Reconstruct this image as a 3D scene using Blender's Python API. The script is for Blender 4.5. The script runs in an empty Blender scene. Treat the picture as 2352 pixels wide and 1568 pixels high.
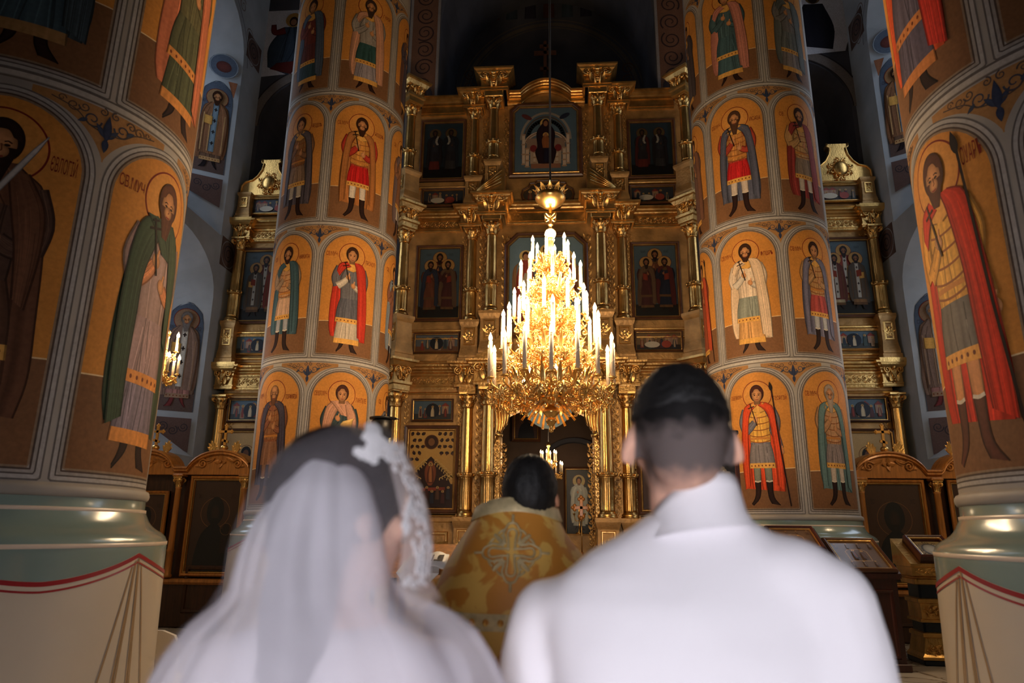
import bpy, bmesh, math, random
import numpy as np
from mathutils import Matrix, Vector
sc = bpy.context.scene
COL = sc.collection
PI = math.pi
rnd = random.Random(7)

# ---------------------------------------------------------------- camera
yaw, pitch, roll = math.radians(-4.265), math.radians(15.101), math.radians(0.614)
fw = np.array([math.sin(yaw)*math.cos(pitch), math.cos(yaw)*math.cos(pitch), math.sin(pitch)])
rt = np.array([math.cos(yaw), -math.sin(yaw), 0.0])
up = np.cross(rt, fw)
r_ = math.cos(roll)*rt + math.sin(roll)*up
u_ = -math.sin(roll)*rt + math.cos(roll)*up
cam = bpy.data.cameras.new('camera')
cam_ob = bpy.data.objects.new('camera', cam)
COL.objects.link(cam_ob)
cam.sensor_width = 36.0
cam.lens = 1597.4/2352*36
cam.clip_start = 0.05
m = Matrix.Identity(4)
for i in range(3):
    m[i][0], m[i][1], m[i][2] = r_[i], u_[i], -fw[i]
m[0][3], m[1][3], m[2][3] = 0.291, 0.0, 1.5
cam_ob.matrix_world = m
cam.dof.use_dof = True
cam.dof.focus_distance = 9.0
cam.dof.aperture_fstop = 2.6
sc.camera = cam_ob

# ---------------------------------------------------------------- world, exposure
w = bpy.data.worlds.new('world'); sc.world = w
w.use_nodes = True
bg = w.node_tree.nodes['Background']
bg.inputs[0].default_value = (0.55, 0.68, 0.9, 1)
bg.inputs[1].default_value = 0.6
sc.view_settings.view_transform = 'Standard'
sc.view_settings.look = 'None'
sc.view_settings.gamma = 1.0
sc.view_settings.use_curve_mapping = False
sc.view_settings.exposure = 0.0
sc.cycles.use_denoising = True
sc.cycles.max_bounces = 7
sc.cycles.transparent_max_bounces = 12
sc.cycles.sample_clamp_indirect = 6.0
CANDLE_W = 9.0          # power of one candle bulb of the great chandelier
CANDLE_C = (1.0, 0.73, 0.44)
WEST_L = 22.0            # brightness of the west window panes
WEST_C = (0.93, 0.92, 1.0)
SIDE_L = 3.4            # brightness of the side window panes
SIDE_C = (0.66, 0.80, 1.0)
FLOOR = 0.10

# ---------------------------------------------------------------- helpers
def lin(c):
    a = np.array(c[:3], float)/255.0
    return np.where(a <= 0.04045, a/12.92, ((a+0.055)/1.055)**2.4)

def wloc(o):
    v = Vector((0, 0, 0))
    while o is not None:
        v = v + o.location
        o = o.parent
    return v

def thing(name, label, cat, loc=(0, 0, 0), group=None, rot=(0, 0, 0)):
    o = bpy.data.objects.new(name, None)
    COL.objects.link(o)
    o.location = loc; o.rotation_euler = rot
    o.empty_display_size = 0.1
    o['label'] = label; o['category'] = cat
    if group: o['group'] = group
    return o

def tag(o, label, cat, group=None):
    o['label'] = label; o['category'] = cat
    if group: o['group'] = group
    return o

def inst(name, me, parent, loc=(0, 0, 0), rot=(0, 0, 0), scale=(1, 1, 1)):
    o = bpy.data.objects.new(name, me)
    COL.objects.link(o)
    o.parent = parent
    o.location = loc; o.rotation_euler = rot; o.scale = scale
    return o

class MB:
    """collects shapes of one part; build() links them as one mesh"""
    def __init__(s):
        s.V = []; s.F = []; s.S = []; s.n = 0
    def add(s, V, F, smooth=False):
        V = np.asarray(V, float).reshape(-1, 3)
        s.V.append(V)
        n = s.n
        s.F += [tuple(int(i)+n for i in f) for f in F]
        s.S += [smooth]*len(F)
        s.n += len(V)
        return s
    def box(s, x0, x1, y0, y1, z0, z1):
        V = [(x, y, z) for z in (z0, z1) for y in (y0, y1) for x in (x0, x1)]
        return s.add(V, [(0, 2, 3, 1), (4, 5, 7, 6), (0, 1, 5, 4), (2, 6, 7, 3), (0, 4, 6, 2), (1, 3, 7, 5)])
    def bbox(s, x0, x1, y0, y1, z0, z1, b=0.01):
        """box with chamfered edges"""
        c = np.array([(x0+x1)/2, (y0+y1)/2, (z0+z1)/2]); h = np.array([abs(x1-x0)/2, abs(y1-y0)/2, abs(z1-z0)/2])
        b = min(b, h.min()*0.6)
        bm = bmesh.new(); bmesh.ops.create_cube(bm, size=2)
        for v in bm.verts: v.co = Vector(np.array(v.co)*h+c)
        bmesh.ops.bevel(bm, geom=list(bm.edges), offset=b, segments=1, affect='EDGES')
        bm.verts.index_update()
        s.add([v.co[:] for v in bm.verts], [[v.index for v in f.verts] for f in bm.faces]); bm.free()
        return s
    def grid(s, P, smooth=True, close_u=False, flip=False):
        """P: (nv, nu, 3)"""
        P = np.asarray(P, float); nv, nu = P.shape[:2]
        F = []
        for j in range(nv-1):
            for i in range(nu if close_u else nu-1):
                a = j*nu+i; b = j*nu+(i+1) % nu
                q = (a, b, b+nu, a+nu)
                F.append(q[::-1] if flip else q)
        return s.add(P.reshape(-1, 3), F, smooth)
    def lathe(s, prof, segs=24, cx=0, cy=0, z=0, flute=None, smooth=True, cap=True):
        a = np.linspace(0, 2*PI, segs, endpoint=False)
        rows = []
        for r, h in prof:
            rr = np.full(segs, r)
            if flute and flute[2] <= h <= flute[3]:
                rr = r*(1-flute[1]*np.abs(np.sin(a*flute[0]/2))**0.7)
            rows.append(np.stack([cx+rr*np.cos(a), cy+rr*np.sin(a), np.full(segs, z+h)], -1))
        n0 = s.n
        s.grid(np.array(rows), smooth, True)
        if cap:
            if prof[0][0] > 1e-4: s.F.append(tuple(n0+i for i in range(segs))[::-1]); s.S.append(False)
            k = n0+(len(prof)-1)*segs
            if prof[-1][0] > 1e-4: s.F.append(tuple(k+i for i in range(segs))); s.S.append(False)
        return s
    def tube(s, P, r, segs=6, caps=True, smooth=True, flat=1.0):
        P = np.asarray(P, float); n = len(P)
        rr = np.full(n, r) if np.isscalar(r) else np.asarray(r, float)
        T = np.gradient(P, axis=0); T /= (np.linalg.norm(T, axis=1, keepdims=True)+1e-9)
        ref = np.array([0, 0, 1.0]) if abs(T[0][2]) < 0.9 else np.array([0, 1.0, 0])
        N = np.cross(T[0], ref); N /= np.linalg.norm(N)
        rows = []
        a = np.linspace(0, 2*PI, segs, endpoint=False)
        for i in range(n):
            N = N-T[i]*(N@T[i]); N /= (np.linalg.norm(N)+1e-9)
            B = np.cross(T[i], N)
            rows.append(P[i]+rr[i]*(np.outer(np.cos(a), N)+flat*np.outer(np.sin(a), B)))
        n0 = s.n
        s.grid(np.array(rows), smooth, True)
        if caps:
            s.F += [tuple(n0+i for i in range(segs))[::-1], tuple(n0+(n-1)*segs+i for i in range(segs))]; s.S += [False]*2
        return s
    def ell(s, c, r, nu=14, nv=9, smooth=True, rot=None):
        t = np.linspace(-PI/2, PI/2, nv); a = np.linspace(0, 2*PI, nu, endpoint=False)
        P = np.zeros((nv, nu, 3))
        for j in range(nv):
            P[j, :, 0] = r[0]*math.cos(t[j])*np.cos(a); P[j, :, 1] = r[1]*math.cos(t[j])*np.sin(a); P[j, :, 2] = r[2]*math.sin(t[j])
        if rot is not None: P = P@np.array(rot.to_matrix()).T
        return s.grid(P+np.array(c), smooth, True)
    def sweep(s, path, prof, closed=False, smooth=False, up=None, caps=True):
        """path: (x,y) list, prof: (offset to the right-hand side of travel, z)"""
        P = np.array(path, float); n = len(P)
        rows = []
        for i in range(n):
            a = P[i]-P[i-1] if (i > 0 or closed) else P[1]-P[0]
            b = P[(i+1) % n]-P[i] if (i < n-1 or closed) else P[-1]-P[-2]
            a = a/np.linalg.norm(a); b = b/np.linalg.norm(b)
            na = np.array([a[1], -a[0]]); nb = np.array([b[1], -b[0]])
            k = 1+na@nb
            mt = (na+nb)/max(k, 0.25)
            rows.append([(P[i][0]+mt[0]*d, P[i][1]+mt[1]*d, z) for d, z in prof])
        rows = np.array(rows)
        if closed: rows = np.concatenate([rows, rows[:1]])
        n0 = s.n
        s.grid(rows, smooth)
        if caps and not closed:
            k = len(prof)
            s.F += [tuple(n0+i for i in range(k)), tuple(n0+(n-1)*k+i for i in range(k))[::-1]]; s.S += [False]*2
        return s
    def prism(s, poly, y0, y1, ax='xz'):
        """extrude a polygon given in xz (or xy) along the third axis"""
        n = len(poly)
        def q(p, d): return (p[0], d, p[1]) if ax == 'xz' else ((p[0], p[1], d) if ax == 'xy' else (d, p[0], p[1]))
        V = [q(p, y0) for p in poly]+[q(p, y1) for p in poly]
        F = [tuple(range(n)), tuple(range(2*n-1, n-1, -1))]+[(i, i+n, (i+1) % n+n, (i+1) % n) for i in range(n)]
        return s.add(V, F)
    def frame(s, pts, prof, close_back=False):
        """mitred moulding round a closed (x,z) polygon; prof: (inset, height toward -y)"""
        P = np.array(pts, float); n = len(P)
        area = 0.5*sum(P[i][0]*P[(i+1) % n][1]-P[(i+1) % n][0]*P[i][1] for i in range(n))
        sg = 1 if area > 0 else -1
        rows = []
        for i in range(n):
            a = P[i]-P[i-1]; b = P[(i+1) % n]-P[i]
            a = a/np.linalg.norm(a); b = b/np.linalg.norm(b)
            na = sg*np.array([-a[1], a[0]]); nb = sg*np.array([-b[1], b[0]])
            mt = (na+nb)/max(1+na@nb, 0.2)
            rows.append([(P[i][0]+mt[0]*d, -h, P[i][1]+mt[1]*d) for d, h in prof])
        rows.append(rows[0])
        return s.grid(np.array(rows), False, flip=sg < 0)
    def xf(s, M):
        """transform all collected so far"""
        V = np.concatenate(s.V); A = np.array(M)
        V = V@A[:3, :3].T+A[:3, 3]
        s.V = [V]
        return s
    def mesh(s, name, mat, origin=(0, 0, 0)):
        me = bpy.data.meshes.new(name)
        V = np.concatenate(s.V)-np.array(origin)
        me.from_pydata(V.tolist(), [], s.F)
        me.polygons.foreach_set('use_smooth', s.S)
        if mat: me.materials.append(mat)
        me.update()
        return me
    def build(s, name, mat, parent=None, label=None):
        o = bpy.data.objects.new(name, s.mesh(name, mat, wloc(parent)))
        COL.objects.link(o)
        o.parent = parent
        if label: o['label'] = label
        return o

def struct(o):
    o['kind'] = 'structure'
    return o

# ---------------------------------------------------------------- materials
def mk(name, col, rough=0.5, metal=0.0, var=0.12, scale=6.0, bump=0.0, bscale=30.0, col2=None, spec=0.5, coat=0.0, emit=None, detail=4.0, stretch=None, bdist=0.02):
    mt = bpy.data.materials.new(name); mt.use_nodes = True
    nt = mt.node_tree; N = nt.nodes; L = nt.links
    b = N['Principled BSDF']
    c = tuple(lin(col))
    b.inputs['Roughness'].default_value = rough
    b.inputs['Metallic'].default_value = metal
    b.inputs['Specular IOR Level'].default_value = spec
    if coat: b.inputs['Coat Weight'].default_value = coat; b.inputs['Coat Roughness'].default_value = 0.12
    tc = N.new('ShaderNodeTexCoord'); src = tc.outputs['Object']
    if stretch:
        mp = N.new('ShaderNodeMapping'); mp.inputs['Scale'].default_value = stretch
        L.new(src, mp.inputs[0]); src = mp.outputs[0]
    nz = N.new('ShaderNodeTexNoise'); nz.inputs['Scale'].default_value = scale; nz.inputs['Detail'].default_value = detail
    L.new(src, nz.inputs['Vector'])
    rp = N.new('ShaderNodeValToRGB')
    e = rp.color_ramp.elements
    if col2 is None:
        e[0].color = tuple(x*(1-var*1.6) for x in c)+(1,); e[1].color = tuple(min(1, x*(1+var)) for x in c)+(1,)
        e[0].position = 0.3; e[1].position = 0.7
    else:
        e[0].color = c+(1,); e[1].color = tuple(lin(col2))+(1,); e[0].position = 0.42; e[1].position = 0.58
    L.new(nz.outputs['Fac'], rp.inputs[0])
    L.new(rp.outputs[0], b.inputs['Base Color'])
    if bump:
        n2 = N.new('ShaderNodeTexNoise'); n2.inputs['Scale'].default_value = bscale; n2.inputs['Detail'].default_value = 3
        L.new(src, n2.inputs['Vector'])
        bp = N.new('ShaderNodeBump'); bp.inputs['Strength'].default_value = bump; bp.inputs['Distance'].default_value = bdist
        L.new(n2.outputs['Fac'], bp.inputs['Height']); L.new(bp.outputs[0], b.inputs['Normal'])
    if emit:
        b.inputs['Emission Color'].default_value = tuple(emit[:3])+(1,); b.inputs['Emission Strength'].default_value = emit[3]
    return mt

def mk_paint(name, rough=0.6, worn=0.10, coat=0.0, scale=3.0, spec=0.3):
    """painted surface: the painted picture is a colour attribute, age and plaster come from noise"""
    mt = bpy.data.materials.new(name); mt.use_nodes = True
    nt = mt.node_tree; N = nt.nodes; L = nt.links
    b = N['Principled BSDF']
    at = N.new('ShaderNodeAttribute'); at.attribute_name = 'Col'
    tc = N.new('ShaderNodeTexCoord')
    n1 = N.new('ShaderNodeTexNoise'); n1.inputs['Scale'].default_value = scale; n1.inputs['Detail'].default_value = 7; n1.inputs['Roughness'].default_value = 0.65
    n2 = N.new('ShaderNodeTexNoise'); n2.inputs['Scale'].default_value = scale*14; n2.inputs['Detail'].default_value = 3
    L.new(tc.outputs['Object'], n1.inputs['Vector']); L.new(tc.outputs['Object'], n2.inputs['Vector'])
    ad = N.new('ShaderNodeMath'); ad.operation = 'ADD'
    L.new(n1.outputs['Fac'], ad.inputs[0]); L.new(n2.outputs['Fac'], ad.inputs[1])
    mr = N.new('ShaderNodeMapRange'); mr.inputs[1].default_value = 0.6; mr.inputs[2].default_value = 1.4
    mr.inputs[3].default_value = 1-worn*2; mr.inputs[4].default_value = 1+worn
    L.new(ad.outputs[0], mr.inputs[0])
    mx = N.new('ShaderNodeVectorMath'); mx.operation = 'SCALE'
    L.new(at.outputs['Color'], mx.inputs[0]); L.new(mr.outputs[0], mx.inputs['Scale'])
    L.new(mx.outputs[0], b.inputs['Base Color'])
    b.inputs['Roughness'].default_value = rough; b.inputs['Specular IOR Level'].default_value = spec
    if coat: b.inputs['Coat Weight'].default_value = coat; b.inputs['Coat Roughness'].default_value = 0.1
    return mt

M = {}
M['paint'] = mk_paint('fresco_paint', 0.65, 0.14, spec=0.12)
M['icon_paint'] = mk_paint('icon_paint', 0.4, 0.08, 0.0, 5)
M['icon_glazed'] = mk_paint('icon_glazed', 0.35, 0.08, 0.6, 5)
M['trim'] = mk('pillar_trim_plaster', (158, 150, 140), 0.6, var=0.12, scale=2.5, detail=8)
M['green'] = mk('glossy_green_grey_paint', (128, 146, 138), 0.22, var=0.07, scale=2.0, coat=0.5)
M['cream'] = mk('cream_drapery_paint', (206, 192, 170), 0.35, var=0.05, scale=1.5, coat=0.25)
M['cream_line'] = mk('cream_line_paint', (214, 196, 176), 0.3, var=0.05)
M['red_line'] = mk('red_line_paint', (150, 30, 38), 0.35, var=0.06)
M['tan_line'] = mk('tan_line_paint', (158, 128, 92), 0.4, var=0.08)
M['gold'] = mk('gilding', (218, 172, 102), 0.3, 0.9, var=0.22, scale=5, bump=0.25, bscale=25)
M['gold_dull'] = mk('dull_gilded_gesso', (186, 142, 84), 0.45, 0.5, var=0.25, scale=4, bump=0.35, bscale=18)
M['gold_bright'] = mk('burnished_gold', (236, 188, 112), 0.3, 1.0, var=0.12, scale=6, bump=0.15, bscale=40)
M['brass'] = mk('chandelier_brass', (240, 194, 116), 0.28, 1.0, var=0.15, scale=12)
M['gold_matte'] = mk('matte_gold_leaf', (216, 160, 78), .5, .35, var=.1)
M['wood_red'] = mk('dark_red_wood', (64, 26, 22), 0.35, var=0.2, scale=3, stretch=(14, 14, 1.2), coat=0.3)
M['wood_gold'] = mk('golden_carved_wood', (190, 124, 56), 0.38, 0.25, var=0.2, scale=3, stretch=(9, 9, 1.2), coat=0.2)
M['wood_dark'] = mk('dark_brown_wood', (70, 42, 26), 0.4, var=0.25, scale=3, stretch=(10, 10, 1.2))
M['frame_dark'] = mk('dark_icon_frame', (86, 52, 32), 0.35, var=0.2, scale=5)
M['black'] = mk('black_metal', (18, 17, 18), 0.4, var=0.1)
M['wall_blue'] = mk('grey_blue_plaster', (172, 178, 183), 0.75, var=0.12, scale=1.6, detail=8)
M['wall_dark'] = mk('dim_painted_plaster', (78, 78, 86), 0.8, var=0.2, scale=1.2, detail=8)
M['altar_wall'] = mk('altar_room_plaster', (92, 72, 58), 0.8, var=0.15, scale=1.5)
M['white'] = mk('white_paint', (225, 222, 218), 0.5, var=0.04)

def mk_emit(name, col, s):
    mt = bpy.data.materials.new(name); mt.use_nodes = True
    b = mt.node_tree.nodes['Principled BSDF']
    b.inputs['Base Color'].default_value = tuple(col)+(1,)
    b.inputs['Roughness'].default_value = 0.3
    b.inputs['Emission Color'].default_value = tuple(col)+(1,); b.inputs['Emission Strength'].default_value = s
    return mt
M['bulb'] = mk_emit('lit_flame_bulb', (1.0, 0.72, 0.40), 14.0)
M['west'] = mk_emit('daylit_west_glass', WEST_C, WEST_L)
M['side'] = mk_emit('daylit_side_glass', SIDE_C, SIDE_L)

def mk_marble():
    mt = bpy.data.materials.new('veined_marble'); mt.use_nodes = True
    N = mt.node_tree.nodes; L = mt.node_tree.links; b = N['Principled BSDF']
    tc = N.new('ShaderNodeTexCoord')
    nz = N.new('ShaderNodeTexNoise'); nz.inputs['Scale'].default_value = 1.3; nz.inputs['Detail'].default_value = 9; nz.inputs['Distortion'].default_value = 2.5
    L.new(tc.outputs['Object'], nz.inputs['Vector'])
    rp = N.new('ShaderNodeValToRGB'); e = rp.color_ramp.elements
    e[0].position = 0.35; e[0].color = tuple(lin((196, 188, 178)))+(1,)
    e[1].position = 0.7; e[1].color = tuple(lin((208, 200, 190)))+(1,)
    k = e.new(0.5); k.color = tuple(lin((120, 104, 92)))+(1,)
    k = e.new(0.46); k.color = tuple(lin((190, 180, 168)))+(1,)
    k = e.new(0.54); k.color = tuple(lin((194, 186, 176)))+(1,)
    L.new(nz.outputs['Fac'], rp.inputs[0]); L.new(rp.outputs[0], b.inputs['Base Color'])
    b.inputs['Roughness'].default_value = 0.25
    return mt
M['marble'] = mk_marble()
# ---------------------------------------------------------------- painting engine
# A fresco or icon is flat paint on a real surface: strips, discs and strokes of colour,
# laid in layers a fraction of a millimetre apart on that surface (u to the right, v up, metres).
_txt_cache = {}
def text_mesh(body):
    if body not in _txt_cache:
        c = bpy.data.curves.new('lettering', 'FONT'); c.body = body; c.resolution_u = 2
        o = bpy.data.objects.new('lettering', c); COL.objects.link(o)
        dg = bpy.context.evaluated_depsgraph_get()
        me = o.evaluated_get(dg).to_mesh()
        V = np.array([v.co[:] for v in me.vertices]).reshape(-1, 3); F = [tuple(p.vertices) for p in me.polygons]
        o.evaluated_get(dg).to_mesh_clear()
        bpy.data.objects.remove(o); bpy.data.curves.remove(c)
        _txt_cache[body] = (V, F)
    return _txt_cache[body]

def cyl_map(cx, cy, R, th0, z0):
    def f(u, v, h):
        a = math.radians(th0)+u/R
        return np.stack([cx+(R+h)*np.sin(a), cy-(R+h)*np.cos(a), z0+v], -1)
    f.cell = .021
    return f
def flat_map(o=(0, 0, 0), ux=(1, 0, 0), vx=(0, 0, 1), n=(0, -1, 0)):
    o, ux, vx, n = [np.array(k, float) for k in (o, ux, vx, n)]
    def f(u, v, h):
        return o+u[..., None]*ux+v[..., None]*vx+np.asarray(h)[..., None]*n
    return f

def resample(P, n):
    P = np.array(P, float)
    d = np.concatenate([[0], np.cumsum(np.linalg.norm(np.diff(P, axis=0), axis=1))])
    t = np.linspace(0, d[-1], n)
    return np.stack([np.interp(t, d, P[:, k]) for k in range(P.shape[1])], -1)
def curve(P, n):
    """smooth Catmull-Rom through the points"""
    P = np.array(P, float)
    if len(P) < 3: return resample(P, n)
    Q = np.concatenate([[2*P[0]-P[1]], P, [2*P[-1]-P[-2]]])
    out = []
    k = max(2, int(math.ceil(n/(len(P)-1)))+1)
    for i in range(1, len(Q)-2):
        t = np.linspace(0, 1, k, endpoint=False)[:, None]
        a, b, c, d = Q[i-1], Q[i], Q[i+1], Q[i+2]
        out.append(0.5*((2*b)+(-a+c)*t+(2*a-5*b+4*c-d)*t*t+(-a+3*b-3*c+d)*t**3))
    out.append(P[-1:])
    return resample(np.concatenate(out), n)

class Paint:
    STEP = 0.0007
    local = False
    def __init__(s, fmap, step=None, dim=1.0):
        s.f = fmap; s.cell = getattr(fmap, 'cell', None); s.layer = 1; s.V = []; s.C = []; s.F = []; s.n = 0; s.dim = dim
        s.step = step or Paint.STEP
        s.rs = np.random.RandomState(3)
    def c(s, col):
        return lin(col)*s.dim if np.max(col) > 1.0 else np.array(col)*s.dim
    def _put(s, UV, C, F, dl=1):
        UV = np.asarray(UV, float)
        V = s.f(UV[:, 0], UV[:, 1], np.full(len(UV), s.layer*s.step))
        s.V.append(V); s.C.append(np.clip(C, 0, 1))
        s.F.append(np.array(F, int).reshape(-1, len(F[0]))+s.n); s.n += len(V)
        s.layer += dl
    def strip(s, Lp, Rp, col, folds=0.0, nu=8, nv=14, edge=0.3, col2=None, outline=0.0, smooth=True, freq=3.0, oc=0.35, ang=0.0):
        g = curve if smooth else resample
        A = g(Lp, nv); B = g(Rp, nv)
        if s.cell: nu = max(nu, int(math.ceil(np.linalg.norm(B-A, axis=1).max()/s.cell))+1)
        t = np.linspace(0, 1, nu)[None, :]; v = np.linspace(0, 1, nv)[:, None]
        P = A[:, None, :]*(1-t[..., None])+B[:, None, :]*t[..., None]
        c = s.c(col)
        C = np.broadcast_to(c, (nv, nu, 3)).copy()
        if col2 is not None:
            C = C*(1-v[..., None])+s.c(col2)*v[..., None]
        sh = 1-edge*np.abs(2*t-1)**2.2+0*v
        if folds:
            ph = s.rs.rand(4)*6.28
            q = t+ang*v
            sh = sh*(1+folds*(np.sin(freq*6.28*q+ph[0]+0.8*v)+0.7*np.sin(freq*11.3*q+ph[1]-1.1*v)+0.5*np.sin(freq*17*q+ph[2]+2*v))*(0.45+0.55*v))
        C = C*np.clip(sh, 0.25, 1.9)[..., None]
        idx = np.arange(nv*nu).reshape(nv, nu)
        F = np.stack([idx[:-1, :-1], idx[:-1, 1:], idx[1:, 1:], idx[1:, :-1]], -1).reshape(-1, 4)
        s._put(P.reshape(-1, 2), C.reshape(-1, 3), F)
        if folds > .09 and outline and nv > 6:
            wdt = np.linalg.norm(B-A, axis=1).mean()
            for k in range(int(4+5*s.rs.rand())):
                t0 = .12+.76*s.rs.rand(); t1 = np.clip(t0+s.rs.uniform(-.1, .1), .06, .94); v0 = int(nv*.45*s.rs.rand()); q = np.linspace(0, 1, nv)[v0:]
                tt = t0*(1-q)+t1*q+.02*np.sin(5*q+k)
                lk = s.rs.rand() < .4
                s.stroke(A[v0:]*(1-tt[:, None])+B[v0:]*tt[:, None], wdt*(.022 if lk else .028), tuple(np.clip(c/s.dim*(1.45 if lk else .48), 0, 1))); s.layer -= 1
            s.layer += 1
        if outline:
            oc_ = tuple(c/s.dim*oc) if s.dim else (0, 0, 0)
            s.stroke(A, outline, oc_); s.layer -= 1; s.stroke(B, outline, oc_)
    def disc(s, cx, cy, rx, ry, col, col2=None, segs=18, rings=3, rot=0.0):
        if s.cell: rings = max(rings, int(max(rx, ry)/s.cell)+1)
        a = np.linspace(0, 2*PI, segs, endpoint=False)
        UV = [(0, 0)]; C = [s.c(col)]
        c2 = s.c(col2) if col2 is not None else s.c(col)
        for k in range(1, rings+1):
            q = k/rings
            UV += list(zip(q*rx*np.cos(a), q*ry*np.sin(a)))
            C += [s.c(col)*(1-q*q)+c2*q*q]*segs
        UV = np.array(UV)
        if rot: UV = UV@np.array([[math.cos(rot), math.sin(rot)], [-math.sin(rot), math.cos(rot)]])
        F = [(0, 1+i, 1+(i+1) % segs, 1+(i+1) % segs) for i in range(segs)]
        for k in range(rings-1):
            o = 1+k*segs
            F += [(o+i, o+segs+i, o+segs+(i+1) % segs, o+(i+1) % segs) for i in range(segs)]
        s._put(UV+np.array([cx, cy]), np.array(C), F)
    def ring(s, cx, cy, r, wd, col, segs=40, a0=0.0, a1=2*PI, ry=None):
        a = np.linspace(a0, a1, segs)
        s.stroke(np.stack([cx+r*np.cos(a), cy+(ry or r)*np.sin(a)], -1), wd, col)
    def stroke(s, P, wd, col, taper=0.0):
        P = np.array(P, float)
        L = np.linalg.norm(np.diff(P, axis=0), axis=1).sum()
        n = max(len(P), int(L/(s.cell or .08))+2, 3)
        P = resample(P, n) if len(P) < n else P
        n = len(P)
        T = np.gradient(P, axis=0); T /= (np.linalg.norm(T, axis=1, keepdims=True)+1e-9)
        N = np.stack([-T[:, 1], T[:, 0]], -1)
        ww = np.full(n, wd/2.0)
        if taper: ww = ww*(1-taper*np.linspace(0, 1, n))
        UV = np.concatenate([P+N*ww[:, None], P-N*ww[:, None]])
        F = [(i, i+1, n+i+1, n+i) for i in range(n-1)]
        s._put(UV, np.broadcast_to(s.c(col), (2*n, 3)), F)
    def limb(s, P, w0, w1, col, folds=0.12, nv=8):
        P = curve(P, nv)
        T = np.gradient(P, axis=0); T /= (np.linalg.norm(T, axis=1, keepdims=True)+1e-9)
        N = np.stack([-T[:, 1], T[:, 0]], -1); ww = np.linspace(w0, w1, nv)[:, None]/2
        s.strip(P+N*ww, P-N*ww, col, folds, 5, nv, 0.35, smooth=False, outline=w0*0.09)
    def text(s, body, u, v, h, col, sx=0.62, center=True, maxw=None):
        V, F = text_mesh(body)
        if not len(V): return
        V = V.copy(); V[:, 0] -= V[:, 0].min()
        wd = V[:, 0].max()
        if maxw: sx = min(sx, maxw/(wd*h*1.4))
        UV = np.stack([(V[:, 0]-(wd/2 if center else 0))*h*sx*1.4, V[:, 1]*h*1.4], -1)+np.array([u, v])
        C = np.broadcast_to(s.c(col), (len(UV), 3))
        W = s.f(UV[:, 0], UV[:, 1], np.full(len(UV), s.layer*s.step+(.0013 if s.cell else 0)))
        s.V.append(W); s.C.append(C)
        for f in F:
            s.F.append(np.array([[i+s.n for i in f]], int))
        s.n += len(W); s.layer += 1
    def scroll(s, cx, cy, r, turns, wd, col, a0=0.0, sgn=1):
        t = np.linspace(0, 1, int(18*turns)+4)
        a = a0+sgn*turns*2*PI*t; rr = r*(1-0.82*t)
        s.stroke(np.stack([cx+rr*np.cos(a), cy+rr*np.sin(a)], -1), wd, col, 0.4)
    def leaf(s, x, y, ln, wd, ang, col):
        t = np.linspace(0, 1, 7); p = np.sin(PI*t**0.8)*wd/2
        d = np.array([math.cos(ang), math.sin(ang)]); n = np.array([-d[1], d[0]])
        P = np.array([x, y])+np.outer(t*ln, d)
        s.strip(P+np.outer(p, n), P-np.outer(p, n), col, 0, 4, 7, 0.3, smooth=False)
    def build(s, name, mat, parent, label=None):
        me = bpy.data.meshes.new(name)
        V = np.concatenate(s.V)-np.array(wloc(parent)) if (parent and not s.local) else np.concatenate(s.V)
        F = []
        for a in s.F:
            for f in a.tolist():
                F.append(f[:3] if len(f) == 4 and f[2] == f[3] else f)
        me.from_pydata(V.tolist(), [], F)
        at = me.color_attributes.new('Col', 'FLOAT_COLOR', 'POINT')
        C = np.concatenate(s.C); C = np.concatenate([C, np.ones((len(C), 1))], 1)
        at.data.foreach_set('color', C.astype(np.float32).ravel())
        me.polygons.foreach_set('use_smooth', [True]*len(me.polygons))
        me.materials.append(mat); me.update()
        o = bpy.data.objects.new(name, me); COL.objects.link(o); o.parent = parent
        if label: o['label'] = label
        return o

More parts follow.
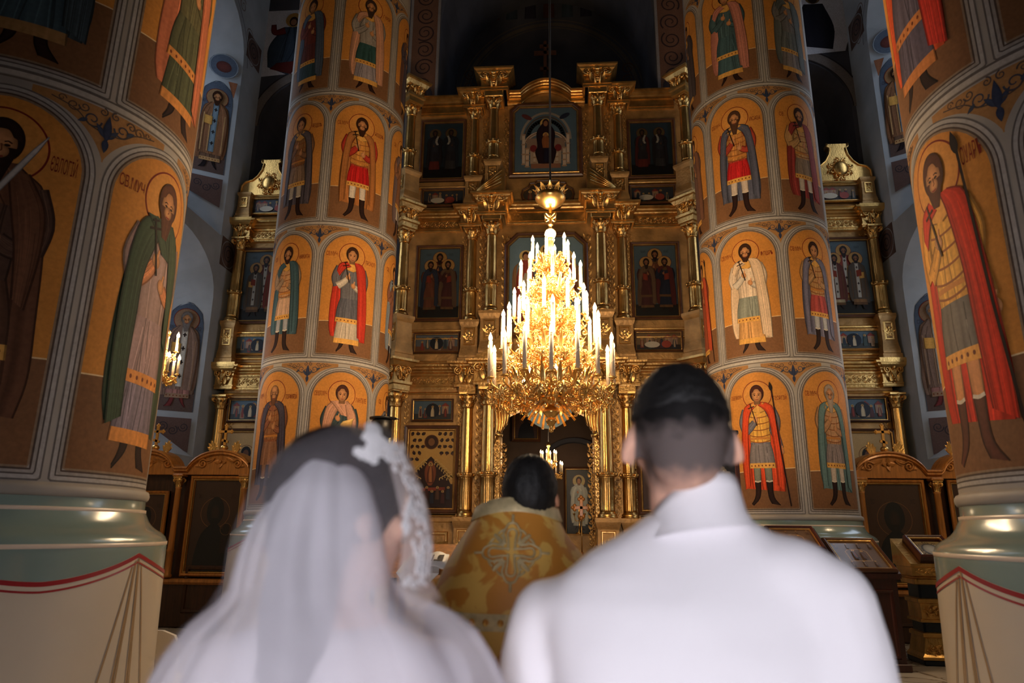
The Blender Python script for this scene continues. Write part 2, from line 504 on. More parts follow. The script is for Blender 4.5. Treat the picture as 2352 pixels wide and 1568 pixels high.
SKIN = (214, 150, 98); GOLDP = (226, 168, 84); DKRED = (120, 38, 26)
def saint(P, cu, cv, H, s, flip=1, lod=1.0, halo=True, bust=False):
    g0 = s
    """a standing painted figure, feet at (cu,cv), H tall"""
    wx = g0.get('w', .86)
    def T(pts):
        return [(cu+flip*x*H*(wx if y < .862 else 1.0), cv+y*H) for x, y in pts]
    HK = g0.get('hk', 1.2)
    def TH(pts):
        return [(cu+flip*x*H*HK, cv+(.855+(y-.862)*HK)*H) for x, y in pts]
    def n(k): return max(3, int(k*lod))
    g = s.get
    style = g('style', 'war')
    ol = 0.0055*H
    cloak = g('cloak'); tun = g('tunic', (150, 110, 80)); skirt = g('skirt', tun); hem = g('hem', GOLDP)
    hair = g('hair', (62, 36, 22)); skin = g('skin', SKIN)
    def S(Lp, Rp, col, **k):
        k.setdefault('outline', ol if lod > 0.5 else 0)
        k['nu'] = n(k.get('nu', 12)); k['nv'] = n(k.get('nv', 14))
        P.strip(T(Lp), T(Rp), col, **k)
    def SH(Lp, Rp, col, **k):
        k['nu'] = n(k.get('nu', 12)); k['nv'] = n(k.get('nv', 14)); P.strip(TH(Lp), TH(Rp), col, **k)
    hx, hy = g('head', (0.0, 0.0))
    if halo:
        c0 = TH([(hx, 0.925+hy)])[0]
        if g('halo_fill', True): P.disc(c0[0], c0[1], 0.122*H, 0.122*H, g('halo', (216, 150, 74)), g('halo', (208, 140, 66)), n(26), 3)
        P.ring(c0[0], c0[1], 0.124*H, 0.006*H, g('haloline', DKRED), n(40))
    cb = g('cloak_bottom', 0.10)
    if cloak is not None:
        a = g('cw', 1.0)
        S([(-.07, .86), (-.155*a, .80), (-.185*a, .62), (-.20*a, .40), (-.195*a, .22), (-.17*a, cb+.03)],
          [(.07, .86), (.155*a, .80), (.185*a, .60), (.20*a, .40), (.21*a, .22), (.19*a, cb)], g('cloak2', cloak), folds=.2, freq=4, nu=22, nv=16, edge=.25)
    boots = g('boots', (48, 30, 26))
    sk_top, sk_bot = .53, g('skirt_bottom', .30 if style == 'war' else .085)
    if not bust:
        if style == 'war':
            for q in (-1, 1):
                S([(q*.052-.034, .34), (q*.055-.031, .22), (q*.058-.026, .14)], [(q*.052+.034, .34), (q*.055+.031, .22), (q*.058+.026, .14)], g('hose', (200, 188, 170)), folds=.08, nu=6, nv=8)
                S([(q*.056-.029, .19), (q*.058-.024, .10), (q*.07-.028, .045), (q*.10-.035, .0)], [(q*.056+.029, .19), (q*.058+.024, .10), (q*.075+.020, .04), (q*.13+.012, -.012)], boots, nu=6, nv=9, edge=.4)
                P.stroke(T([(q*.056-.031, .19), (q*.056, .183), (q*.056+.031, .19)]), .012*H, g('cuff', (214, 200, 178)))
        else:
            for q in (-1, 1):
                S([(q*.05-.022, .11), (q*.055-.022, .045), (q*.08-.024, -.005)], [(q*.05+.022, .11), (q*.06+.018, .045), (q*.115+.012, -.015)], boots, nu=5, nv=7)
        b = g('flare', .125 if style == 'war' else .135)
        if style != 'war' and g('under') is not None:
            S([(-.10, .40), (-b, .12), (-b*1.02, .075)], [(.10, .40), (b, .12), (b*1.02, .07)], g('under'), folds=.14, freq=3, nu=16)
            if hem is not None: S([(-b*1.0, .115), (-b*1.03, .07)], [(b*1.0, .115), (b*1.03, .065)], hem, nu=14, nv=4, edge=.1, folds=.12, freq=8, smooth=False)
            sk_bot = g('skirt_bottom', .27)
        S([(-.088, sk_top), (-b*.92, (sk_top+sk_bot)/2), (-b, sk_bot)], [(.088, sk_top), (b*.92, (sk_top+sk_bot)/2), (b, sk_bot-.004)], skirt, folds=.2, freq=3, nu=16)
        if hem is not None:
            S([(-b*.985, sk_bot+.042), (-b*1.01, sk_bot)], [(b*.985, sk_bot+.04), (b*1.01, sk_bot-.006)], hem, nu=14, nv=4, edge=.1, folds=.12, freq=8, smooth=False)
            if lod > .6:
                for k in range(7):
                    q = T([(-b+.02+k*(2*b-.04)/6, sk_bot+.019)])[0]; P.disc(q[0], q[1], .006*H, .008*H, (120, 60, 34), None, 8, 1)
                P.layer -= 6
    arm2 = g('arm', tun)
    if style == 'bishop':
        S([(-.06, .86), (-.15, .74), (-.17, .5), (-.15, .17)], [(.06, .86), (.15, .74), (.17, .5), (.15, .17)], cloak or tun, folds=.13, freq=4, nu=18)
        for k in range(4):
            P.stroke(T([(-.13+.09*k, .70), (-.13+.09*k, .2)]), .012*H, hem)
        S([(-.035, .84), (-.035, .2)], [(.035, .84), (.035, .2)], g('stole', (206, 196, 180)), nu=4, smooth=False)
        for k in range(4):
            y = .76-.15*k
            P.stroke(T([(-.022, y), (.022, y)]), .012*H, (40, 30, 30)); P.layer -= 1; P.stroke(T([(0, y-.024), (0, y+.024)]), .012*H, (40, 30, 30))
        S([(.03, .66), (.03, .55)], [(.13, .67), (.13, .56)], GOLDP, nu=4, nv=4, smooth=False)
    else:
        S([(-.045, .855), (-.115, .815), (-.105, .68), (-.095, .50)], [(.045, .855), (.115, .815), (.105, .68), (.095, .50)], tun, folds=.10, freq=2.5, nu=14)
        if g('armor') is not None:
            S([(-.098, .79), (-.10, .68), (-.098, .52)], [(.098, .79), (.10, .68), (.098, .515)], g('armor'), folds=.14, freq=6, nu=16, nv=10)
            for y in (.745, .69, .635, .58, .53):
                P.stroke(curve(T([(-.097, y), (-.05, y-.012), (0, y-.016), (.05, y-.012), (.097, y)]), n(12)), .008*H, (146, 84, 40)); P.layer -= 1
            P.layer += 1
            P.stroke(T([(-.098, .55), (.098, .55)]), .018*H, (200, 130, 60))
        # arms
        P.limb(T([(-.115, .80), (-.158, .70), (-.135, .615)]), .085*H, .075*H, arm2)
        P.limb(T([(-.140, .615), (-.085, .65), (-.040, .695)]), .070*H, .048*H, g('cuffs', arm2))
        P.limb(T([(.115, .80), (.155, .70), (.140, .60)]), .085*H, .075*H, arm2)
        if g('arm_down'):
            P.limb(T([(.140, .61), (.165, .53), (.185, .46)]), .066*H, .044*H, arm2)
            e = (.19, .435)
        else:
            P.limb(T([(.142, .605), (.09, .60), (.045, .625)]), .066*H, .048*H, g('cuffs', arm2))
            e = (.03, .632)
        for (x, y) in ((-.030, .712), e):
            q = T([(x, y)])[0]; P.disc(q[0], q[1], .022*H, .028*H, skin, tuple(k*.75 for k in skin), n(12), 2, .4)
            P.stroke(T([(x+.004, y+.01), (x+.012, y+.045)]), .009*H, skin)
        if g('collar', True):
            S([(-.05, .862), (-.085, .80), (-.02, .775)], [(.05, .862), (.085, .80), (.02, .77)], hem or tun, nu=10, nv=6, folds=.08)
    if cloak is not None and style != 'bishop':
        k = g('drape', 1)
        if k == 1:    # over both shoulders, falling on the right
            S([(-.045, .865), (-.13, .835), (-.155, .76)], [(-.005, .82), (-.07, .79), (-.125, .715)], cloak, folds=.12, nu=10, nv=8)
            S([(.02, .865), (.05, .80), (.085, .60), (.10, .35), (.115, cb+.04)], [(.06, .865), (.15, .82), (.185, .60), (.205, .36), (.205, cb)], cloak, folds=.21, freq=3, nu=14, nv=18)
        elif k == 2:  # wrapped across the chest
            S([(-.05, .87), (-.14, .83), (-.175, .70), (-.185, .50), (-.18, .30), (-.165, cb+.02)], [(-.02, .82), (-.06, .74), (-.095, .64), (-.10, .50), (-.105, .3), (-.10, cb+.05)], cloak, folds=.21, freq=2.5, nu=14, nv=18)
            S([(-.10, .865), (-.05, .80), (.0, .745)], [(.05, .875), (.12, .82), (.15, .72)], cloak, folds=.15, freq=2.5, nu=14, nv=8, ang=.3)
            S([(.04, .84), (.07, .72), (.10, .60), (.12, .45)], [(.10, .85), (.165, .74), (.175, .60), (.16, .42)], cloak, folds=.15, nu=8)
        elif k == 3:  # open cape, clasped
            S([(-.03, .865), (-.135, .83), (-.175, .66), (-.19, .4), (-.185, cb+.02)], [(-.005, .84), (-.085, .77), (-.115, .62), (-.13, .4), (-.135, cb+.05)], cloak, folds=.16, nu=10, nv=18)
            S([(.005, .84), (.085, .77), (.115, .62), (.13, .4), (.135, cb+.05)], [(.03, .865), (.135, .83), (.175, .66), (.195, .4), (.195, cb)], cloak, folds=.16, nu=10, nv=18)
    # head
    def D(x, y, rx, ry, col, col2=None, sg=18): 
        q = TH([(x+hx, y+hy)])[0]; P.disc(q[0], q[1], rx*H*HK, ry*H*HK, col, col2, n(sg), 2)
    dk = tuple(k*.62 for k in skin)
    P.strip(T([(-.026+hx*.6, .895+hy), (-.032, .845)]), T([(.026+hx*.6, .895+hy), (.032, .845)]), dk, nu=4, nv=4, smooth=False)
    bald = g('bald')
    if not bald: D(0, .936, .050, .064, hair, tuple(k*.7 for k in hair), 22)
    else: D(0, .932, .043, .058, hair)
    D(0, .924, .0355, .053, skin, dk, 20)
    if bald: D(0, .958, .032, .028, skin, dk)
    bd = g('beard', 0)
    if bd:
        SH([(-.036+hx, .918+hy), (-.034+hx, .892+hy), (-.016+hx, .862-.05*bd+hy)], [(.036+hx, .918+hy), (.034+hx, .892+hy), (.012+hx, .858-.05*bd+hy)], hair, nu=8, nv=7, folds=.1, outline=0)
        D(0, .905, .021, .020, skin, dk)
    if not bald: SH([(-.047+hx, .935+hy), (-.040+hx, .975+hy), (0+hx, .999+hy)], [(-.024+hx, .948+hy), (-.012+hx, .966+hy), (0.004+hx, .968+hy)], hair, nu=5, nv=7, outline=0); 
    if not bald: SH([(0+hx, .999+hy), (.040+hx, .975+hy), (.047+hx, .935+hy)], [(-.004+hx, .968+hy), (.012+hx, .966+hy), (.024+hx, .948+hy)], hair, nu=5, nv=7, outline=0)
    if lod > .35:
        for q in (-1, 1):
            P.stroke(TH([(q*.007+hx, .932+hy), (q*.015+hx, .935+hy), (q*.024+hx, .930+hy)]), .0045*H, (52, 28, 18)); P.layer -= 1
            P.disc(*TH([(q*.0145+hx, .923+hy)])[0], .0085*H, .0048*H, (44, 24, 16), None, 8, 1); P.layer -= 1
        P.layer += 1
        P.stroke(TH([(.002+hx, .926+hy), (.005+hx, .906+hy), (-.002+hx, .903+hy)]), .004*H, (120, 68, 42)); P.layer -= 1
        P.stroke(TH([(-.010+hx, .891+hy), (0+hx, .889+hy), (.010+hx, .891+hy)]), .0055*H, (140, 56, 42))
    it = g('item')
    if it == 'cross':
        P.stroke(T([(-.018, .66), (-.075, .86)]), .009*H, (38, 24, 20)); P.stroke(T([(-.098, .815), (-.032, .832)]), .009*H, (38, 24, 20)); P.stroke(T([(-.088, .848), (-.05, .858)]), .008*H, (38, 24, 20))
    if it == 'spear':
        P.stroke(T([(.235, -.02), (.185, .45), (.125, .98)]), .010*H, (40, 26, 22)); P.leaf(*T([(.125, .95)])[0], .09*H, .03*H, PI/2+flip*.12, (40, 30, 28))
        P.stroke(T([(-.018, .66), (-.075, .86)]), .009*H, (60, 32, 20)); P.stroke(T([(-.098, .815), (-.032, .832)]), .009*H, (60, 32, 20))
    if it == 'sword':
        P.strip(T([(-.035, .70), (.075, .92), (.115, .99)]), T([(-.022, .69), (.09, .915), (.117, .99)]), (196, 190, 184), nu=4, nv=6, smooth=False, outline=.004)
    if it == 'box':
        S([(.0, .66), (.01, .56)], [(.13, .70), (.12, .60)], (236, 186, 96), nu=6, nv=4, smooth=False); S([(0, .66), (.03, .69)], [(.13, .70), (.15, .725)], (246, 204, 120), nu=6, nv=3, smooth=False)
    if it == 'scroll':
        S([(-.10, .86), (-.06, .74), (-.10, .66)], [(-.05, .87), (.0, .75), (-.045, .65)], (206, 200, 186), nu=5, nv=8)
        for k in range(4): P.stroke(T([(-.075+.01*k, .83-.04*k), (-.04+.008*k, .832-.04*k)]), .006*H, (60, 50, 44)); P.layer -= 1
        P.layer += 1
    if it == 'book':
        S([(-.02, .70), (-.02, .58)], [(.08, .72), (.08, .60)], (150, 60, 40), nu=5, nv=4, smooth=False)

def panel_outline(w, v0, vs, vt, n=24):
    """closed arch outline of a panel: half width w, from v0, springing vs, crown vt"""
    a = np.linspace(0, PI, n)
    top = np.stack([w*np.cos(a), vs+(vt-vs)*np.sin(a)], -1)
    return np.concatenate([[(-w, vs), (-w, v0), (w, v0), (w, vs)], top[1:]])
def arch_half(w, vs, vt, v):
    return w if v <= vs else w*math.sqrt(max(0.0, 1-((v-vs)/(vt-vs))**2))
# ---------------------------------------------------------------- room shell
def fill_holes(outer, holes, to3d):
    bm = bmesh.new()
    edges = []
    for loop in [outer]+holes:
        vs = [bm.verts.new(to3d(*p)) for p in loop]
        for i in range(len(vs)): edges.append(bm.edges.new((vs[i], vs[(i+1) % len(vs)])))
    bmesh.ops.triangle_fill(bm, use_beauty=True, use_dissolve=False, edges=edges)
    bm.verts.index_update()
    V = [v.co[:] for v in bm.verts]; F = [[v.index for v in f.verts] for f in bm.faces]
    bm.free()
    return V, F
def arch_pts(c, hw, z0, zs, rise, n=16):
    a = np.linspace(0, PI, n)
    return [(c-hw, z0), (c+hw, z0)]+[(c+hw*math.cos(t), zs+rise*math.sin(t)) for t in a]

b = MB().box(-9, 9, -4.2, 18, FLOOR-0.2, FLOOR)
struct(b.build('floor', M['marble']))
# raised solea in front of the icon screen, with a red carpet edge
s_ = MB().bbox(-6.36, 6.36, 11.3, 13.0, FLOOR, 0.52, 0.02).bbox(-6.36, 6.36, 11.0, 11.3, FLOOR, 0.32, 0.02)
struct(s_.build('trim_1', M['marble']))
cp = MB().bbox(-1.2, 1.2, 10.6, 12.9, 0.52, 0.535, 0.004)
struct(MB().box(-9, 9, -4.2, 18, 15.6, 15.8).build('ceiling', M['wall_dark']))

WX = 6.38
UPW = dict(c=10.76, hw=1.46, z0=7.02, zs=10.95, rise=1.2, bc=10.8, bhw=0.8, bz0=7.95, bzs=10.3, brise=0.8)
LOW = dict(c=10.76, hw=1.46, z0=2.70, zs=5.75, rise=.95, bc=10.8, bhw=0.8, bz0=3.5, bzs=5.1, brise=0.8)
wn = 0
for sg, side in ((-1, 'left'), (1, 'right')):
    X0, X1 = sg*WX, sg*(WX+0.97)
    fr = [arch_pts(q['c'], q['hw'], q['z0'], q['zs'], q['rise']) for q in (UPW, LOW)]
    bk = [arch_pts(q['bc'], q['bhw'], q['bz0'], q['bzs'], q['brise']) for q in (UPW, LOW)]
    mb = MB()
    V, F = fill_holes([(-1.2, FLOOR), (13.05, FLOOR), (13.05, 15.6), (-1.2, 15.6)], fr, lambda y, z: (X0, y, z))
    mb.add(V, F)
    for f_, k_ in zip(fr, bk):
        n = len(f_)
        P = np.array([[(X0, y, z) for y, z in f_+f_[:1]], [(X1, y, z) for y, z in k_+k_[:1]]])
        mb.grid(P, False)
    wall = struct(mb.build('wall_'+side, M['wall_blue']))
    for q, k_ in zip((UPW, LOW), bk):
        wn += 1
        pane = MB().prism([(y, z) for y, z in k_], X1, X1+sg*0.02, 'yz').build('window_%d' % wn, M['side']); struct(pane)
        mb = MB()
        for yy in (q['bc']-.27, q['bc']+.27): mb.box(X1-sg*.05, X1, yy-.025, yy+.025, q['bz0'], q['bzs']+.7)
        for k in range(5): mb.box(X1-sg*.05, X1, q['bc']-q['bhw'], q['bc']+q['bhw'], q['bz0']+.25+.42*k, q['bz0']+.29+.42*k)
        mb.build('window_bars', M['white'], pane)
    # painted splayed reveals facing the nave
    c0 = np.array([X0, UPW['c']+UPW['hw'], 0]); d = np.array([X1-X0, UPW['bc']+UPW['bhw']-UPW['c']-UPW['hw'], 0]); d /= np.linalg.norm(d)
    nrm = np.array([-sg*abs(d[1]), -abs(d[0]), 0]); nrm /= np.linalg.norm(nrm)
    BL = (86, 96, 112)
    for zf, H, top, sp in ((8.42, 1.72, 11.0, dict(style='bishop', cloak=(150, 104, 72), tunic=(120, 90, 70), beard=.6, hem=(190, 150, 100), halo=(156, 120, 84), boots=(40, 32, 34), stole=(128, 148, 160))),
                           (3.62, 1.78, 5.95, dict(style='bishop', cloak=(140, 112, 96), tunic=(170, 120, 110), beard=1.0, hem=(150, 120, 96), halo=(140, 110, 86), hair=(120, 110, 104), boots=(120, 54, 54)))):
        P = Paint(flat_map(c0+nrm*.002, d, (0, 0, 1), nrm), 0.0009)
        cu = 0.40
        out = [(cu-.30, zf-.12), (cu-.30, zf+1.5), (cu-.24, zf+1.78), (cu-.08, zf+1.93), (cu, zf+1.95)]
        P.strip(out, [(2*cu-x, y) for x, y in out], BL, nu=8, edge=.05)
        P.strip([(cu-.30, zf-.12), (cu-.30, zf+.25)], [(cu+.30, zf-.12), (cu+.30, zf+.25)], (96, 78, 72), nu=6, nv=4, edge=.05, smooth=False)
        P.stroke(out+[(2*cu-x, y) for x, y in out[::-1]], .012, (74, 84, 96))
        P.text('СВ.', cu-.22, zf+1.42, .07, (60, 60, 70)); P.text('ГРИГОРІЙ' if zf > 6 else 'ВАСИЛІЙ', cu+.21, zf+1.40, .07, (60, 60, 70), .5)
        saint(P, cu, zf-.02, H*.98, sp, flip=-sg, lod=.7)
        # ornament field below
        P.strip([(cu-.30, zf-.24), (cu-.30, zf-.85)], [(cu+.30, zf-.24), (cu+.30, zf-.60)], (104, 82, 76), nu=6, nv=4, edge=.05, smooth=False)
        for k in range(3):
            P.scroll(cu-.18+.17*k, zf-.40-.07*(k % 2), .085, 1.6, .016, (58, 54, 60), k*2.0, 1 if k % 2 else -1)
        # medallion above
        if zf < 6: P.build('reveal_fresco', M['paint'], wall); continue
        P.disc(cu-.04, zf+2.30, .29, .28, (92, 102, 118)); P.ring(cu-.04, zf+2.30, .27, .016, (150, 158, 166)); P.disc(cu-.04, zf+2.28, .15, .13, (112, 62, 56), (84, 50, 48))
        P.strip([(cu-.34, zf+1.98), (cu-.30, zf+1.62)], [(cu-.16, zf+1.97), (cu-.29, zf+1.62)], (160, 104, 74), nu=3, nv=3, smooth=False)
        P.build('reveal_fresco', M['paint'], wall)
    # ornament bands painted on the pier wall between the windows
    P = Paint(flat_map((X0-sg*.002, 12.22, 0), (0, 1, 0), (0, 0, 1), (-sg, 0, 0)), 0.001)
    for z in (6.75, 11.5):
        P.strip([(.06, z-.3), (.06, z+.3)], [(.7, z-.3), (.7, z+.3)], (110, 88, 80), nu=4, nv=4, smooth=False)
        P.scroll(.36, z, .2, 2, .03, (64, 58, 62)); P.ring(.36, z, .27, .02, (150, 150, 150))
    P.build('pier_ornament', M['paint'], wall)
    P = Paint(flat_map((X0-sg*.002, 0, 0), (0, 1, 0), (0, 0, 1), (-sg, 0, 0)), 0.001)
    a = np.linspace(0, PI, 40)
    for zc, rr in ((10.95, 1.46),):
        for k, (w_, c_) in enumerate(((.14, (170, 176, 182)), (.02, (96, 98, 104)))):
            P.stroke(np.stack([10.76+(rr+.09+.08*k)*np.cos(a), zc+(rr-.17+.08*k)*np.sin(a)], -1), w_, c_)
        for k in range(9):
            t = PI*(k+.5)/9; P.scroll(10.76+(rr+.36)*math.cos(t), zc+(rr+.10)*math.sin(t), .16, 1.5, .02, (128, 104, 96), t)
    P.build('arch_ornament', M['paint'], wall)

# east wall behind the icon screen: three arches, dim apses behind
AC, AHW, AZS, AR = 5.12, 1.17, 9.98, 1.17
holes = [arch_pts(0, 2.35, 0.9, 12.4, 2.35)]
for sg in (-1, 1): holes.append(arch_pts(sg*AC, AHW, 0.9, AZS, AR))
V, F = fill_holes([(-WX, FLOOR), (WX, FLOOR), (WX, 15.6), (-WX, 15.6)], holes, lambda x, z: (x, 13.05, z))
mb = MB().add(V, F)
for h, dep in zip(holes, (2.2, 1.2, 1.2)):
    mb.grid(np.array([[(x, 13.05, z) for x, z in h+h[:1]], [(x, 13.05+dep, z) for x, z in h+h[:1]]]), False)
mb.box(-2.6, 2.6, 15.25, 15.35, 5.2, 15.6)
for sg in (-1, 1): mb.box(sg*AC-1.3, sg*AC+1.3, 14.25, 14.35, FLOOR, 12)
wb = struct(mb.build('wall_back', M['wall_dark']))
P = Paint(flat_map((0, 13.045, 0)), .001)
for sg in (-1, 1):
    # scrolled border beside the great arch
    P.strip([(sg*2.42, 9.2), (sg*2.42, 13.4)], [(sg*3.0, 9.2), (sg*3.0, 13.4)], (118, 82, 62), nu=4, nv=6, edge=.1, smooth=False)
    for x in (2.40, 3.02): P.stroke([(sg*x, 9.2), (sg*x, 13.4)], .06, (140, 130, 122)); P.layer -= 1
    P.layer += 1
    for k in range(9):
        P.scroll(sg*2.70, 9.5+.45*k, .22, 1.8, .035, (62, 46, 42), k*1.7, sg*(1 if k % 2 else -1)); P.layer -= 1
    P.layer += 1
    P.disc(sg*2.72, 10.55, .25, .32, (96, 80, 76), (70, 60, 58)); P.disc(sg*2.72, 10.6, .12, .15, (84, 58, 44))
    # archivolt of the side arch
    a = np.linspace(0, PI, 30)
    for rr, w_, c_ in ((1.30, .22, (128, 118, 112)), (1.43, .025, (60, 54, 54)), (1.2, .02, (60, 54, 54))):
        P.stroke(np.stack([sg*AC+rr*np.cos(a), AZS+rr*np.sin(a)], -1), w_, c_)
    # seated evangelist with a book in a cloud-edged field
    cx, cz = sg*5.75, 11.55
    P.strip([(cx-.72, cz-.35), (cx-.8, cz+.3), (cx-.85, cz+1.4)], [(cx+.55, cz-.25), (cx+.72, cz+.4), (cx+.6, cz+1.4)], (214, 214, 222), nu=8, edge=.05)
    if sg < 0:
        P.strip([(cx-.50, cz-.1), (cx-.52, cz+.45), (cx-.20, cz+.95)], [(cx-.02, cz-.32), (cx+.38, cz+.25), (cx+.15, cz+.95)], (64, 78, 94), folds=.2, nu=12, nv=10, outline=.01)
        P.strip([(cx-.45, cz-.15), (cx-.3, cz+.0)], [(cx+.05, cz-.3), (cx+.3, cz+.05)], (104, 44, 40), nu=6, nv=4)
        P.limb([(cx-.18, cz+.85), (cx-.42, cz+.80), (cx-.46, cz+1.02)], .18, .10, (120, 44, 40))
        P.limb([(cx+.15, cz+.8), (cx+.28, cz+.55), (cx+.42, cz+.5)], .16, .10, (78, 96, 110))
        P.strip([(cx+.36, cz+.38), (cx+.36, cz+.66)], [(cx+.60, cz+.42), (cx+.62, cz+.72)], (62, 38, 34), nu=3, nv=3, smooth=False)
        P.disc(cx, cz+1.12, .19, .19, (176, 132, 70)); P.disc(cx, cz+1.08, .10, .13, (52, 36, 30)); P.disc(cx, cz+1.06, .07, .085, (150, 104, 76))
    else:
        P.strip([(cx-.35, cz-.1), (cx-.4, cz+.45), (cx-.20, cz+.95)], [(cx+.3, cz-.2), (cx+.38, cz+.35), (cx+.2, cz+.95)], (40, 40, 50), folds=.2, nu=10, nv=9)
        P.disc(cx, cz+1.12, .17, .17, (120, 96, 66)); P.disc(cx, cz+1.08, .10, .12, (60, 44, 38))
P.build('arch_fresco', M['paint'], wb)
P = Paint(flat_map((0, 15.245, 0)), .001)
a = np.linspace(0, PI, 40)
for rr, w_ in ((2.1, .03), (2.2, .10), (2.33, .03)):
    P.stroke(np.stack([.05+rr*np.cos(a), 11.9+rr*np.sin(a)], -1), w_, (110, 100, 92))
for k in range(9):
    x = -1.9+.48*k
    P.strip([(x-.15, 14.3), (x-.12, 15.2)], [(x+.15, 14.3), (x+.12, 15.2)], [(60, 56, 70), (100, 66, 60), (70, 80, 90)][k % 3], folds=.15, nu=6, nv=6)
    P.layer -= 1
P.layer += 1
for sg in (-1, 1):
    for k in range(3): P.scroll(sg*2.0, 12.7-.35*k, .17, 1.6, .03, (104, 76, 62), k, sg)
P.build('apse_fresco', M['paint'], wb)

# west wall: glazed doorway behind the camera; deep vestibule added to limit daylight on pillars
hw = arch_pts(0.3, .9, FLOOR, 1.95, .35)
V, F = fill_holes([(-WX, FLOOR), (WX, FLOOR), (WX, 15.6), (-WX, 15.6)], [[(x, max(z, FLOOR+.001)) for x, z in hw]], lambda x, z: (x, -1.2, z))
mb = MB().add(V, F)
mb.grid(np.array([[(x, -1.2, z) for x, z in hw+hw[:1]], [(x, -4.0, z) for x, z in hw+hw[:1]]]), False)
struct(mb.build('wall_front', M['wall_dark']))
pane = struct(MB().prism(hw, -4.0, -4.02).build('window_5', M['west']))
mb = MB()
for k in range(3): mb.box(-.15+.45*k-.02, -.15+.45*k+.02, -4.0, -3.94, FLOOR, 2.25)
for k in range(3): mb.box(-.6, 1.2, -4.0, -3.94, .6+.6*k, .64+.6*k)
mb.build('window_bars', M['white'], pane)

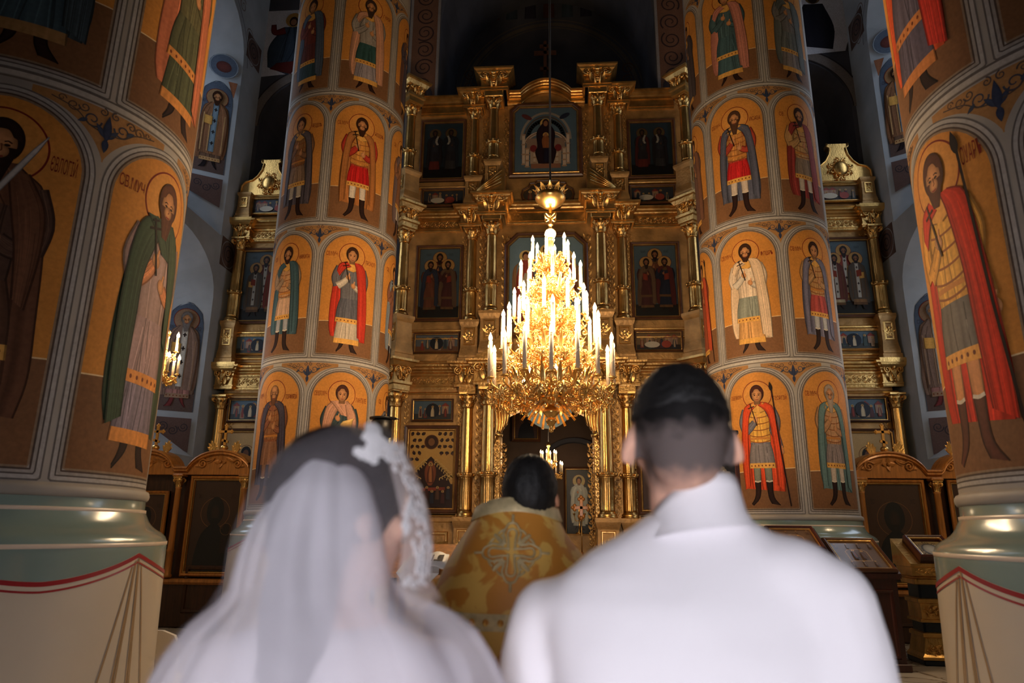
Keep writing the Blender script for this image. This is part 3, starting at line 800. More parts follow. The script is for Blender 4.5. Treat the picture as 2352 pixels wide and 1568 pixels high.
# ---------------------------------------------------------------- painted pillars
GOLDBG = (204, 136, 62); BROWN = (126, 88, 58)
def pillar(label, cx, cy, bands, off, figs, R=0.9, fine=1.0, peak0=90, hs=.75):
    root = thing('painted_pillar', label, 'pillar', (cx, cy, FLOOR), 'painted pillars of the nave')
    mb = MB().lathe([(R, 1.70), (R, 15.55)], 240, cx, cy, 0, cap=False)
    mb.build('shaft', M['trim'], root)
    # base mouldings, glossy grey-green
    t = np.linspace(-PI/2, PI/2, 7)
    mb = MB().lathe([(R-.01, 1.635)]+[(R+.006+.022*math.cos(q), 1.672+.032*math.sin(q)) for q in t]+[(R-.01, 1.72)], 160, cx, cy, 0, cap=False)
    mb.build('ring_moulding', M['trim'], root)
    prof = [(R+.165, 1.18), (R+.162, 1.36), (R+.160, 1.405), (R+.150, 1.43), (R+.125, 1.455), (R+.09, 1.475), (R+.065, 1.495), (R+.045, 1.52), (R+.03, 1.55), (R+.018, 1.575), (R+.012, 1.59), (R+.010, 1.64)]
    MB().lathe(prof, 160, cx, cy, 0, cap=False).build('base_moulding', M['green'], root)
    for z, rr in ((1.578, R+.0205), (1.396, R+.1635)):
        MB().lathe([(rr-.006, z-.012), (rr, z-.010), (rr, z+.010), (rr-.008, z+.012)], 160, cx, cy, 0, cap=False).build('cream_stripe', M['cream_line'], root)
    # painted drapery with red-edged swags
    RD = R+.167
    a = np.linspace(0, 2*PI, 241)
    def low(a_):
        k = ((np.degrees(a_)-peak0) % 60)/60.0
        return 1.352-.118*(1-np.abs(2*k-1)**1.6)
    def ringp(aa, z, rr): return np.stack([cx+rr*np.sin(aa), cy-rr*np.cos(aa), z], -1)
    mb = MB().grid(np.array([ringp(a, np.full(241, FLOOR), RD+.03), ringp(a, np.full(241, .75), RD+.012), ringp(a, low(a), np.full(241, RD))]), True, flip=False)
    mb.build('painted_drapery', M['cream'], root)
    for dz, w_ in ((-.012, .022), (-.048, .010)):
        z = low(a)+dz
        MB().grid(np.array([ringp(a, z-w_/2, RD+.0025+.002), ringp(a, z+w_/2, RD+.0025)]), True).build('red_swag_line', M['red_line'], root)
    mb = MB()
    for k in range(6):
        p0 = peak0+60*k
        for sp in (-20, -9.5, -7.5, 2, 4, 16):
            t = np.linspace(0, 1, 9)
            aa = np.radians(p0+sp*(.12+.88*t)); z = (1.33-.05*abs(sp)/20)*(1-t)+(FLOOR+.01)*t
            rr = RD+.003+.03*t
            d = np.radians(.30)
            mb.grid(np.array([ringp(aa-d, z, rr), ringp(aa+d, z, rr)]), True)
    mb.build('fold_lines', M['tan_line'], root)
    w0 = R*math.radians(30)          # half bay
    for ti in range(len(bands)-1):
        z0, z1 = bands[ti], bands[ti+1]
        v0, vt = z0+.085, z1-.16
        w = w0-.088; rise = .36; vs = vt-rise
        for k in range(-2, 3):
            key = (ti, k)
            if key not in figs: continue
            th = off+30+60*k
            mp = cyl_map(cx, cy, R, th, 0)
            P = Paint(mp, .00013); P.layer = 4
            # frame bands
            o1 = panel_outline(w, v0, vs, vt, 40)
            def off_outline(d): return panel_outline(w+d, v0-d, vs, vt+d, 40)
            for d, wd, c_ in ((.068, .010, (104, 98, 94)), (.054, .020, (172, 166, 160)), (.040, .008, (88, 80, 76)), (.028, .016, (158, 150, 142)), (.016, .010, (84, 70, 62)), (.005, .012, (140, 118, 96))):
                q = off_outline(d); P.stroke(np.concatenate([q, q[:1]]), wd, c_); 
            # field
            nv = 34; vv = np.concatenate([np.linspace(v0, vs, 16, endpoint=False), vs+rise*np.sin(np.linspace(0, PI/2, 18))])
            Lp = [(-max(arch_half(w, vs, vt, v), .01), v) for v in vv]; Rp = [(-x, v) for x, v in Lp]
            P.strip(Lp, Rp, GOLDBG, nu=26, nv=nv, edge=.06, smooth=False)
            g0 = v0+.27*(vt-v0)
            P.strip([(-w, v0), (-w, g0-.02)], [(w, v0), (w, g0+.02)], BROWN, nu=26, nv=5, edge=.04, smooth=False)
            P.stroke([(-w, g0-.02), (w, g0+.02)], .008, (226, 196, 150))
            pan = P.build('fresco_panel', M['paint'], root)
            f = figs[key]
            P2 = Paint(mp, .00013); P2.layer = P.layer+1
            H = (z1-z0)*f.get('hs', hs)
            tl, tr = f.get('txt', ('СВ.МУЧ', ''))
            tz = z0+.13+H*f.get('tz', .925)
            th_ = f.get('th', .062)
            hr = .124*H+.016; u0 = f.get('u', 0.0); wa = w-.026
            if tl: P2.text(tl, (-wa+u0-hr)/2, tz-.02, th_, DKRED, .55, maxw=u0-hr+wa)
            if tr: P2.text(tr, (wa+u0+hr)/2, tz-.07, th_, DKRED, .55, maxw=wa-u0-hr)
            if P2.n: P2.build('inscription', M['paint'], pan)
            P3 = Paint(mp, .00010); P3.layer = 1.35*P.layer+2
            P3.rs = np.random.RandomState(ti*7+k+int(abs(cx)*100))
            saint(P3, f.get('u', 0.0), z0+.135, H, f, f.get('flip', 1), fine)
            P3.build('painted_saint', M['paint'], pan, f.get('label'))
        # spandrel ornaments over the dividers and the band between the tiers
        for k in range(-2, 3):
            if (ti, k) not in figs: continue
            for dv in (k, k+1):
                th = off+60*dv
                if dv == k+1 and (ti, k+1) in figs: continue
                mp = cyl_map(cx, cy, R, th, 0); P = Paint(mp, .00013); P.layer = 1.5
                va, vb = vs+.14, z1-.052
                vv = np.linspace(va, vb, 40)
                hw_ = [max(.004, w0-.055-arch_half(w+.06, vs, vt+.06, v)) if v < vt+.06 else w0-.08 for v in vv]
                hw_ = [min(h, .40) for h in hw_]
                P.strip([(-h, v) for h, v in zip(hw_, vv)], list(zip(hw_, vv)), (170, 124, 76), nu=14, nv=60, edge=.1, smooth=False)
                ct = vb-.12
                for q in (-1, 1):
                    P.scroll(q*.085, ct+.03, .05, 1.4, .011, (70, 70, 80), PI if q > 0 else 0, q)
                    P.scroll(q*.19, ct+.075, .035, 1.3, .009, (96, 74, 60), 0, q)
                    P.scroll(q*.135, ct+.085, .03, 1.3, .008, (80, 70, 66), PI, -q); P.scroll(q*.25, ct+.095, .022, 1.2, .007, (96, 74, 60), 0, -q); P.scroll(q*.035, ct+.10, .026, 1.3, .008, (80, 70, 70), PI/2, q)
                    P.stroke(curve([(q*.02, ct-.03), (q*.10, ct-.01), (q*.17, ct+.05), (q*.30, ct+.09)], 12), .007, (84, 70, 62))
                    P.leaf(q*.11, ct+.02, .06, .025, q*.6 if q > 0 else PI+.6, (66, 72, 88))
                    P.leaf(0, ct-.06, .10, .035, PI/2+q*.7, (62, 70, 92))
                P.leaf(0, ct-.08, .17, .05, PI/2, (54, 62, 86)); P.leaf(0, ct-.06, .09, .04, -PI/2, (54, 62, 86))
                P.build('spandrel_ornament', M['paint'], root)
        mp = cyl_map(cx, cy, R, off, 0); P = Paint(mp, .00013); P.layer = 4
        ks = [k for (t_, k) in figs if t_ == ti]
        if ks:
            u0, u1 = R*math.radians(60*min(ks)), R*math.radians(60*(max(ks)+1))
            for dz, wd, c_ in ((.022, .012, (104, 96, 90)), (0, .03, (184, 176, 166)), (-.026, .012, (112, 102, 94))):
                P.stroke(np.stack([np.linspace(u0, u1, 60), np.full(60, z1-.012+dz)], -1), wd, c_)
            P.build('tier_band', M['paint'], root)
    return root

RED = (196, 58, 40); ORN = (214, 92, 48); BLU = (86, 100, 122); GRN = (72, 88, 70); LIL = (150, 130, 136); WHT = (214, 200, 180); TEAL = (70, 96, 104); MAR = (128, 52, 46); ARM = (224, 164, 76); PNK = (206, 150, 118)
Bd = [1.70, 3.66, 5.63, 7.72, 9.80]
pillar('painted pillar behind the bride, with bearded and young saints in red cloaks', -3.129, 9.657, Bd, 4.0, {
    (0, -1): dict(style='war', cloak=(78, 70, 84), tunic=(150, 92, 62), skirt=(150, 104, 76), armor=(160, 106, 66), hose=(150, 110, 84), beard=.5, bald=1, hair=(110, 70, 46), txt=('МУЧ.', 'ПОРФИРІЙ'), drape=3, hem=None),
    (0, 0): dict(style='robe', cloak=PNK, cloak2=(60, 72, 70), tunic=(60, 76, 78), under=PNK, skirt=PNK, txt=('СВ.ВЛ.МУЧ', 'ПАНТЕЛЕ'), item='box', hair=(74, 38, 26), drape=2, label='young saint in a pale pink mantle holding a golden box'),
    (0, 1): dict(style='robe', cloak=(120, 120, 128), tunic=(150, 140, 140), txt=('СВ.', ''), item='cross'),
    (1, -1): dict(style='war', cloak=TEAL, tunic=(170, 140, 110), armor=(200, 150, 104), skirt=(214, 172, 140), hose=(170, 170, 176), beard=.2, txt=('СВ.', 'НИКИТА'), cloak_bottom=.14),
    (1, 0): dict(style='robe', cloak=RED, tunic=(110, 108, 112), skirt=(92, 92, 100), under=(196, 180, 158), arm=(110, 106, 110), cuffs=WHT, txt=('СВ.МУЧ.', 'ПРОКОП'), item='cross', drape=1, label='young saint in a red cloak holding a small dark cross'),
    (1, 1): dict(style='war', cloak=(140, 150, 160), tunic=(150, 100, 80), txt=('СВ.', ''), item='cross'),
    (2, -1): dict(style='war', cloak=(96, 88, 96), tunic=(140, 100, 70), armor=(150, 104, 60), skirt=(150, 120, 96), hose=(196, 180, 160), txt=('', 'ѲЕОДОТЪ'), drape=3),
    (2, 0): dict(style='war', cloak=(176, 112, 60), tunic=(186, 60, 44), armor=(206, 140, 66), skirt=(196, 36, 34), hose=(222, 206, 186), beard=.6, txt=('СВ.МУЧ', 'ѲЕОДОРЪ'), item='cross', drape=3, label='bearded warrior saint in a red kilt and ochre cape'),
    (2, 1): dict(style='war', cloak=(120, 100, 100), tunic=(150, 104, 76), txt=('СВ.', '')),
    (3, -1): dict(style='robe', cloak=BLU, tunic=(124, 58, 50), skirt=(110, 60, 60), under=(58, 84, 98), txt=('', '')),
    (3, 0): dict(style='robe', cloak=PNK, tunic=(160, 150, 140), skirt=(54, 86, 84), under=(160, 150, 156), beard=.8, txt=('', 'ГУРІЙ'), hair=(70, 50, 40), label='bearded saint in a green tunic and pale pink cloak'),
    (3, 1): dict(style='robe', cloak=(120, 84, 70), tunic=(90, 80, 90), txt=('', '')),
})
pillar('painted pillar beside the groom, with a lance-bearing saint in a red cloak', 3.257, 9.806, Bd, -1.5, {
    (0, -1): dict(style='war', cloak=(222, 78, 40), tunic=(120, 116, 124), armor=(232, 172, 76), skirt=(132, 124, 124), hose=(132, 132, 116), txt=('СВ.ВЕЛИКОМУЧ', 'ГЕОРГІЙ'), item='spear', hair=(70, 30, 22), drape=3, arm_down=1, th=.052, label='young warrior saint in golden armour and red cape with a long lance'),
    (0, 0): dict(style='war', cloak=(104, 132, 130), tunic=(190, 140, 96), armor=(196, 148, 104), skirt=(150, 134, 130), hose=(206, 190, 172), beard=1.4, hair=(170, 150, 130), txt=('СВ.МУЧ', ''), drape=3, label='grey-bearded saint in a pale green cape'),
    (0, -2): dict(style='war', cloak=ORN, tunic=(150, 90, 60), txt=('', '')),
    (1, -1): dict(style='robe', cloak=(226, 194, 158), tunic=(226, 200, 170), skirt=(140, 144, 130), under=(216, 160, 96), cuffs=WHT, beard=.25, txt=('СВ.МУЧ', 'ФЛѠРЪ'), item='cross', drape=1, label='saint in a pale cream cloak holding a small cross'),
    (1, 0): dict(style='war', cloak=(120, 116, 136), tunic=(196, 150, 100), armor=(202, 150, 92), skirt=(190, 84, 76), hose=(196, 194, 194), txt=('СВ.МУЧ', ''), item='cross', drape=3),
    (1, -2): dict(style='robe', cloak=(190, 80, 50), tunic=(160, 80, 54), txt=('', ''), item='spear'),
    (2, -1): dict(style='war', cloak=(90, 92, 108), tunic=(176, 70, 50), armor=(200, 136, 70), skirt=(200, 40, 40), hose=(216, 196, 176), beard=1.3, hair=(84, 56, 40), txt=('СВ.МУЧ', 'ИСАІА'), item='cross', drape=3, label='bearded warrior saint in a red kilt and dark blue cape'),
    (2, 0): dict(style='war', cloak=(150, 60, 54), tunic=(196, 150, 96), armor=(206, 160, 100), skirt=(150, 128, 108), hose=(206, 190, 172), beard=.5, txt=('СВ.', ''), item='cross'),
    (2, -2): dict(style='robe', cloak=(130, 90, 70), tunic=(120, 90, 80), txt=('', '')),
    (3, -1): dict(style='robe', cloak=(200, 130, 110), tunic=(76, 100, 104), skirt=(72, 98, 104), under=(72, 98, 104), txt=('', ''), label='saint in a long blue-green robe, cut by the top of the picture'),
    (3, 0): dict(style='robe', cloak=(110, 114, 110), tunic=(130, 124, 118), under=(150, 140, 136), skirt=(120, 124, 120), txt=('', '')),
    (3, -2): dict(style='robe', cloak=(80, 70, 70), tunic=(90, 80, 80), txt=('', '')),
})
pillar('near left painted pillar with a green-cloaked saint, cut by the picture edge', -3.13, 3.876, [1.70, 3.90, 6.0], 0.0, {
    (0, 0): dict(style='robe', cloak=(112, 74, 52), tunic=(96, 70, 56), skirt=(110, 76, 56), under=(80, 60, 50), beard=1.0, hair=(48, 28, 20), txt=('СВ.', 'ЄВЛОГІЙ'), item='sword', drape=2, th=.088, tu=.325, tsx=.30, hs=.79, label='dark-bearded saint in a brown cloak holding a sword'),
    (0, 1): dict(style='robe', cloak=(64, 80, 60), tunic=(168, 138, 130), skirt=(170, 140, 138), under=(136, 124, 138), cuffs=(220, 140, 90), beard=.8, hair=(96, 54, 34), txt=('СВ.МУЧ', ''), item='cross', drape=2, th=.075, tu=.285, tsx=.34, u=.05, hs=.80, hem=(222, 146, 74), label='bearded saint in a dark green cloak and lilac robe'),
    (0, 2): dict(style='robe', cloak=(190, 110, 60), tunic=(170, 130, 100), txt=('', '')),
    (1, 0): dict(style='robe', cloak=(70, 84, 92), tunic=(70, 90, 100), skirt=(74, 92, 104), under=(74, 96, 108), hem=(170, 130, 84), txt=('', '')),
    (1, 1): dict(style='robe', cloak=(206, 120, 84), tunic=(110, 104, 72), skirt=(96, 96, 68), under=(88, 92, 66), hem=(220, 146, 76), txt=('', '')),
    (1, 2): dict(style='robe', cloak=(214, 104, 60), tunic=(214, 120, 80), txt=('', '')),
}, fine=1.5)
pillar('near right painted pillar with an orange-cloaked spear bearer, cut by the picture edge', 3.26, 3.666, [1.72, 3.80, 5.9], 0.0, {
    (0, -2): dict(style='war', cloak=(206, 54, 30), tunic=(226, 160, 70), armor=(228, 166, 72), skirt=(112, 104, 96), hose=(220, 150, 96), hem=(232, 164, 80), boots=(96, 54, 40), beard=.45, hair=(84, 42, 26), txt=('', 'ОУАРЪ'), item='spear', arm_down=1, drape=1, th=.10, tu=.27, tsx=.42, hs=.80, u=.01, tz=.95, label='saint in golden armour and flaming red cloak holding a spear'),
    (0, -1): dict(style='robe', cloak=(90, 90, 96), tunic=(110, 90, 80), txt=('', '')),
    (1, -2): dict(style='robe', cloak=(206, 60, 44), cloak2=(224, 92, 50), tunic=(92, 84, 96), skirt=(96, 88, 102), under=(96, 88, 104), hem=(206, 130, 72), txt=('', '')),
    (1, -1): dict(style='robe', cloak=(60, 50, 50), tunic=(60, 56, 60), txt=('', '')),
}, fine=1.5)
# ---------------------------------------------------------------- gilded carving shared between things
def spiral3(cx, cz, r, turns, a0, sgn, y=0.0, n=16, inner=.15):
    t = np.linspace(0, 1, n); a = a0+sgn*turns*2*PI*t; rr = r*(1-(1-inner)*t)
    return np.stack([cx+rr*np.cos(a), np.full(n, y), cz+rr*np.sin(a)], -1)
def leaf3(mb, o, d, side, nrm, ln, wd, curl=.3, n=5):
    """a curling acanthus leaf from o along d, bending out along nrm"""
    o, d, side, nrm = [np.array(k, float) for k in (o, d, side, nrm)]
    rows = []
    for t in np.linspace(0, 1, n):
        wv = wd/2*(math.sin(PI*min(1, .25+.75*t))**.8)*(1 if t < .98 else .2)
        c = o+d*ln*(t-.25*curl*t**3)+nrm*ln*curl*t**2.2
        rows.append([c-side*wv, c-side*wv*.45+nrm*wd*.10, c+nrm*wd*.02, c+side*wv*.45+nrm*wd*.10, c+side*wv])
    mb.grid(np.array(rows), True)

def make_capital():
    """corinthian capital, radius 1 at the neck, 2.6 high"""
    mb = MB()
    mb.lathe([(1.0, 0), (1.12, .06), (1.12, .16), (1.0, .2), (1.0, .9), (1.15, 1.6), (1.45, 2.15)], 16)
    for row, (z, ln, k, wd) in enumerate(((.2, 1.0, 8, .75), (.75, 1.1, 8, .7))):
        for i in range(k):
            a = 2*PI*(i+.5*row)/k
            nr = (math.cos(a), math.sin(a), 0); sd = (-math.sin(a), math.cos(a), 0)
            leaf3(mb, (1.03*nr[0], 1.03*nr[1], z), (0, 0, 1), sd, nr, ln, wd, .5)
    for i in range(4):
        a = PI/4+PI/2*i
        u = np.array([math.cos(a), math.sin(a), 0])
        t = np.linspace(0, 1, 14); ang = -PI/2+t*3.2*PI; rr = .42*(1-.8*t)
        P = np.array([u*(1.62+rr_*math.cos(q))+np.array([0, 0, 1.78+rr_*math.sin(q)]) for q, rr_ in zip(ang, rr)])
        P = np.concatenate([[u*1.05+np.array([0, 0, 1.15])], P])
        mb.tube(P, .13, 5)
    for i in range(4):
        a = PI/2*i; mb.ell((1.45*math.cos(a), 1.45*math.sin(a), 2.2), (.25, .25, .2), 8, 5)
    A = 1.62
    q = []
    for i in range(4):
        a0 = PI/4+PI/2*i
        q.append((A*1.28*math.cos(a0), A*1.28*math.sin(a0)))
        a1 = a0+PI/4; q.append((A*.84*math.cos(a1), A*.84*math.sin(a1)))
    mb.prism(q, 2.25, 2.6, 'xy')
    return mb.mesh('capital', M['gold_bright'])
CAPITAL = make_capital()

def make_volute():
    """carved console scroll, 1 high, facing -y"""
    mb = MB()
    for sg in (-1, 1):
        P = spiral3(sg*.42, .72, .24, 1.6, PI/2 if sg > 0 else PI/2, -sg, -.12, 16)
        mb.tube(np.concatenate([[(sg*.1, -.1, .0), (sg*.12, -.12, .5), (sg*.25, -.12, .9)], P]), .055, 5)
        leaf3(mb, (sg*.18, -.1, .1), (sg*.35, 0, .9), (0.9, 0, -sg*.35), (0, -1, 0), .55, .24, .4)
    leaf3(mb, (0, -.1, .95), (0, 0, -1), (1, 0, 0), (0, -1, 0), .9, .36, .35)
    mb.ell((0, -.2, .82), (.13, .12, .12), 8, 6)
    for k in range(5): mb.ell((0, -.16, .66-.13*k), (.085, .07, .07), 7, 4)
    return mb.mesh('carved_console', M['gold_bright'])
VOLUTE = make_volute()

def make_vine(n):
    """upright vine relief, 1 wide and n high, facing -y"""
    mb = MB()
    z = np.linspace(0, n, n*10+1); x = .22*np.sin(z*PI)
    mb.tube(np.stack([x, np.full(len(z), -.03), z], -1), .045, 4)
    for k in range(n):
        for q, sg in ((.25, 1), (.75, -1)):
            zc = k+q+.2
            mb.tube(spiral3(-sg*.12, zc, .26, 1.3, 0 if sg < 0 else PI, sg, -.03, 11), .045, 4)
            leaf3(mb, (sg*.2, -.02, k+q), (sg*.5, 0, .85), (.85, 0, -sg*.5), (0, -1, 0), .5, .26, .25, 4)
            mb.ell((-sg*.12, -.05, zc), (.09, .06, .09), 6, 4)
    return mb.mesh('vine_relief', M['gold'])
VINE = {}
def vine(parent, x, y, z0, z1, wd, rot=0, rx=0):
    n = max(1, round((z1-z0)/wd/1.05))
    if n not in VINE: VINE[n] = make_vine(n)
    return inst('vine_relief', VINE[n], parent, Vector((x, y, z0))-wloc(parent), (0, rx, rot), (wd, wd, (z1-z0)/n))
FRIEZE = {}
def frieze(parent, x0, x1, y, zc, h, rot=0):
    """running scroll relief along x"""
    n = max(1, round((x1-x0)/h/1.1))
    if n not in FRIEZE: FRIEZE[n] = make_vine(n)
    o = inst('frieze_relief', FRIEZE[n], parent, Vector((x0, y, zc))-wloc(parent), (0, PI/2, 0), (h, h, (x1-x0)/n))
    return o

def make_bouquet():
    """carved flower spray, 1 high"""
    mb = MB()
    for k in range(5):
        a = PI/2+(k-2)*.55
        leaf3(mb, (0, -.02, .3), (math.cos(a), 0, math.sin(a)), (-math.sin(a), 0, math.cos(a)), (0, -1, 0), .55, .24, .3)
    for x, z, r in ((0, .55, .13), (-.2, .66, .10), (.2, .66, .10), (0, .8, .1), (-.12, .42, .09), (.12, .42, .09)):
        mb.ell((x, -.09, z), (r, r*.7, r), 8, 5)
    mb.tube([(0, -.03, .35), (-.08, -.04, .15), (.05, -.03, 0)], .03, 4)
    leaf3(mb, (0, -.02, .2), (-.8, 0, -.4), (.4, 0, -.8), (0, -1, 0), .3, .16, .2); leaf3(mb, (0, -.02, .2), (.8, 0, -.4), (.4, 0, .8), (0, -1, 0), .3, .16, .2)
    return mb.mesh('carved_bouquet', M['gold_bright'])
BOUQUET = make_bouquet()

_cols = {}
def icon_column(parent, x, y, z0, zc, r, rot=0.0, ring=None, hcap=None, label=None):
    """free-standing gilded column: base at z0, capital starts at zc"""
    h = zc-z0
    ring = ring or .40
    key = (round(h, 2), round(r, 3), round(ring, 2))
    if key not in _cols:
        k = h*ring
        mb = MB()
        mb.lathe([(1.45*r, 0), (1.45*r, .025), (1.3*r, .03), (1.4*r, .05), (1.3*r, .07), (1.12*r, .085), (1.15*r, .10)], 20)
        pr = [(1.08*r, .10)]+[(1.08*r, q) for q in np.linspace(.14, k-.05, 4)]+[(1.08*r, k-.03)]
        mb.lathe(pr, 48, flute=(16, .13, .13, k-.045))
        pr2 = [(r, k+.05)]+[(r*(1-.12*q), k+.06+(h-k-.08)*q) for q in np.linspace(0, 1, 5)]+[(.88*r, h)]
        mb.lathe(pr2, 48, flute=(12, .07, k+.055, h-.015))
        sh = mb.mesh('column_shaft', M['gold_bright'])
        mb = MB()
        mb.lathe([(1.1*r, k-.035), (1.4*r, k-.025), (1.45*r, k-.005), (1.2*r, k+.005), (1.12*r, k+.02), (1.25*r, k+.035), (1.05*r, k+.05)], 20)
        for i in range(8):
            a = 2*PI*i/8; mb.ell((1.35*r*math.cos(a), 1.35*r*math.sin(a), k+.02), (.28*r, .28*r, .35*r), 6, 4)
        _cols[key] = (sh, mb.mesh('collar_ring', M['gold']))
    sh, rg = _cols[key]
    base = Vector((x, y, z0))-wloc(parent)
    c = inst('column', sh, parent, base, (0, 0, rot))
    inst('collar_ring', rg, c)
    hc = hcap or 2.6*r
    inst('capital', CAPITAL, c, (0, 0, h), (0, 0, 0), (.92*r, .92*r, hc/2.6))
    return c

CORN = [(0, 0), (.03, 0), (.035, .02), (.035, .05), (.05, .055), (.05, .075), (.02, .08), (.02, .25), (.05, .26), (.05, .30), (.035, .305), (.06, .32), (.07, .345), (.11, .37), (.12, .40), (.16, .42), (.165, .455), (.15, .46), (0, .46)]
def entab(parent, path, z0, h, dep=1.0, name='entablature', mat='gold'):
    """stepped cornice wrapped round breaks; path runs left to right, mouldings grow toward -y"""
    pr = [(d*dep, z0+q/.46*h) for d, q in CORN]
    return MB().sweep(path, pr).build(name, M[mat], parent)

def pedestal(parent, x, y, z0, z1, wd, dep, rot=0.0, flare=True):
    o = MB()
    h = z1-z0
    hw, hd = wd/2, dep/2
    def ringq(k, z): return [(-hw*k, -hd*k, z), (hw*k, -hd*k, z), (hw*k, hd*k, z), (-hw*k, hd*k, z)]
    lv = [(1.12, 0), (1.12, .10*h), (1.0, .12*h), (1.02, .16*h), (1.0 if not flare else 1.0, .2*h), (.88, .36*h), (.86, .84*h), (.95, .88*h), (1.02, .92*h), (1.05, .94*h), (1.05, h)]
    V = []; F = []
    for k, z in lv: V += ringq(k, z)
    for j in range(len(lv)-1):
        for i in range(4): a = j*4+i; c = j*4+(i+1) % 4; F.append((a, c, c+4, a+4))
    F += [(3, 2, 1, 0), tuple(len(V)-4+i for i in range(4))]
    o.add(V, F)
    # raised panel on the front
    o2 = MB().frame([(-hw*.6, .40*h), (hw*.6, .40*h), (hw*.6, .82*h), (-hw*.6, .82*h)], [(0, hd*.87), (.012, hd*.87+.015), (.03, hd*.87+.015), (.04, hd*.87)])
    me = o.mesh('pedestal', M['gold_dull'])
    ob = inst('pedestal', me, parent, Vector((x, y, z0))-wloc(parent), (0, 0, rot))
    inst('panel_frame', o2.mesh('panel_frame', M['gold_bright']), ob)
    s = min(.36*h, wd*.75)
    inst('carved_bouquet', BOUQUET, ob, (0, -hd*.88, .61*h-s/2), (0, 0, 0), (s, s*.6, s))
    return ob

# ---------------------------------------------------------------- central icon screen
ICO = thing('iconostasis', 'tall gilded icon screen of three tiers in the middle, behind the great chandelier', 'icon screen', (0, 12.9, 0.52))
YP = 12.74    # face of the panels
def sx(a, Y=YP): return a
# body panels (with the royal doorway left open)
mb = MB()
DW, DH = .86, 3.72
for sg in (-1, 1):
    x0, x1 = sorted((sg*DW, sg*2.85)); mb.box(x0, x1, YP, YP+.25, .52, 4.5)
mb.box(-DW, DW, YP, YP+.25, DH, 4.5)
mb.box(-2.85, 2.85, YP, YP+.25, 4.5, 10.05)
mb.build('screen_wall', M['gold_dull'], ICO)
# arched head of the doorway
a = np.linspace(0, PI, 17)
mb = MB()
arc = [(DW*math.cos(t), 3.3+.4*math.sin(t)) for t in a]
mb.prism([(-DW, 3.3), (-DW, 3.76), (DW, 3.76), (DW, 3.3)]+arc, YP-.02, YP+.2)
mb.build('door_arch', M['gold'], ICO)
def path_of(yp, yo, yi, xe=2.62):
    """left to right, with breaks round outer and inner columns"""
    P = [(-xe, yp), (-1.66, yp), (-1.66, yo), (-1.29, yo), (-1.29, yi), (-.80, yi), (-.80, yp), (.80, yp), (.80, yi), (1.29, yi), (1.29, yo), (1.66, yo), (1.66, yp), (xe, yp)]
    return P
YO, YI = 12.48, 12.28
# tier entablatures: centre and wings, then blocks over the columns
entab(ICO, path_of(YP, YO, YI), 4.02, .46)
MB().sweep([(-DW, YP), (DW, YP)], [(0, 3.74), (.03, 3.75), (.05, 3.80), (.03, 3.82), (.03, 3.92), (.06, 3.95), (0, 4.0)]).build('door_cornice', M['gold'], ICO)
entab(ICO, [(-2.62, YP), (-1.66, YP), (-1.66, YO), (-1.29, YO), (-1.29, YP)], 7.22, .42)
entab(ICO, [(1.29, YP), (1.66, YP)][:0]+[(1.29, YP), (1.29, YO), (1.66, YO), (1.66, YP), (2.62, YP)], 7.22, .42)
entab(ICO, [(-1.29, YP), (-1.29, YI), (-.80, YI), (-.80, YP), (.80, YP), (.80, YI), (1.29, YI), (1.29, YP)], 7.36, .44)
entab(ICO, [(-2.62, YP), (-1.66, YP), (-1.66, YO), (-1.29, YO), (-1.29, YP)], 9.86, .40)
entab(ICO, [(1.29, YP), (1.29, YO), (1.66, YO), (1.66, YP), (2.62, YP)], 9.86, .40)
for sg in (-1, 1):
    q = sorted((sg*.80, sg*1.29))
    entab(ICO, [(q[0], YP), (q[0], YI), (q[1], YI), (q[1], YP)], 10.12, .46)
# curved gable over the middle of the top tier
pr = [(d, q) for d, q in CORN]
t = np.linspace(0, 1, 19)
xs = np.concatenate([[-.80, -.56], -.52+1.04*t, [.56, .80]])
zs = np.concatenate([[10.15, 10.15], 10.15+.27*np.sin(PI*t)**.8, [10.15, 10.15]])
rows = []
for x, z in zip(xs, zs): rows.append([(x, YP-.04-d*1.3, z+(q-.23)*.5) for d, q in CORN])
MB().grid(np.array(rows), False).build('curved_gable', M['gold'], ICO)
MB().prism([(-.8, 9.7)]+[(x, z) for x, z in zip(xs, zs)]+[(.8, 9.7)], YP-.03, YP+.2).build('gable_field', M['gold_dull'], ICO)
LV = dict(inner=[(1.70, 3.66, .122), (5.42, 6.98, .108), (8.55, 9.74, .098)], outer=[(1.70, 3.64, .108), (5.31, 6.96, .097), (8.31, 9.64, .09)], end=[(1.70, 3.64, .118), (5.36, 6.86, .106), (8.38, 9.66, .098)])
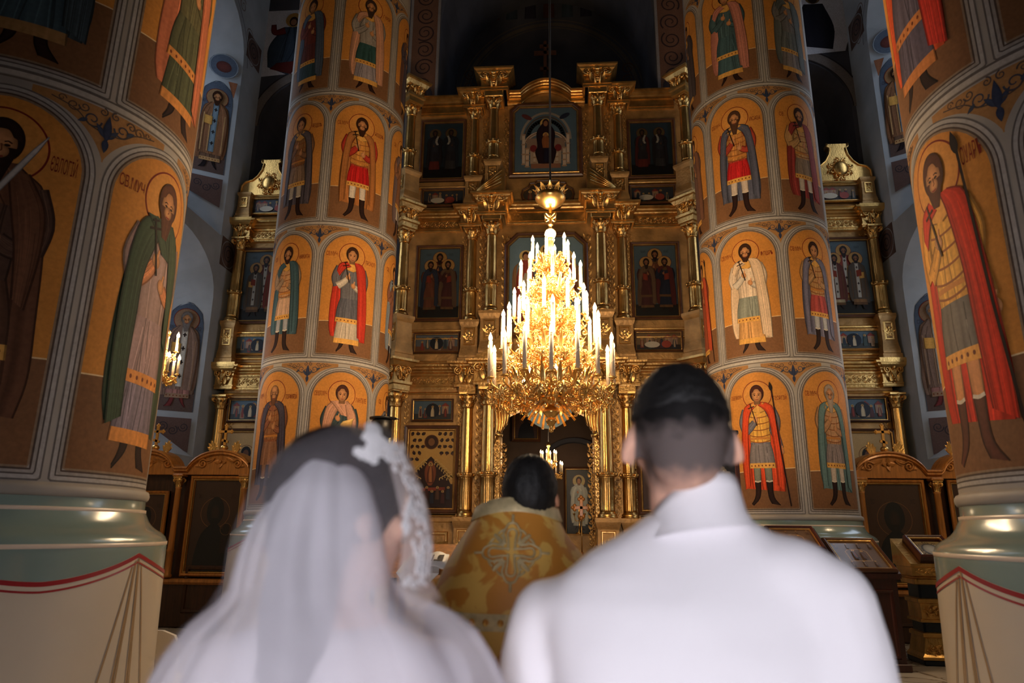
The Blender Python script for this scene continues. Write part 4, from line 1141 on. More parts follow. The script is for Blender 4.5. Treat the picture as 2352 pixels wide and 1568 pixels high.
for sg in (-1, 1):
    for ti in range(3):
        z0, zc, r = LV['inner'][ti]; icon_column(ICO, sg*1.045, YI+.12, z0, zc, r, ring=.37)
        z0, zc, r = LV['outer'][ti]; icon_column(ICO, sg*1.45, YO+.11, z0, zc, r, ring=.37)
    # pedestals
    pedestal(ICO, sg*1.045, YI+.13, .52, 1.70, .42, .34); pedestal(ICO, sg*1.47, YO+.12, .52, 1.70, .36, .3)
    pedestal(ICO, sg*1.045, YI+.13, 4.50, 5.42, .40, .32); pedestal(ICO, sg*1.45, YO+.12, 4.48, 5.31, .36, .28)
    pedestal(ICO, sg*1.045, YI+.13, 7.80, 8.55, .34, .3); pedestal(ICO, sg*1.45, YO+.12, 7.64, 8.31, .36, .28)
    # consoles on the entablature blocks
    for z, h in ((4.08, .34), (7.42, .34), (10.16, .36)):
        inst('carved_console', VOLUTE, ICO, Vector((sg*1.045, YI-.04, z))-wloc(ICO), (0, 0, 0), (.42, .42, h))
    for z, h in ((4.06, .34), (7.26, .32), (9.90, .32)):
        inst('carved_console', VOLUTE, ICO, Vector((sg*1.49, YO-.04, z))-wloc(ICO), (0, 0, 0), (.32, .34, h))
    for z0, z1 in ((3.93, 4.05), (7.26, 7.38), (9.98, 10.14)):
        q = sorted((sg*.86, sg*1.24)); MB().bbox(q[0], q[1], YI-.02, YP, z0, z1, .015).build('impost_block', M['gold'], ICO)
    for z0, z1 in ((3.90, 4.03), (7.17, 7.24), (9.84, 9.90)):
        q = sorted((sg*1.30, sg*1.62)); MB().bbox(q[0], q[1], YO-.01, YP, z0, z1, .012).build('impost_block', M['gold'], ICO)
    # slanting broken pediments
    for zb, hh in ((7.80, .52), (4.48, .55)):
        if zb > 7:
            poly = [(sg*.80, zb), (sg*1.36, zb), (sg*1.36, zb+.05), (sg*.84, zb+hh), (sg*.80, zb+hh)]
        else:
            tt = np.linspace(0, 1, 9)
            poly = [(sg*.62, zb), (sg*1.30, zb)]+[(sg*(1.30-.62*q), zb+.06+.62*q**1.6) for q in tt]+[(sg*.62, zb+.6)]
        if sg < 0: poly = poly[::-1]
        MB().prism(poly, YI-.10, YP-.05).build('broken_pediment', M['gold'], ICO)
        for k in range(4):
            if zb > 7: MB().tube([(sg*(1.33-.0*k), YI-.11-.012*k, zb+.03-.02*k), (sg*.86, YI-.11-.012*k, zb+hh-.06-.09*k)], .014, 5).build('pediment_bead', M['gold_bright'], ICO)
    # vine reliefs between the columns and beside the icons
    for z0, z1 in ((1.75, 3.85), (5.35, 7.1), (8.4, 9.8)):
        vine(ICO, sg*1.25, YP-.01, z0, z1, .15); vine(ICO, sg*.80, YP-.01, z0 if z0 > 2 else 1.2, z1 if z0 > 2 else 3.0, .17)
    vine(ICO, sg*1.60, YP-.01, 1.75, 3.85, .12); vine(ICO, sg*2.62, YP-.01, 1.75, 3.8, .10)
    vine(ICO, sg*1.62, YP-.01, 5.35, 7.1, .10); vine(ICO, sg*1.6, YP-.01, 8.4, 9.8, .09)
    # wing friezes, thin cornices round the small icons, plinth
    q = sorted((sg*1.70, sg*2.58))
    frieze(ICO, q[0], q[1], YP-.022, 4.185, .155); frieze(ICO, q[0], q[1], YP-.022, 7.37, .14)
    for z in (4.98, 3.92, 8.17, 7.60, 5.14, 1.70, 4.52): MB().sweep([(q[0]-.06, YP), (q[1]+.06, YP)], [(0, z), (.05, z+.005), (.06, z+.03), (.03, z+.05), (0, z+.055)]).build('string_moulding', M['gold_bright'], ICO)
    MB().bbox(q[0]-.1, q[1]+.1, YP-.08, YP, .52, 1.62, .02).build('plinth', M['gold_dull'], ICO)
    MB().frame([(q[0]+.05, .75), (q[1]-.05, .75), (q[1]-.05, 1.45), (q[0]+.05, 1.45)], [(0, -YP+.08), (.015, -YP+.11), (.05, -YP+.11), (.065, -YP+.08)]).build('plinth_panel', M['gold'], ICO)
    frieze(ICO, q[0]+.12, q[1]-.12, YP-.085, 1.10, .42)
    # end columns set cornerwise, with stacked pedestals and cornice blocks
    ex, ey = sg*2.76, 12.42
    for ti in range(3):
        z0, zc, r = LV['end'][ti]; icon_column(ICO, ex, ey, z0, zc, r, PI/4, ring=.37)
    for z0, z1 in ((.52, 1.70), (4.52, 5.36), (7.66, 8.38)): pedestal(ICO, ex, ey, z0, z1, .38, .38, PI/4*sg)
    for z0, h in ((3.93, .58), (7.14, .52), (9.92, .50)):
        mb = MB()
        d = .155
        sq = [(ex, ey-d*1.414), (ex+d*1.414, ey), (ex, ey+d*1.414), (ex-d*1.414, ey)]
        mb.sweep(sq, [(0, z0), (.015, z0+.01), (.02, z0+.10), (.045, z0+.12), (.05, z0+.17), (.02, z0+.18), (.02, z0+h-.16), (.06, z0+h-.13), (.10, z0+h-.06), (.13, z0+h-.04), (.135, z0+h), (0, z0+h)], closed=True)
        mb.prism(sq, z0, z0+h-.005, 'xy')
        mb.build('cornice_block', M['gold'], ICO)
        for k in range(2):
            aa = -PI/4+PI/2*k
            inst('carved_console', VOLUTE, ICO, Vector((ex+.17*math.sin(aa), ey-.17*math.cos(aa), z0+.17))-wloc(ICO), (0, 0, aa), (.26, .3, h-.30))
# doorway: carved jambs, gathered gilt drapery, sunburst and pale glory above
for sg in (-1, 1):
    q = sorted((sg*(DW-.02), sg*(DW+.13)))
    MB().bbox(q[0], q[1], YP-.06, YP+.3, .52, 3.4, .02).build('door_jamb', M['gold'], ICO)
    vine(ICO, sg*(DW+.055), YP-.07, .7, 3.3, .13)
    mb = MB()
    for k in range(5):
        t = np.linspace(0, 1, 8)
        mb.tube(np.stack([sg*(DW+.10-.05*k-.05*np.sin(PI*t)), YP-.10-.02*np.cos(k*2+t), 3.75-(.75-.08*k)*t], -1), .04-.02*np.abs(2*t-1), 6)
    mb.tube([(sg*(DW+.02), YP-.14, 3.22), (sg*(DW+.06), YP-.15, 3.16), (sg*(DW-.06), YP-.15, 3.14)], .035, 6)
    mb.build('gilt_drapery', M['gold_bright'], ICO)
mb = MB()
SZ = 4.05
for k in range(25):
    a = PI+PI*(k+.0)/24
    L1 = .80 if k % 2 else .72
    d = np.array([math.cos(a), 0, math.sin(a)])
    c0 = np.array([0.03, YP-.16, SZ])
    mb.tube(np.stack([c0+d*.42, c0+d*L1]), [.012, .022], 4, smooth=False)
mb.build('sunburst_rays', M['gold_bright'], ICO)
M['glory'] = mk('pale_blue_glory', (150, 182, 196), .5, var=.06)
a = np.linspace(PI, 2*PI, 21)
MB().prism([(.03+.52*math.cos(t), SZ-.1+.68*math.sin(t)) for t in a], YP-.13, YP-.09).build('glory_panel', M['glory'], ICO, 'pale blue half disc behind the golden rays')
# summit cross
mb = MB()
mb.box(-.055, .015, 12.9, 12.95, 10.2, 11.75).box(-.26, .22, 12.9, 12.95, 11.42, 11.50).box(-.14, .10, 12.9, 12.95, 11.60, 11.66).box(-.13, .07, 12.9, 12.95, 11.02, 11.09)
mb.build('summit_cross', M['wood_dark'], ICO)

# ---------------------------------------------------------------- side icon screens
def side_screen(sg, label):
    S = thing('side_iconostasis', label, 'icon screen', (sg*5.3, 12.9, .52), 'side icon screens')
    xi, xo = 4.15, 6.34        # inner and outer edge
    def X(a): return sg*a
    def bx(x0, x1): return tuple(sorted((sg*x0, sg*x1)))
    mb = MB()
    q = bx(xi, 6.2); mb.box(q[0], q[1], YP, YP+.2, .52, 8.15)
    mb.build('screen_wall', M['gold_dull'], S)
    # crest
    tt = np.linspace(0, 1, 8)
    cr = [(xi+.6, 8.12), (6.32, 8.12), (6.32, 8.28)]+[(6.24-.36*q, 8.36+.06*math.sin(PI*q)-.0*q) for q in tt[1:-1]]
    cc = 5.74
    prof = [(.58, 8.12), (.58, 8.33), (.50, 8.42), (.36, 8.45), (.26, 8.54), (.18, 8.68), (.15, 8.82), (.20, 8.85), (.20, 8.92)]
    poly = [(sg*(cc+x), z) for x, z in prof]+[(sg*(cc-x), z) for x, z in prof[::-1]]
    MB().prism(poly if sg > 0 else poly[::-1], YP-.06, YP+.1).build('crest', M['gold_bright'], S)
    edge = [(sg*(cc+x), z) for x, z in prof]
    MB().tube([(x, YP-.07, z) for x, z in edge], .02, 6).build('crest_edge', M['gold_bright'], S); MB().tube([(2*sg*cc-x, YP-.07, z) for x, z in edge], .02, 6).build('crest_edge', M['gold_bright'], S)
    mb = MB()
    mb.ell((sg*cc, YP-.10, 8.36), (.15, .07, .16), 14, 9)
    for k in range(8):
        aa = 2*PI*k/8+.3
        mb.tube(spiral3(sg*cc+.17*math.cos(aa), 8.36+.18*math.sin(aa), .07, 1.2, aa, 1 if k % 2 else -1, YP-.09, 10), .016, 5)
    mb.build('crest_cartouche', M['gold_bright'], S)
    # cornices of the tiers
    P = lambda brk: ([(-6.34, YP-.12), (-6.02, YP-.12), (-6.02, YP), (-4.0, YP)] if sg < 0 else [(4.0, YP), (6.02, YP), (6.02, YP-.12), (6.34, YP-.12)])
    entab(S, P(0), 4.02, .46); entab(S, P(0), 7.08, .42)
    q = bx(4.3, 6.0)
    frieze(S, q[0], q[1], YP-.022, 4.185, .16); frieze(S, q[0], q[1], YP-.022, 7.23, .14)
    for z in (3.92, 4.52, 4.62, 5.14, 7.55, 8.08): 
        qq = bx(4.2, 6.28); MB().sweep([(qq[0], YP), (qq[1], YP)], [(0, z), (.05, z+.005), (.06, z+.03), (.03, z+.05), (0, z+.055)]).build('string_moulding', M['gold_bright'], S)
    # outer pilaster with column, inner column peeping past the pillar
    for z0, zc in ((1.70, 3.64), (5.36, 6.86)):
        icon_column(S, sg*6.18, YP-.10, z0, zc, .10); 
    icon_column(S, sg*4.72, YP-.12, 5.36, 6.86, .09); icon_column(S, sg*4.72, YP-.12, 1.70, 3.64, .1)
    for x in (6.18, 4.72):
        pedestal(S, sg*x, YP-.10, 4.52, 5.36, .30, .26); pedestal(S, sg*x, YP-.10, .52, 1.70, .32, .28); pedestal(S, sg*x, YP-.08, 7.55, 8.12, .28, .22)
        for z0, h in ((4.08, .34), (7.14, .32)): inst('carved_console', VOLUTE, S, Vector((sg*x, YP-.15, z0))-wloc(S), (0, 0, 0), (.26, .3, h))
        q = bx(x-.19, x+.17); MB().sweep([(q[0], YP), (q[0], YP-.22), (q[1], YP-.22), (q[1], YP)], [(0, 4.36), (.04, 4.40), (.06, 4.45), (.07, 4.52), (0, 4.52)]).build('impost_block', M['gold_bright'], S)
        MB().sweep([(q[0], YP), (q[0], YP-.22), (q[1], YP-.22), (q[1], YP)], [(0, 7.38), (.04, 7.42), (.06, 7.46), (.07, 7.52), (0, 7.52)]).build('impost_block', M['gold_bright'], S)
    for z0, z1 in ((1.75, 3.85), (5.3, 7.0)): vine(S, sg*6.0, YP-.01, z0, z1, .10); vine(S, sg*5.05, YP-.01, z0, z1, .10)
    return S
side_screen(-1, 'gilded side icon screen with a rounded crest, between the left pillars')
side_screen(1, 'gilded side icon screen with a rounded crest, between the right pillars')
# ---------------------------------------------------------------- icons
def halfarc(cx, cy, r, a0, a1, n=16, ry=None):
    a = np.linspace(a0, a1, n); return np.stack([cx+r*np.cos(a), cy+(ry or r)*np.sin(a)], -1)
def rect(P, x0, x1, z0, z1, col, nu=4, nv=4, edge=.08, col2=None):
    P.strip([(x0, z0), (x0, z1)], [(x1, z0), (x1, z1)], col, nu=nu, nv=nv, edge=edge, smooth=False, col2=col2)
def mini(P, x, z, h, col, col2=None, halo=True, hal=(206, 170, 96)):
    """a small painted figure"""
    if halo: P.disc(x, z+h*.90, h*.11, h*.11, hal, None, 12, 1)
    P.strip([(x-h*.07, z+h*.82), (x-h*.15, z+h*.5), (x-h*.16, z)], [(x+h*.07, z+h*.82), (x+h*.15, z+h*.5), (x+h*.17, z)], col, folds=.15, nu=6, nv=6)
    if col2 is not None: P.strip([(x-h*.03, z+h*.8), (x-h*.08, z+h*.4), (x-h*.05, z+.02)], [(x+h*.05, z+h*.8), (x+h*.09, z+h*.4), (x+h*.10, z+.02)], col2, folds=.12, nu=5, nv=6)
    P.disc(x, z+h*.90, h*.058, h*.075, (60, 38, 28), None, 10, 1); P.disc(x, z+h*.885, h*.04, h*.055, (176, 122, 82), None, 10, 1)

def paint_icon(P, kind, w, h, rs, q=0):
    hw = w/2
    if kind in ('apostles', 'bishops'):
        dk = kind == 'bishops'
        rect(P, -hw, hw, 0, h, (74, 92, 104), nv=6, col2=(92, 112, 122))
        rect(P, -hw, hw, 0, h*.16, (40, 38, 34))
        for x in (-.28, .28):
            P.text('СВ.АП.', x*w, h*.90, .045, (40, 44, 50), .5)
        cols = [((96, 40, 36), (40, 44, 60)), ((52, 58, 74), (120, 70, 46)), ((110, 84, 60), (84, 44, 40))]
        if dk: cols = [((146, 62, 48), (170, 130, 80)), ((110, 60, 50), (190, 170, 130)), ((96, 84, 72), (150, 110, 70))]
        for k, (x, z) in enumerate(((0, .12), (-.22, .06), (.22, .06))):
            a, b2 = cols[(k+q) % 3]
            saint(P, x*w, z*h, h*.80 if k == 0 else h*.74, dict(style='bishop' if dk else 'robe', cloak=a, tunic=b2, under=b2, skirt=b2, hem=(110, 78, 46), beard=.8 if k != 2 else .3, hair=(44, 30, 24), halo=(196, 150, 84), skin=(170, 114, 74), item='book' if k else None, drape=1+k % 2), lod=.5, flip=-1 if k == 1 else 1)
    elif kind == 'prophets':
        rect(P, -hw, hw, 0, h, (44, 60, 70), nv=6, col2=(58, 76, 88)); rect(P, -hw, hw, 0, h*.2, (30, 28, 28))
        for k, x in enumerate((-.22, .2)):
            saint(P, x*w, h*.10, h*.76, dict(style='robe', cloak=[(50, 44, 46), (44, 50, 58), (96, 44, 40)][(k+q) % 3], tunic=(60, 60, 66), under=[(120, 52, 40), (70, 66, 66)][(k+q) % 2], skirt=(54, 50, 54), hem=None, beard=.8, hair=(50, 40, 36), halo=(110, 92, 58), skin=(110, 78, 56), item='scroll', drape=3), flip=-1 if k == 0 else 1, lod=.5)
    elif kind == 'virgin':
        rect(P, -hw, hw, 0, h, (86, 108, 122), nv=6)
        a = np.linspace(0, PI, 30)
        P.strip(np.stack([-hw*.82*np.ones(8), np.linspace(.2*h, .55*h, 8)], -1), np.stack([hw*.82*np.ones(8), np.linspace(.2*h, .55*h, 8)], -1), (100, 110, 118), nu=6, nv=6, smooth=False)
        P.stroke(halfarc(0, h*.50, hw*.80, 0, PI, 30, h*.42), .05, (150, 140, 126)); P.stroke(halfarc(0, h*.50, hw*.70, 0, PI, 30, h*.36), .03, (90, 76, 66))
        for k in range(22):
            t = PI*(k+.5)/22; P.disc(hw*.58*math.cos(t), h*.52+h*.28*math.sin(t), .05, .05, (40, 46, 50), None, 8, 1); P.layer -= 1
        P.layer += 1
        P.stroke(halfarc(0, h*.42, hw*.66, .15, PI-.15, 30, h*.20), .07, (196, 172, 146)); P.stroke(halfarc(0, h*.42, hw*.66, .15, PI-.15, 30, h*.20), .015, (110, 84, 66))
        rect(P, -hw*.62, hw*.62, h*.30, h*.52, (150, 124, 104)); rect(P, -hw*.5, hw*.5, h*.12, h*.32, (186, 164, 140))
        for sg in (-1, 1):
            for x, z0, z1, wd in ((.72, .12, .58, .06), (.60, .08, .36, .07), (.36, .06, .30, .05)):
                rect(P, sg*x*hw-wd/2, sg*x*hw+wd/2, z0*h, z1*h, (206, 184, 160), nu=4, nv=8)
                for k in range(4): P.disc(sg*x*hw, (z0+(z1-z0)*k/3)*h, wd*.8, .02, (170, 140, 112), None, 10, 1)
            P.disc(sg*.40*hw, h*.36, .07, .08, (120, 44, 44))
            P.disc(sg*.62*hw, h*.86, .12, .05, [(100, 52, 50), (40, 44, 62)][sg > 0], None, 12, 2, sg*.5)
        P.disc(0, h*.75, .115, .115, (206, 168, 92), None, 24, 2)
        P.strip([(-.08, h*.74), (-.19, h*.6), (-.17, h*.38), (-.22, h*.3), (-.15, h*.12)], [(.08, h*.74), (.19, h*.6), (.17, h*.38), (.22, h*.3), (.15, h*.11)], (44, 28, 34), folds=.2, nu=14, nv=16)
        P.disc(0, h*.755, .07, .095, (46, 28, 34)); P.disc(0, h*.745, .045, .065, (150, 104, 72))
        P.disc(0, h*.565, .06, .06, (200, 160, 90), None, 16, 1)
        P.strip([(-.04, h*.56), (-.08, h*.48), (-.06, h*.36)], [(.04, h*.56), (.08, h*.48), (.07, h*.36)], (150, 92, 54), folds=.12); P.disc(0, h*.565, .032, .04, (160, 112, 76))
        P.strip([(-.02, h*.36), (-.05, h*.14)], [(.09, h*.36), (.07, h*.14)], (36, 34, 52), folds=.15, nu=6)
        rect(P, -.30, .30, h*.045, h*.115, (150, 104, 80))
    elif kind == 'trinity':
        rect(P, -hw, hw, 0, h, (112, 136, 146), nv=6); rect(P, -hw, hw, 0, h*.2, (110, 90, 66))
        for sg, c1, c2 in ((-1, (170, 78, 62), (206, 190, 160)), (1, (150, 70, 50), (120, 140, 150))):
            x = sg*.40
            P.disc(x, h*.80, .125, .125, (226, 196, 120), None, 22, 2)
            for k in range(3): P.strip([(x-sg*.05, h*.76), (x+sg*.16, h*.70), (x+sg*.22-sg*.03*k, h*.45)], [(x+sg*.05, h*.76), (x+sg*.24, h*.66), (x+sg*.26-sg*.03*k, h*.40)], (150, 110, 70), folds=.2, nu=6)
            P.strip([(x-.07, h*.76), (x-.17, h*.6), (x-.20, h*.3), (x-.16, h*.1)], [(x+.07, h*.76), (x+.16, h*.6), (x+.18, h*.3), (x+.16, h*.1)], c1, folds=.2, nu=14)
            P.strip([(x-.02, h*.62), (x-.1, h*.45), (x-.08, h*.2)], [(x+.10, h*.62), (x+.14, h*.4), (x+.12, h*.2)], c2, folds=.2, nu=10)
            P.disc(x, h*.805, .068, .09, (70, 44, 32)); P.disc(x, h*.79, .048, .066, (196, 140, 98))
        P.disc(0, h*.86, .12, .12, (226, 196, 120), None, 22, 2)
        P.strip([(-.07, h*.82), (-.17, h*.66), (-.15, h*.4)], [(.07, h*.82), (.17, h*.66), (.15, h*.4)], (120, 54, 48), folds=.2, nu=12); P.disc(0, h*.865, .066, .088, (70, 44, 32)); P.disc(0, h*.85, .046, .064, (196, 140, 98))
        rect(P, -.32, .32, h*.16, h*.36, (220, 206, 180))
    elif kind == 'feast':
        sky = [(96, 104, 112), (120, 96, 66), (84, 104, 118), (60, 66, 74)][q % 4]
        rect(P, -hw, hw, 0, h, sky, nu=8); rect(P, -hw, hw, 0, h*.3, [(112, 76, 52), (52, 44, 40), (60, 62, 60), (44, 34, 30)][q % 4], nu=8)
        n = max(5, int(w/.13))
        pal = [(142, 60, 46), (52, 60, 74), (160, 130, 100), (90, 50, 48), (70, 84, 78), (176, 150, 120)]
        for k in range(n):
            x = -hw*.86+2*hw*.86*(k+.5)/n
            if rs.rand() < .35:
                P.strip([(x-.06, h*.3), (x-.06, h*.72)], [(x+.06, h*.3), (x+.06, h*.72)], (176, 140, 116), nu=3, nv=3, smooth=False)
                P.strip([(x-.08, h*.72), (x, h*.92)], [(x+.08, h*.72), (x, h*.92)], (150, 66, 54), nu=3, nv=3, smooth=False)
            mini(P, x+rs.uniform(-.02, .02), h*rs.uniform(.05, .18), h*rs.uniform(.52, .74), pal[rs.randint(6)], pal[rs.randint(6)])
        if q % 2 == 0:
            P.disc(0, h*.48, .13, h*.40, (34, 36, 44), None, 16, 2); mini(P, 0, h*.14, h*.6, (206, 186, 150))
        else:
            P.disc(-hw*.3, h*.3, .14, .06, (206, 196, 176)); P.disc(hw*.35, h*.32, .09, .07, (160, 70, 56))
    elif kind == 'dormition':
        rect(P, -hw, hw, 0, h, (206, 158, 82), nv=8, col2=(214, 168, 92)); rect(P, -hw, hw, 0, h*.30, (52, 34, 26), nv=4)
        P.strip([(-hw, h*.25), (-hw*.6, h*.48), (0, h*.66)], [(hw, h*.25), (hw*.6, h*.48), (0, h*.66)], (60, 40, 32), nu=10, nv=8)
        for k in range(34):
            i_, j_ = k % 8, k//8; x, z = (-.88+.25*i_+(.1 if j_ % 2 else 0))*hw, (.96-.085*j_)*h
            if abs(x) < .15 and z > .7*h: continue
            P.disc(x, z, .040, .030, (48, 36, 34), None, 8, 1, rs.uniform(0, 3)); P.leaf(x, z, .05, .03, rs.uniform(0, 6), (96, 54, 40)); P.layer -= 1
        P.disc(0, h*.85, .12, .12, (70, 44, 32)); P.ring(0, h*.85, .125, .014, (110, 66, 40)); P.disc(0, h*.85, .06, .07, (140, 96, 60))
        for sg in (-1, 1):
            for i in range(9):
                for j in range(2):
                    x = sg*(.10+.043*i); z = h*(.60-.028*i)-.055*j
                    P.ring(x, z, .026, .015, (222, 184, 110), 12, PI*.0, PI*1.25); P.layer -= 1
            for i in range(6): P.ring(sg*(.20+.045*i), h*(.36+.02*(i % 3)), .030, .016, (222, 184, 110), 12, 0, PI*1.2); P.layer -= 1
        P.layer += 2
        P.strip([(-.02, h*.60), (-.10, h*.5), (-.09, h*.36), (-.03, h*.28)], [(.02, h*.60), (.10, h*.5), (.09, h*.36), (.03, h*.28)], (150, 84, 50), nu=8)
        mini(P, 0, h*.31, h*.27, (110, 60, 40), (186, 120, 70))
        P.strip([(-.26, h*.20), (-.26, h*.245)], [(.28, h*.22), (.28, h*.26)], (150, 66, 44), nu=6, nv=3, smooth=False)
        for k in range(8):
            mini(P, -hw*.85+k*hw*.24, h*(.05+.05*(k % 2)), h*.17, [(80, 44, 38), (50, 52, 60), (96, 66, 44)][k % 3])
    elif kind == 'half':      # dark half figure on brown ground
        bgc = [(70, 44, 28), (62, 38, 24)][q % 2]
        rect(P, -hw, hw, 0, h, bgc, nu=6, nv=8)
        P.ring(0, h*.64, w*.31, .008, (120, 80, 44), 40)
        P.strip([(-.06*w, h*.52), (-.26*w, h*.40), (-.36*w, h*.18), (-.38*w, 0)], [(.06*w, h*.52), (.26*w, h*.40), (.36*w, h*.18), (.38*w, 0)], (22, 18, 20), nu=12, nv=12, edge=.4)
        P.disc(0, h*.66, .185*w, .16*h, (20, 16, 18), None, 24, 3); P.disc(0, h*.635, .10*w, .10*h, (46, 28, 20), (24, 18, 16), 20, 3)
        P.strip([(-.07*w, h*.58), (-.02*w, h*.47)], [(.07*w, h*.58), (.02*w, h*.47)], (22, 16, 16), nu=5, nv=4, smooth=False)
        if q == 1:
            P.disc(.27*w, h*.46, .075*w, .06*h, (30, 20, 18), None, 16, 2); P.strip([(.18*w, h*.42), (.16*w, h*.2)], [(.34*w, h*.41), (.36*w, h*.2)], (34, 20, 18), nu=6, nv=4)
            P.ring(.27*w, h*.46, .12*w, .006, (110, 74, 42), 24)
        for sg in (-1, 1): P.text('ІС' if sg < 0 else 'ХС', sg*w*.36, h*.80, .06, (44, 26, 18), .6)
    elif kind == 'angelwing':
        rect(P, -hw, hw, 0, h, (196, 160, 104), nu=6, nv=6)
        P.ring(0, h*.66, .15, .01, (120, 70, 40), 30)
        for sg in (-1, 1):
            for k in range(6): P.stroke(curve([(sg*.10, h*.5), (sg*(.22+.03*k), h*.62-.05*k), (sg*(.30+.015*k), h*.30-.04*k)], 8), .012, (120, 96, 66)); P.layer -= 1
        P.layer += 1
        P.strip([(-.05, h*.52), (-.2, h*.35), (-.25, 0)], [(.05, h*.52), (.2, h*.35), (.25, 0)], (44, 34, 36), folds=.15, nu=10)
        P.disc(0, h*.66, .10, .13, (28, 20, 18)); P.disc(0, h*.65, .055, .08, (110, 72, 50))
    elif kind == 'lectern':
        rect(P, -hw, hw, 0, h, (96, 74, 58), nu=6, nv=6)
        P.stroke([(-hw*.5, h*.28), (hw*.5, h*.28), (hw*.5, h*.72), (-hw*.5, h*.72), (-hw*.5, h*.28)], .012, (150, 120, 86))
        for k in range(7): mini(P, -hw*.8+k*hw*.27, h*(.06 if k % 2 else .74), h*.2, (70, 50, 42), (120, 90, 66))
        mini(P, -.04, h*.33, h*.34, (60, 40, 40), (120, 70, 50)); mini(P, .05, h*.33, h*.30, (90, 60, 44))
    elif kind == 'glow':
        rect(P, -hw, hw, 0, h, (60, 62, 60), nu=6, nv=6)
        saint(P, 0, h*.06, h*.82, dict(style='robe', cloak=(214, 214, 200), tunic=(190, 196, 186), under=(200, 204, 196), skirt=(206, 208, 200), hem=None, drape=2, halo=(200, 180, 120)), lod=.5)
    elif kind == 'ornate':
        rect(P, -hw, hw, 0, h, (150, 132, 96), nu=6, nv=6)
        P.disc(0, h*.5, w*.26, h*.33, (170, 164, 146), (120, 112, 96), 24, 3); P.ring(0, h*.5, w*.27, .02, (70, 66, 60), 30, 0, 2*PI, h*.34)
        for k in range(8): P.scroll(w*.36*math.cos(k*PI/4), h*.5+h*.4*math.sin(k*PI/4), .04, 1.4, .010, (74, 62, 44), k)

def icon(label, x0, x1, z0, z1, Y, kind, frame='frame_dark', cut=0.0, fw_=.065, q=0, group=None, gl=False, loc=None, rot=(0, 0, 0), shape=None, dim=1.0, thick=.05, seed=1, depth=.035):
    w, h = x1-x0, z1-z0
    root = thing('icon', label, 'icon', loc or ((x0+x1)/2, Y, z0), group, rot)
    hw = w/2
    if shape is not None: pts = shape
    elif cut: pts = [(-hw, 0), (hw, 0), (hw, h-cut), (hw-cut, h), (-hw+cut, h), (-hw, h-cut)]
    else: pts = [(-hw, 0), (hw, 0), (hw, h), (-hw, h)]
    f = MB().frame(pts, [(0, -.03), (0, depth), (fw_*.25, depth+.018), (fw_*.5, depth+.012), (fw_*.62, depth-.005), (fw_*.9, depth-.012), (fw_, .002)])
    inst('frame', f.mesh('frame', M[frame]), root)
    f = MB().frame(pts, [(fw_*.62, depth-.004), (fw_*.70, depth+.004), (fw_*.86, depth+.002), (fw_*.92, depth-.012)])
    inst('gilt_slip', f.mesh('gilt_slip', M['gold']), root)
    inst('board', MB().prism(pts, -.001, .03).mesh('board', M['wood_dark']), root)
    P = Paint(flat_map((0, -.004, fw_)), .0004, dim); P.local = True
    iw, ih = w-2*fw_, h-2*fw_
    if shape is not None:
        s2 = np.array(shape); c = s2.mean(0); s2 = c+(s2-c)*(1-2*fw_/w)
        k = len(s2)//2
        P.layer = 1
        P.strip([(x, z-fw_) for x, z in s2[:k]], [(x, z-fw_) for x, z in s2[::-1][:k]], (70, 60, 50), nu=8, nv=k, smooth=False)
        for i in range(6): mini(P, -iw*.34+i*iw*.135, ih*(.12+.05*(i % 2)), ih*.58, [(120, 54, 40), (48, 52, 60), (130, 100, 60)][i % 3], (110, 84, 60))
        P.strip([(-iw*.2, ih*.1), (-iw*.15, ih*.25)], [(iw*.3, ih*.1), (iw*.22, ih*.25)], (140, 104, 64), nu=4, nv=3, smooth=False)
    else:
        paint_icon(P, kind, iw, ih, np.random.RandomState(seed+q), q)
        if cut:
            for sg in (-1, 1):
                c = cut*.95; P.strip([(sg*(iw/2-c), ih), (sg*iw/2, ih)], [(sg*(iw/2-c*.02), ih), (sg*iw/2, ih-c)], (60, 44, 34), nu=4, nv=4, smooth=False)
    P.build('painting', M['icon_glazed' if gl else 'icon_paint'], root)
    return root

K = 12.70/12.5
def ax(x): return .291+(x-.291)*K
def az(z): return 1.5+(z-1.5)*K
def wicon(label, x0, x1, z0, z1, kind, **k):
    icon(label, ax(x0), ax(x1), az(z0), az(z1), 12.70, kind, **k)
wicon('icon of a dark-robed mother enthroned with child, top centre of the gilded screen', -.74, .735, 8.26, 9.93, 'virgin', cut=.17, fw_=.12, dim=.8)
icon('scroll-edged cartouche icon just behind the chandelier crown', -.53, .55, 7.66, 8.28, 12.70, 'cart', fw_=.05,
     shape=[(.02+x*.54, .31+z*.31) for x, z in [(-.45, -1), (.45, -1), (.55, -.85), (.68, -.82), (.74, -.55), (.95, -.35), (1, 0), (.95, .35), (.74, .55), (.68, .82), (.5, .85), (.4, 1), (-.4, 1), (-.5, .85), (-.68, .82), (-.74, .55), (-.95, .35), (-1, 0), (-.95, -.35), (-.74, -.55), (-.68, -.82), (-.55, -.85)]])
wicon('icon of angels with golden haloes, half hidden behind the lit chandelier', -.80, .80, 4.95, 7.06, 'trinity', cut=.24, fw_=.10)
G = None
wicon('icon of two prophets with scrolls, top left wing of the gilded screen', -2.55, -1.62, 8.22, 9.60, 'prophets', fw_=.075, dim=.45, q=0)
wicon('icon of two prophets with scrolls, top right wing of the gilded screen', 1.62, 2.57, 8.17, 9.47, 'prophets', fw_=.075, dim=.45, q=2)
wicon('small wide icon under the left pair of prophets', -2.48, -1.60, 7.66, 8.05, 'feast', q=3, fw_=.05, dim=.6)
wicon('small wide icon under the right pair of prophets', 1.62, 2.52, 7.62, 8.02, 'feast', q=3, seed=4, fw_=.05, dim=.6)
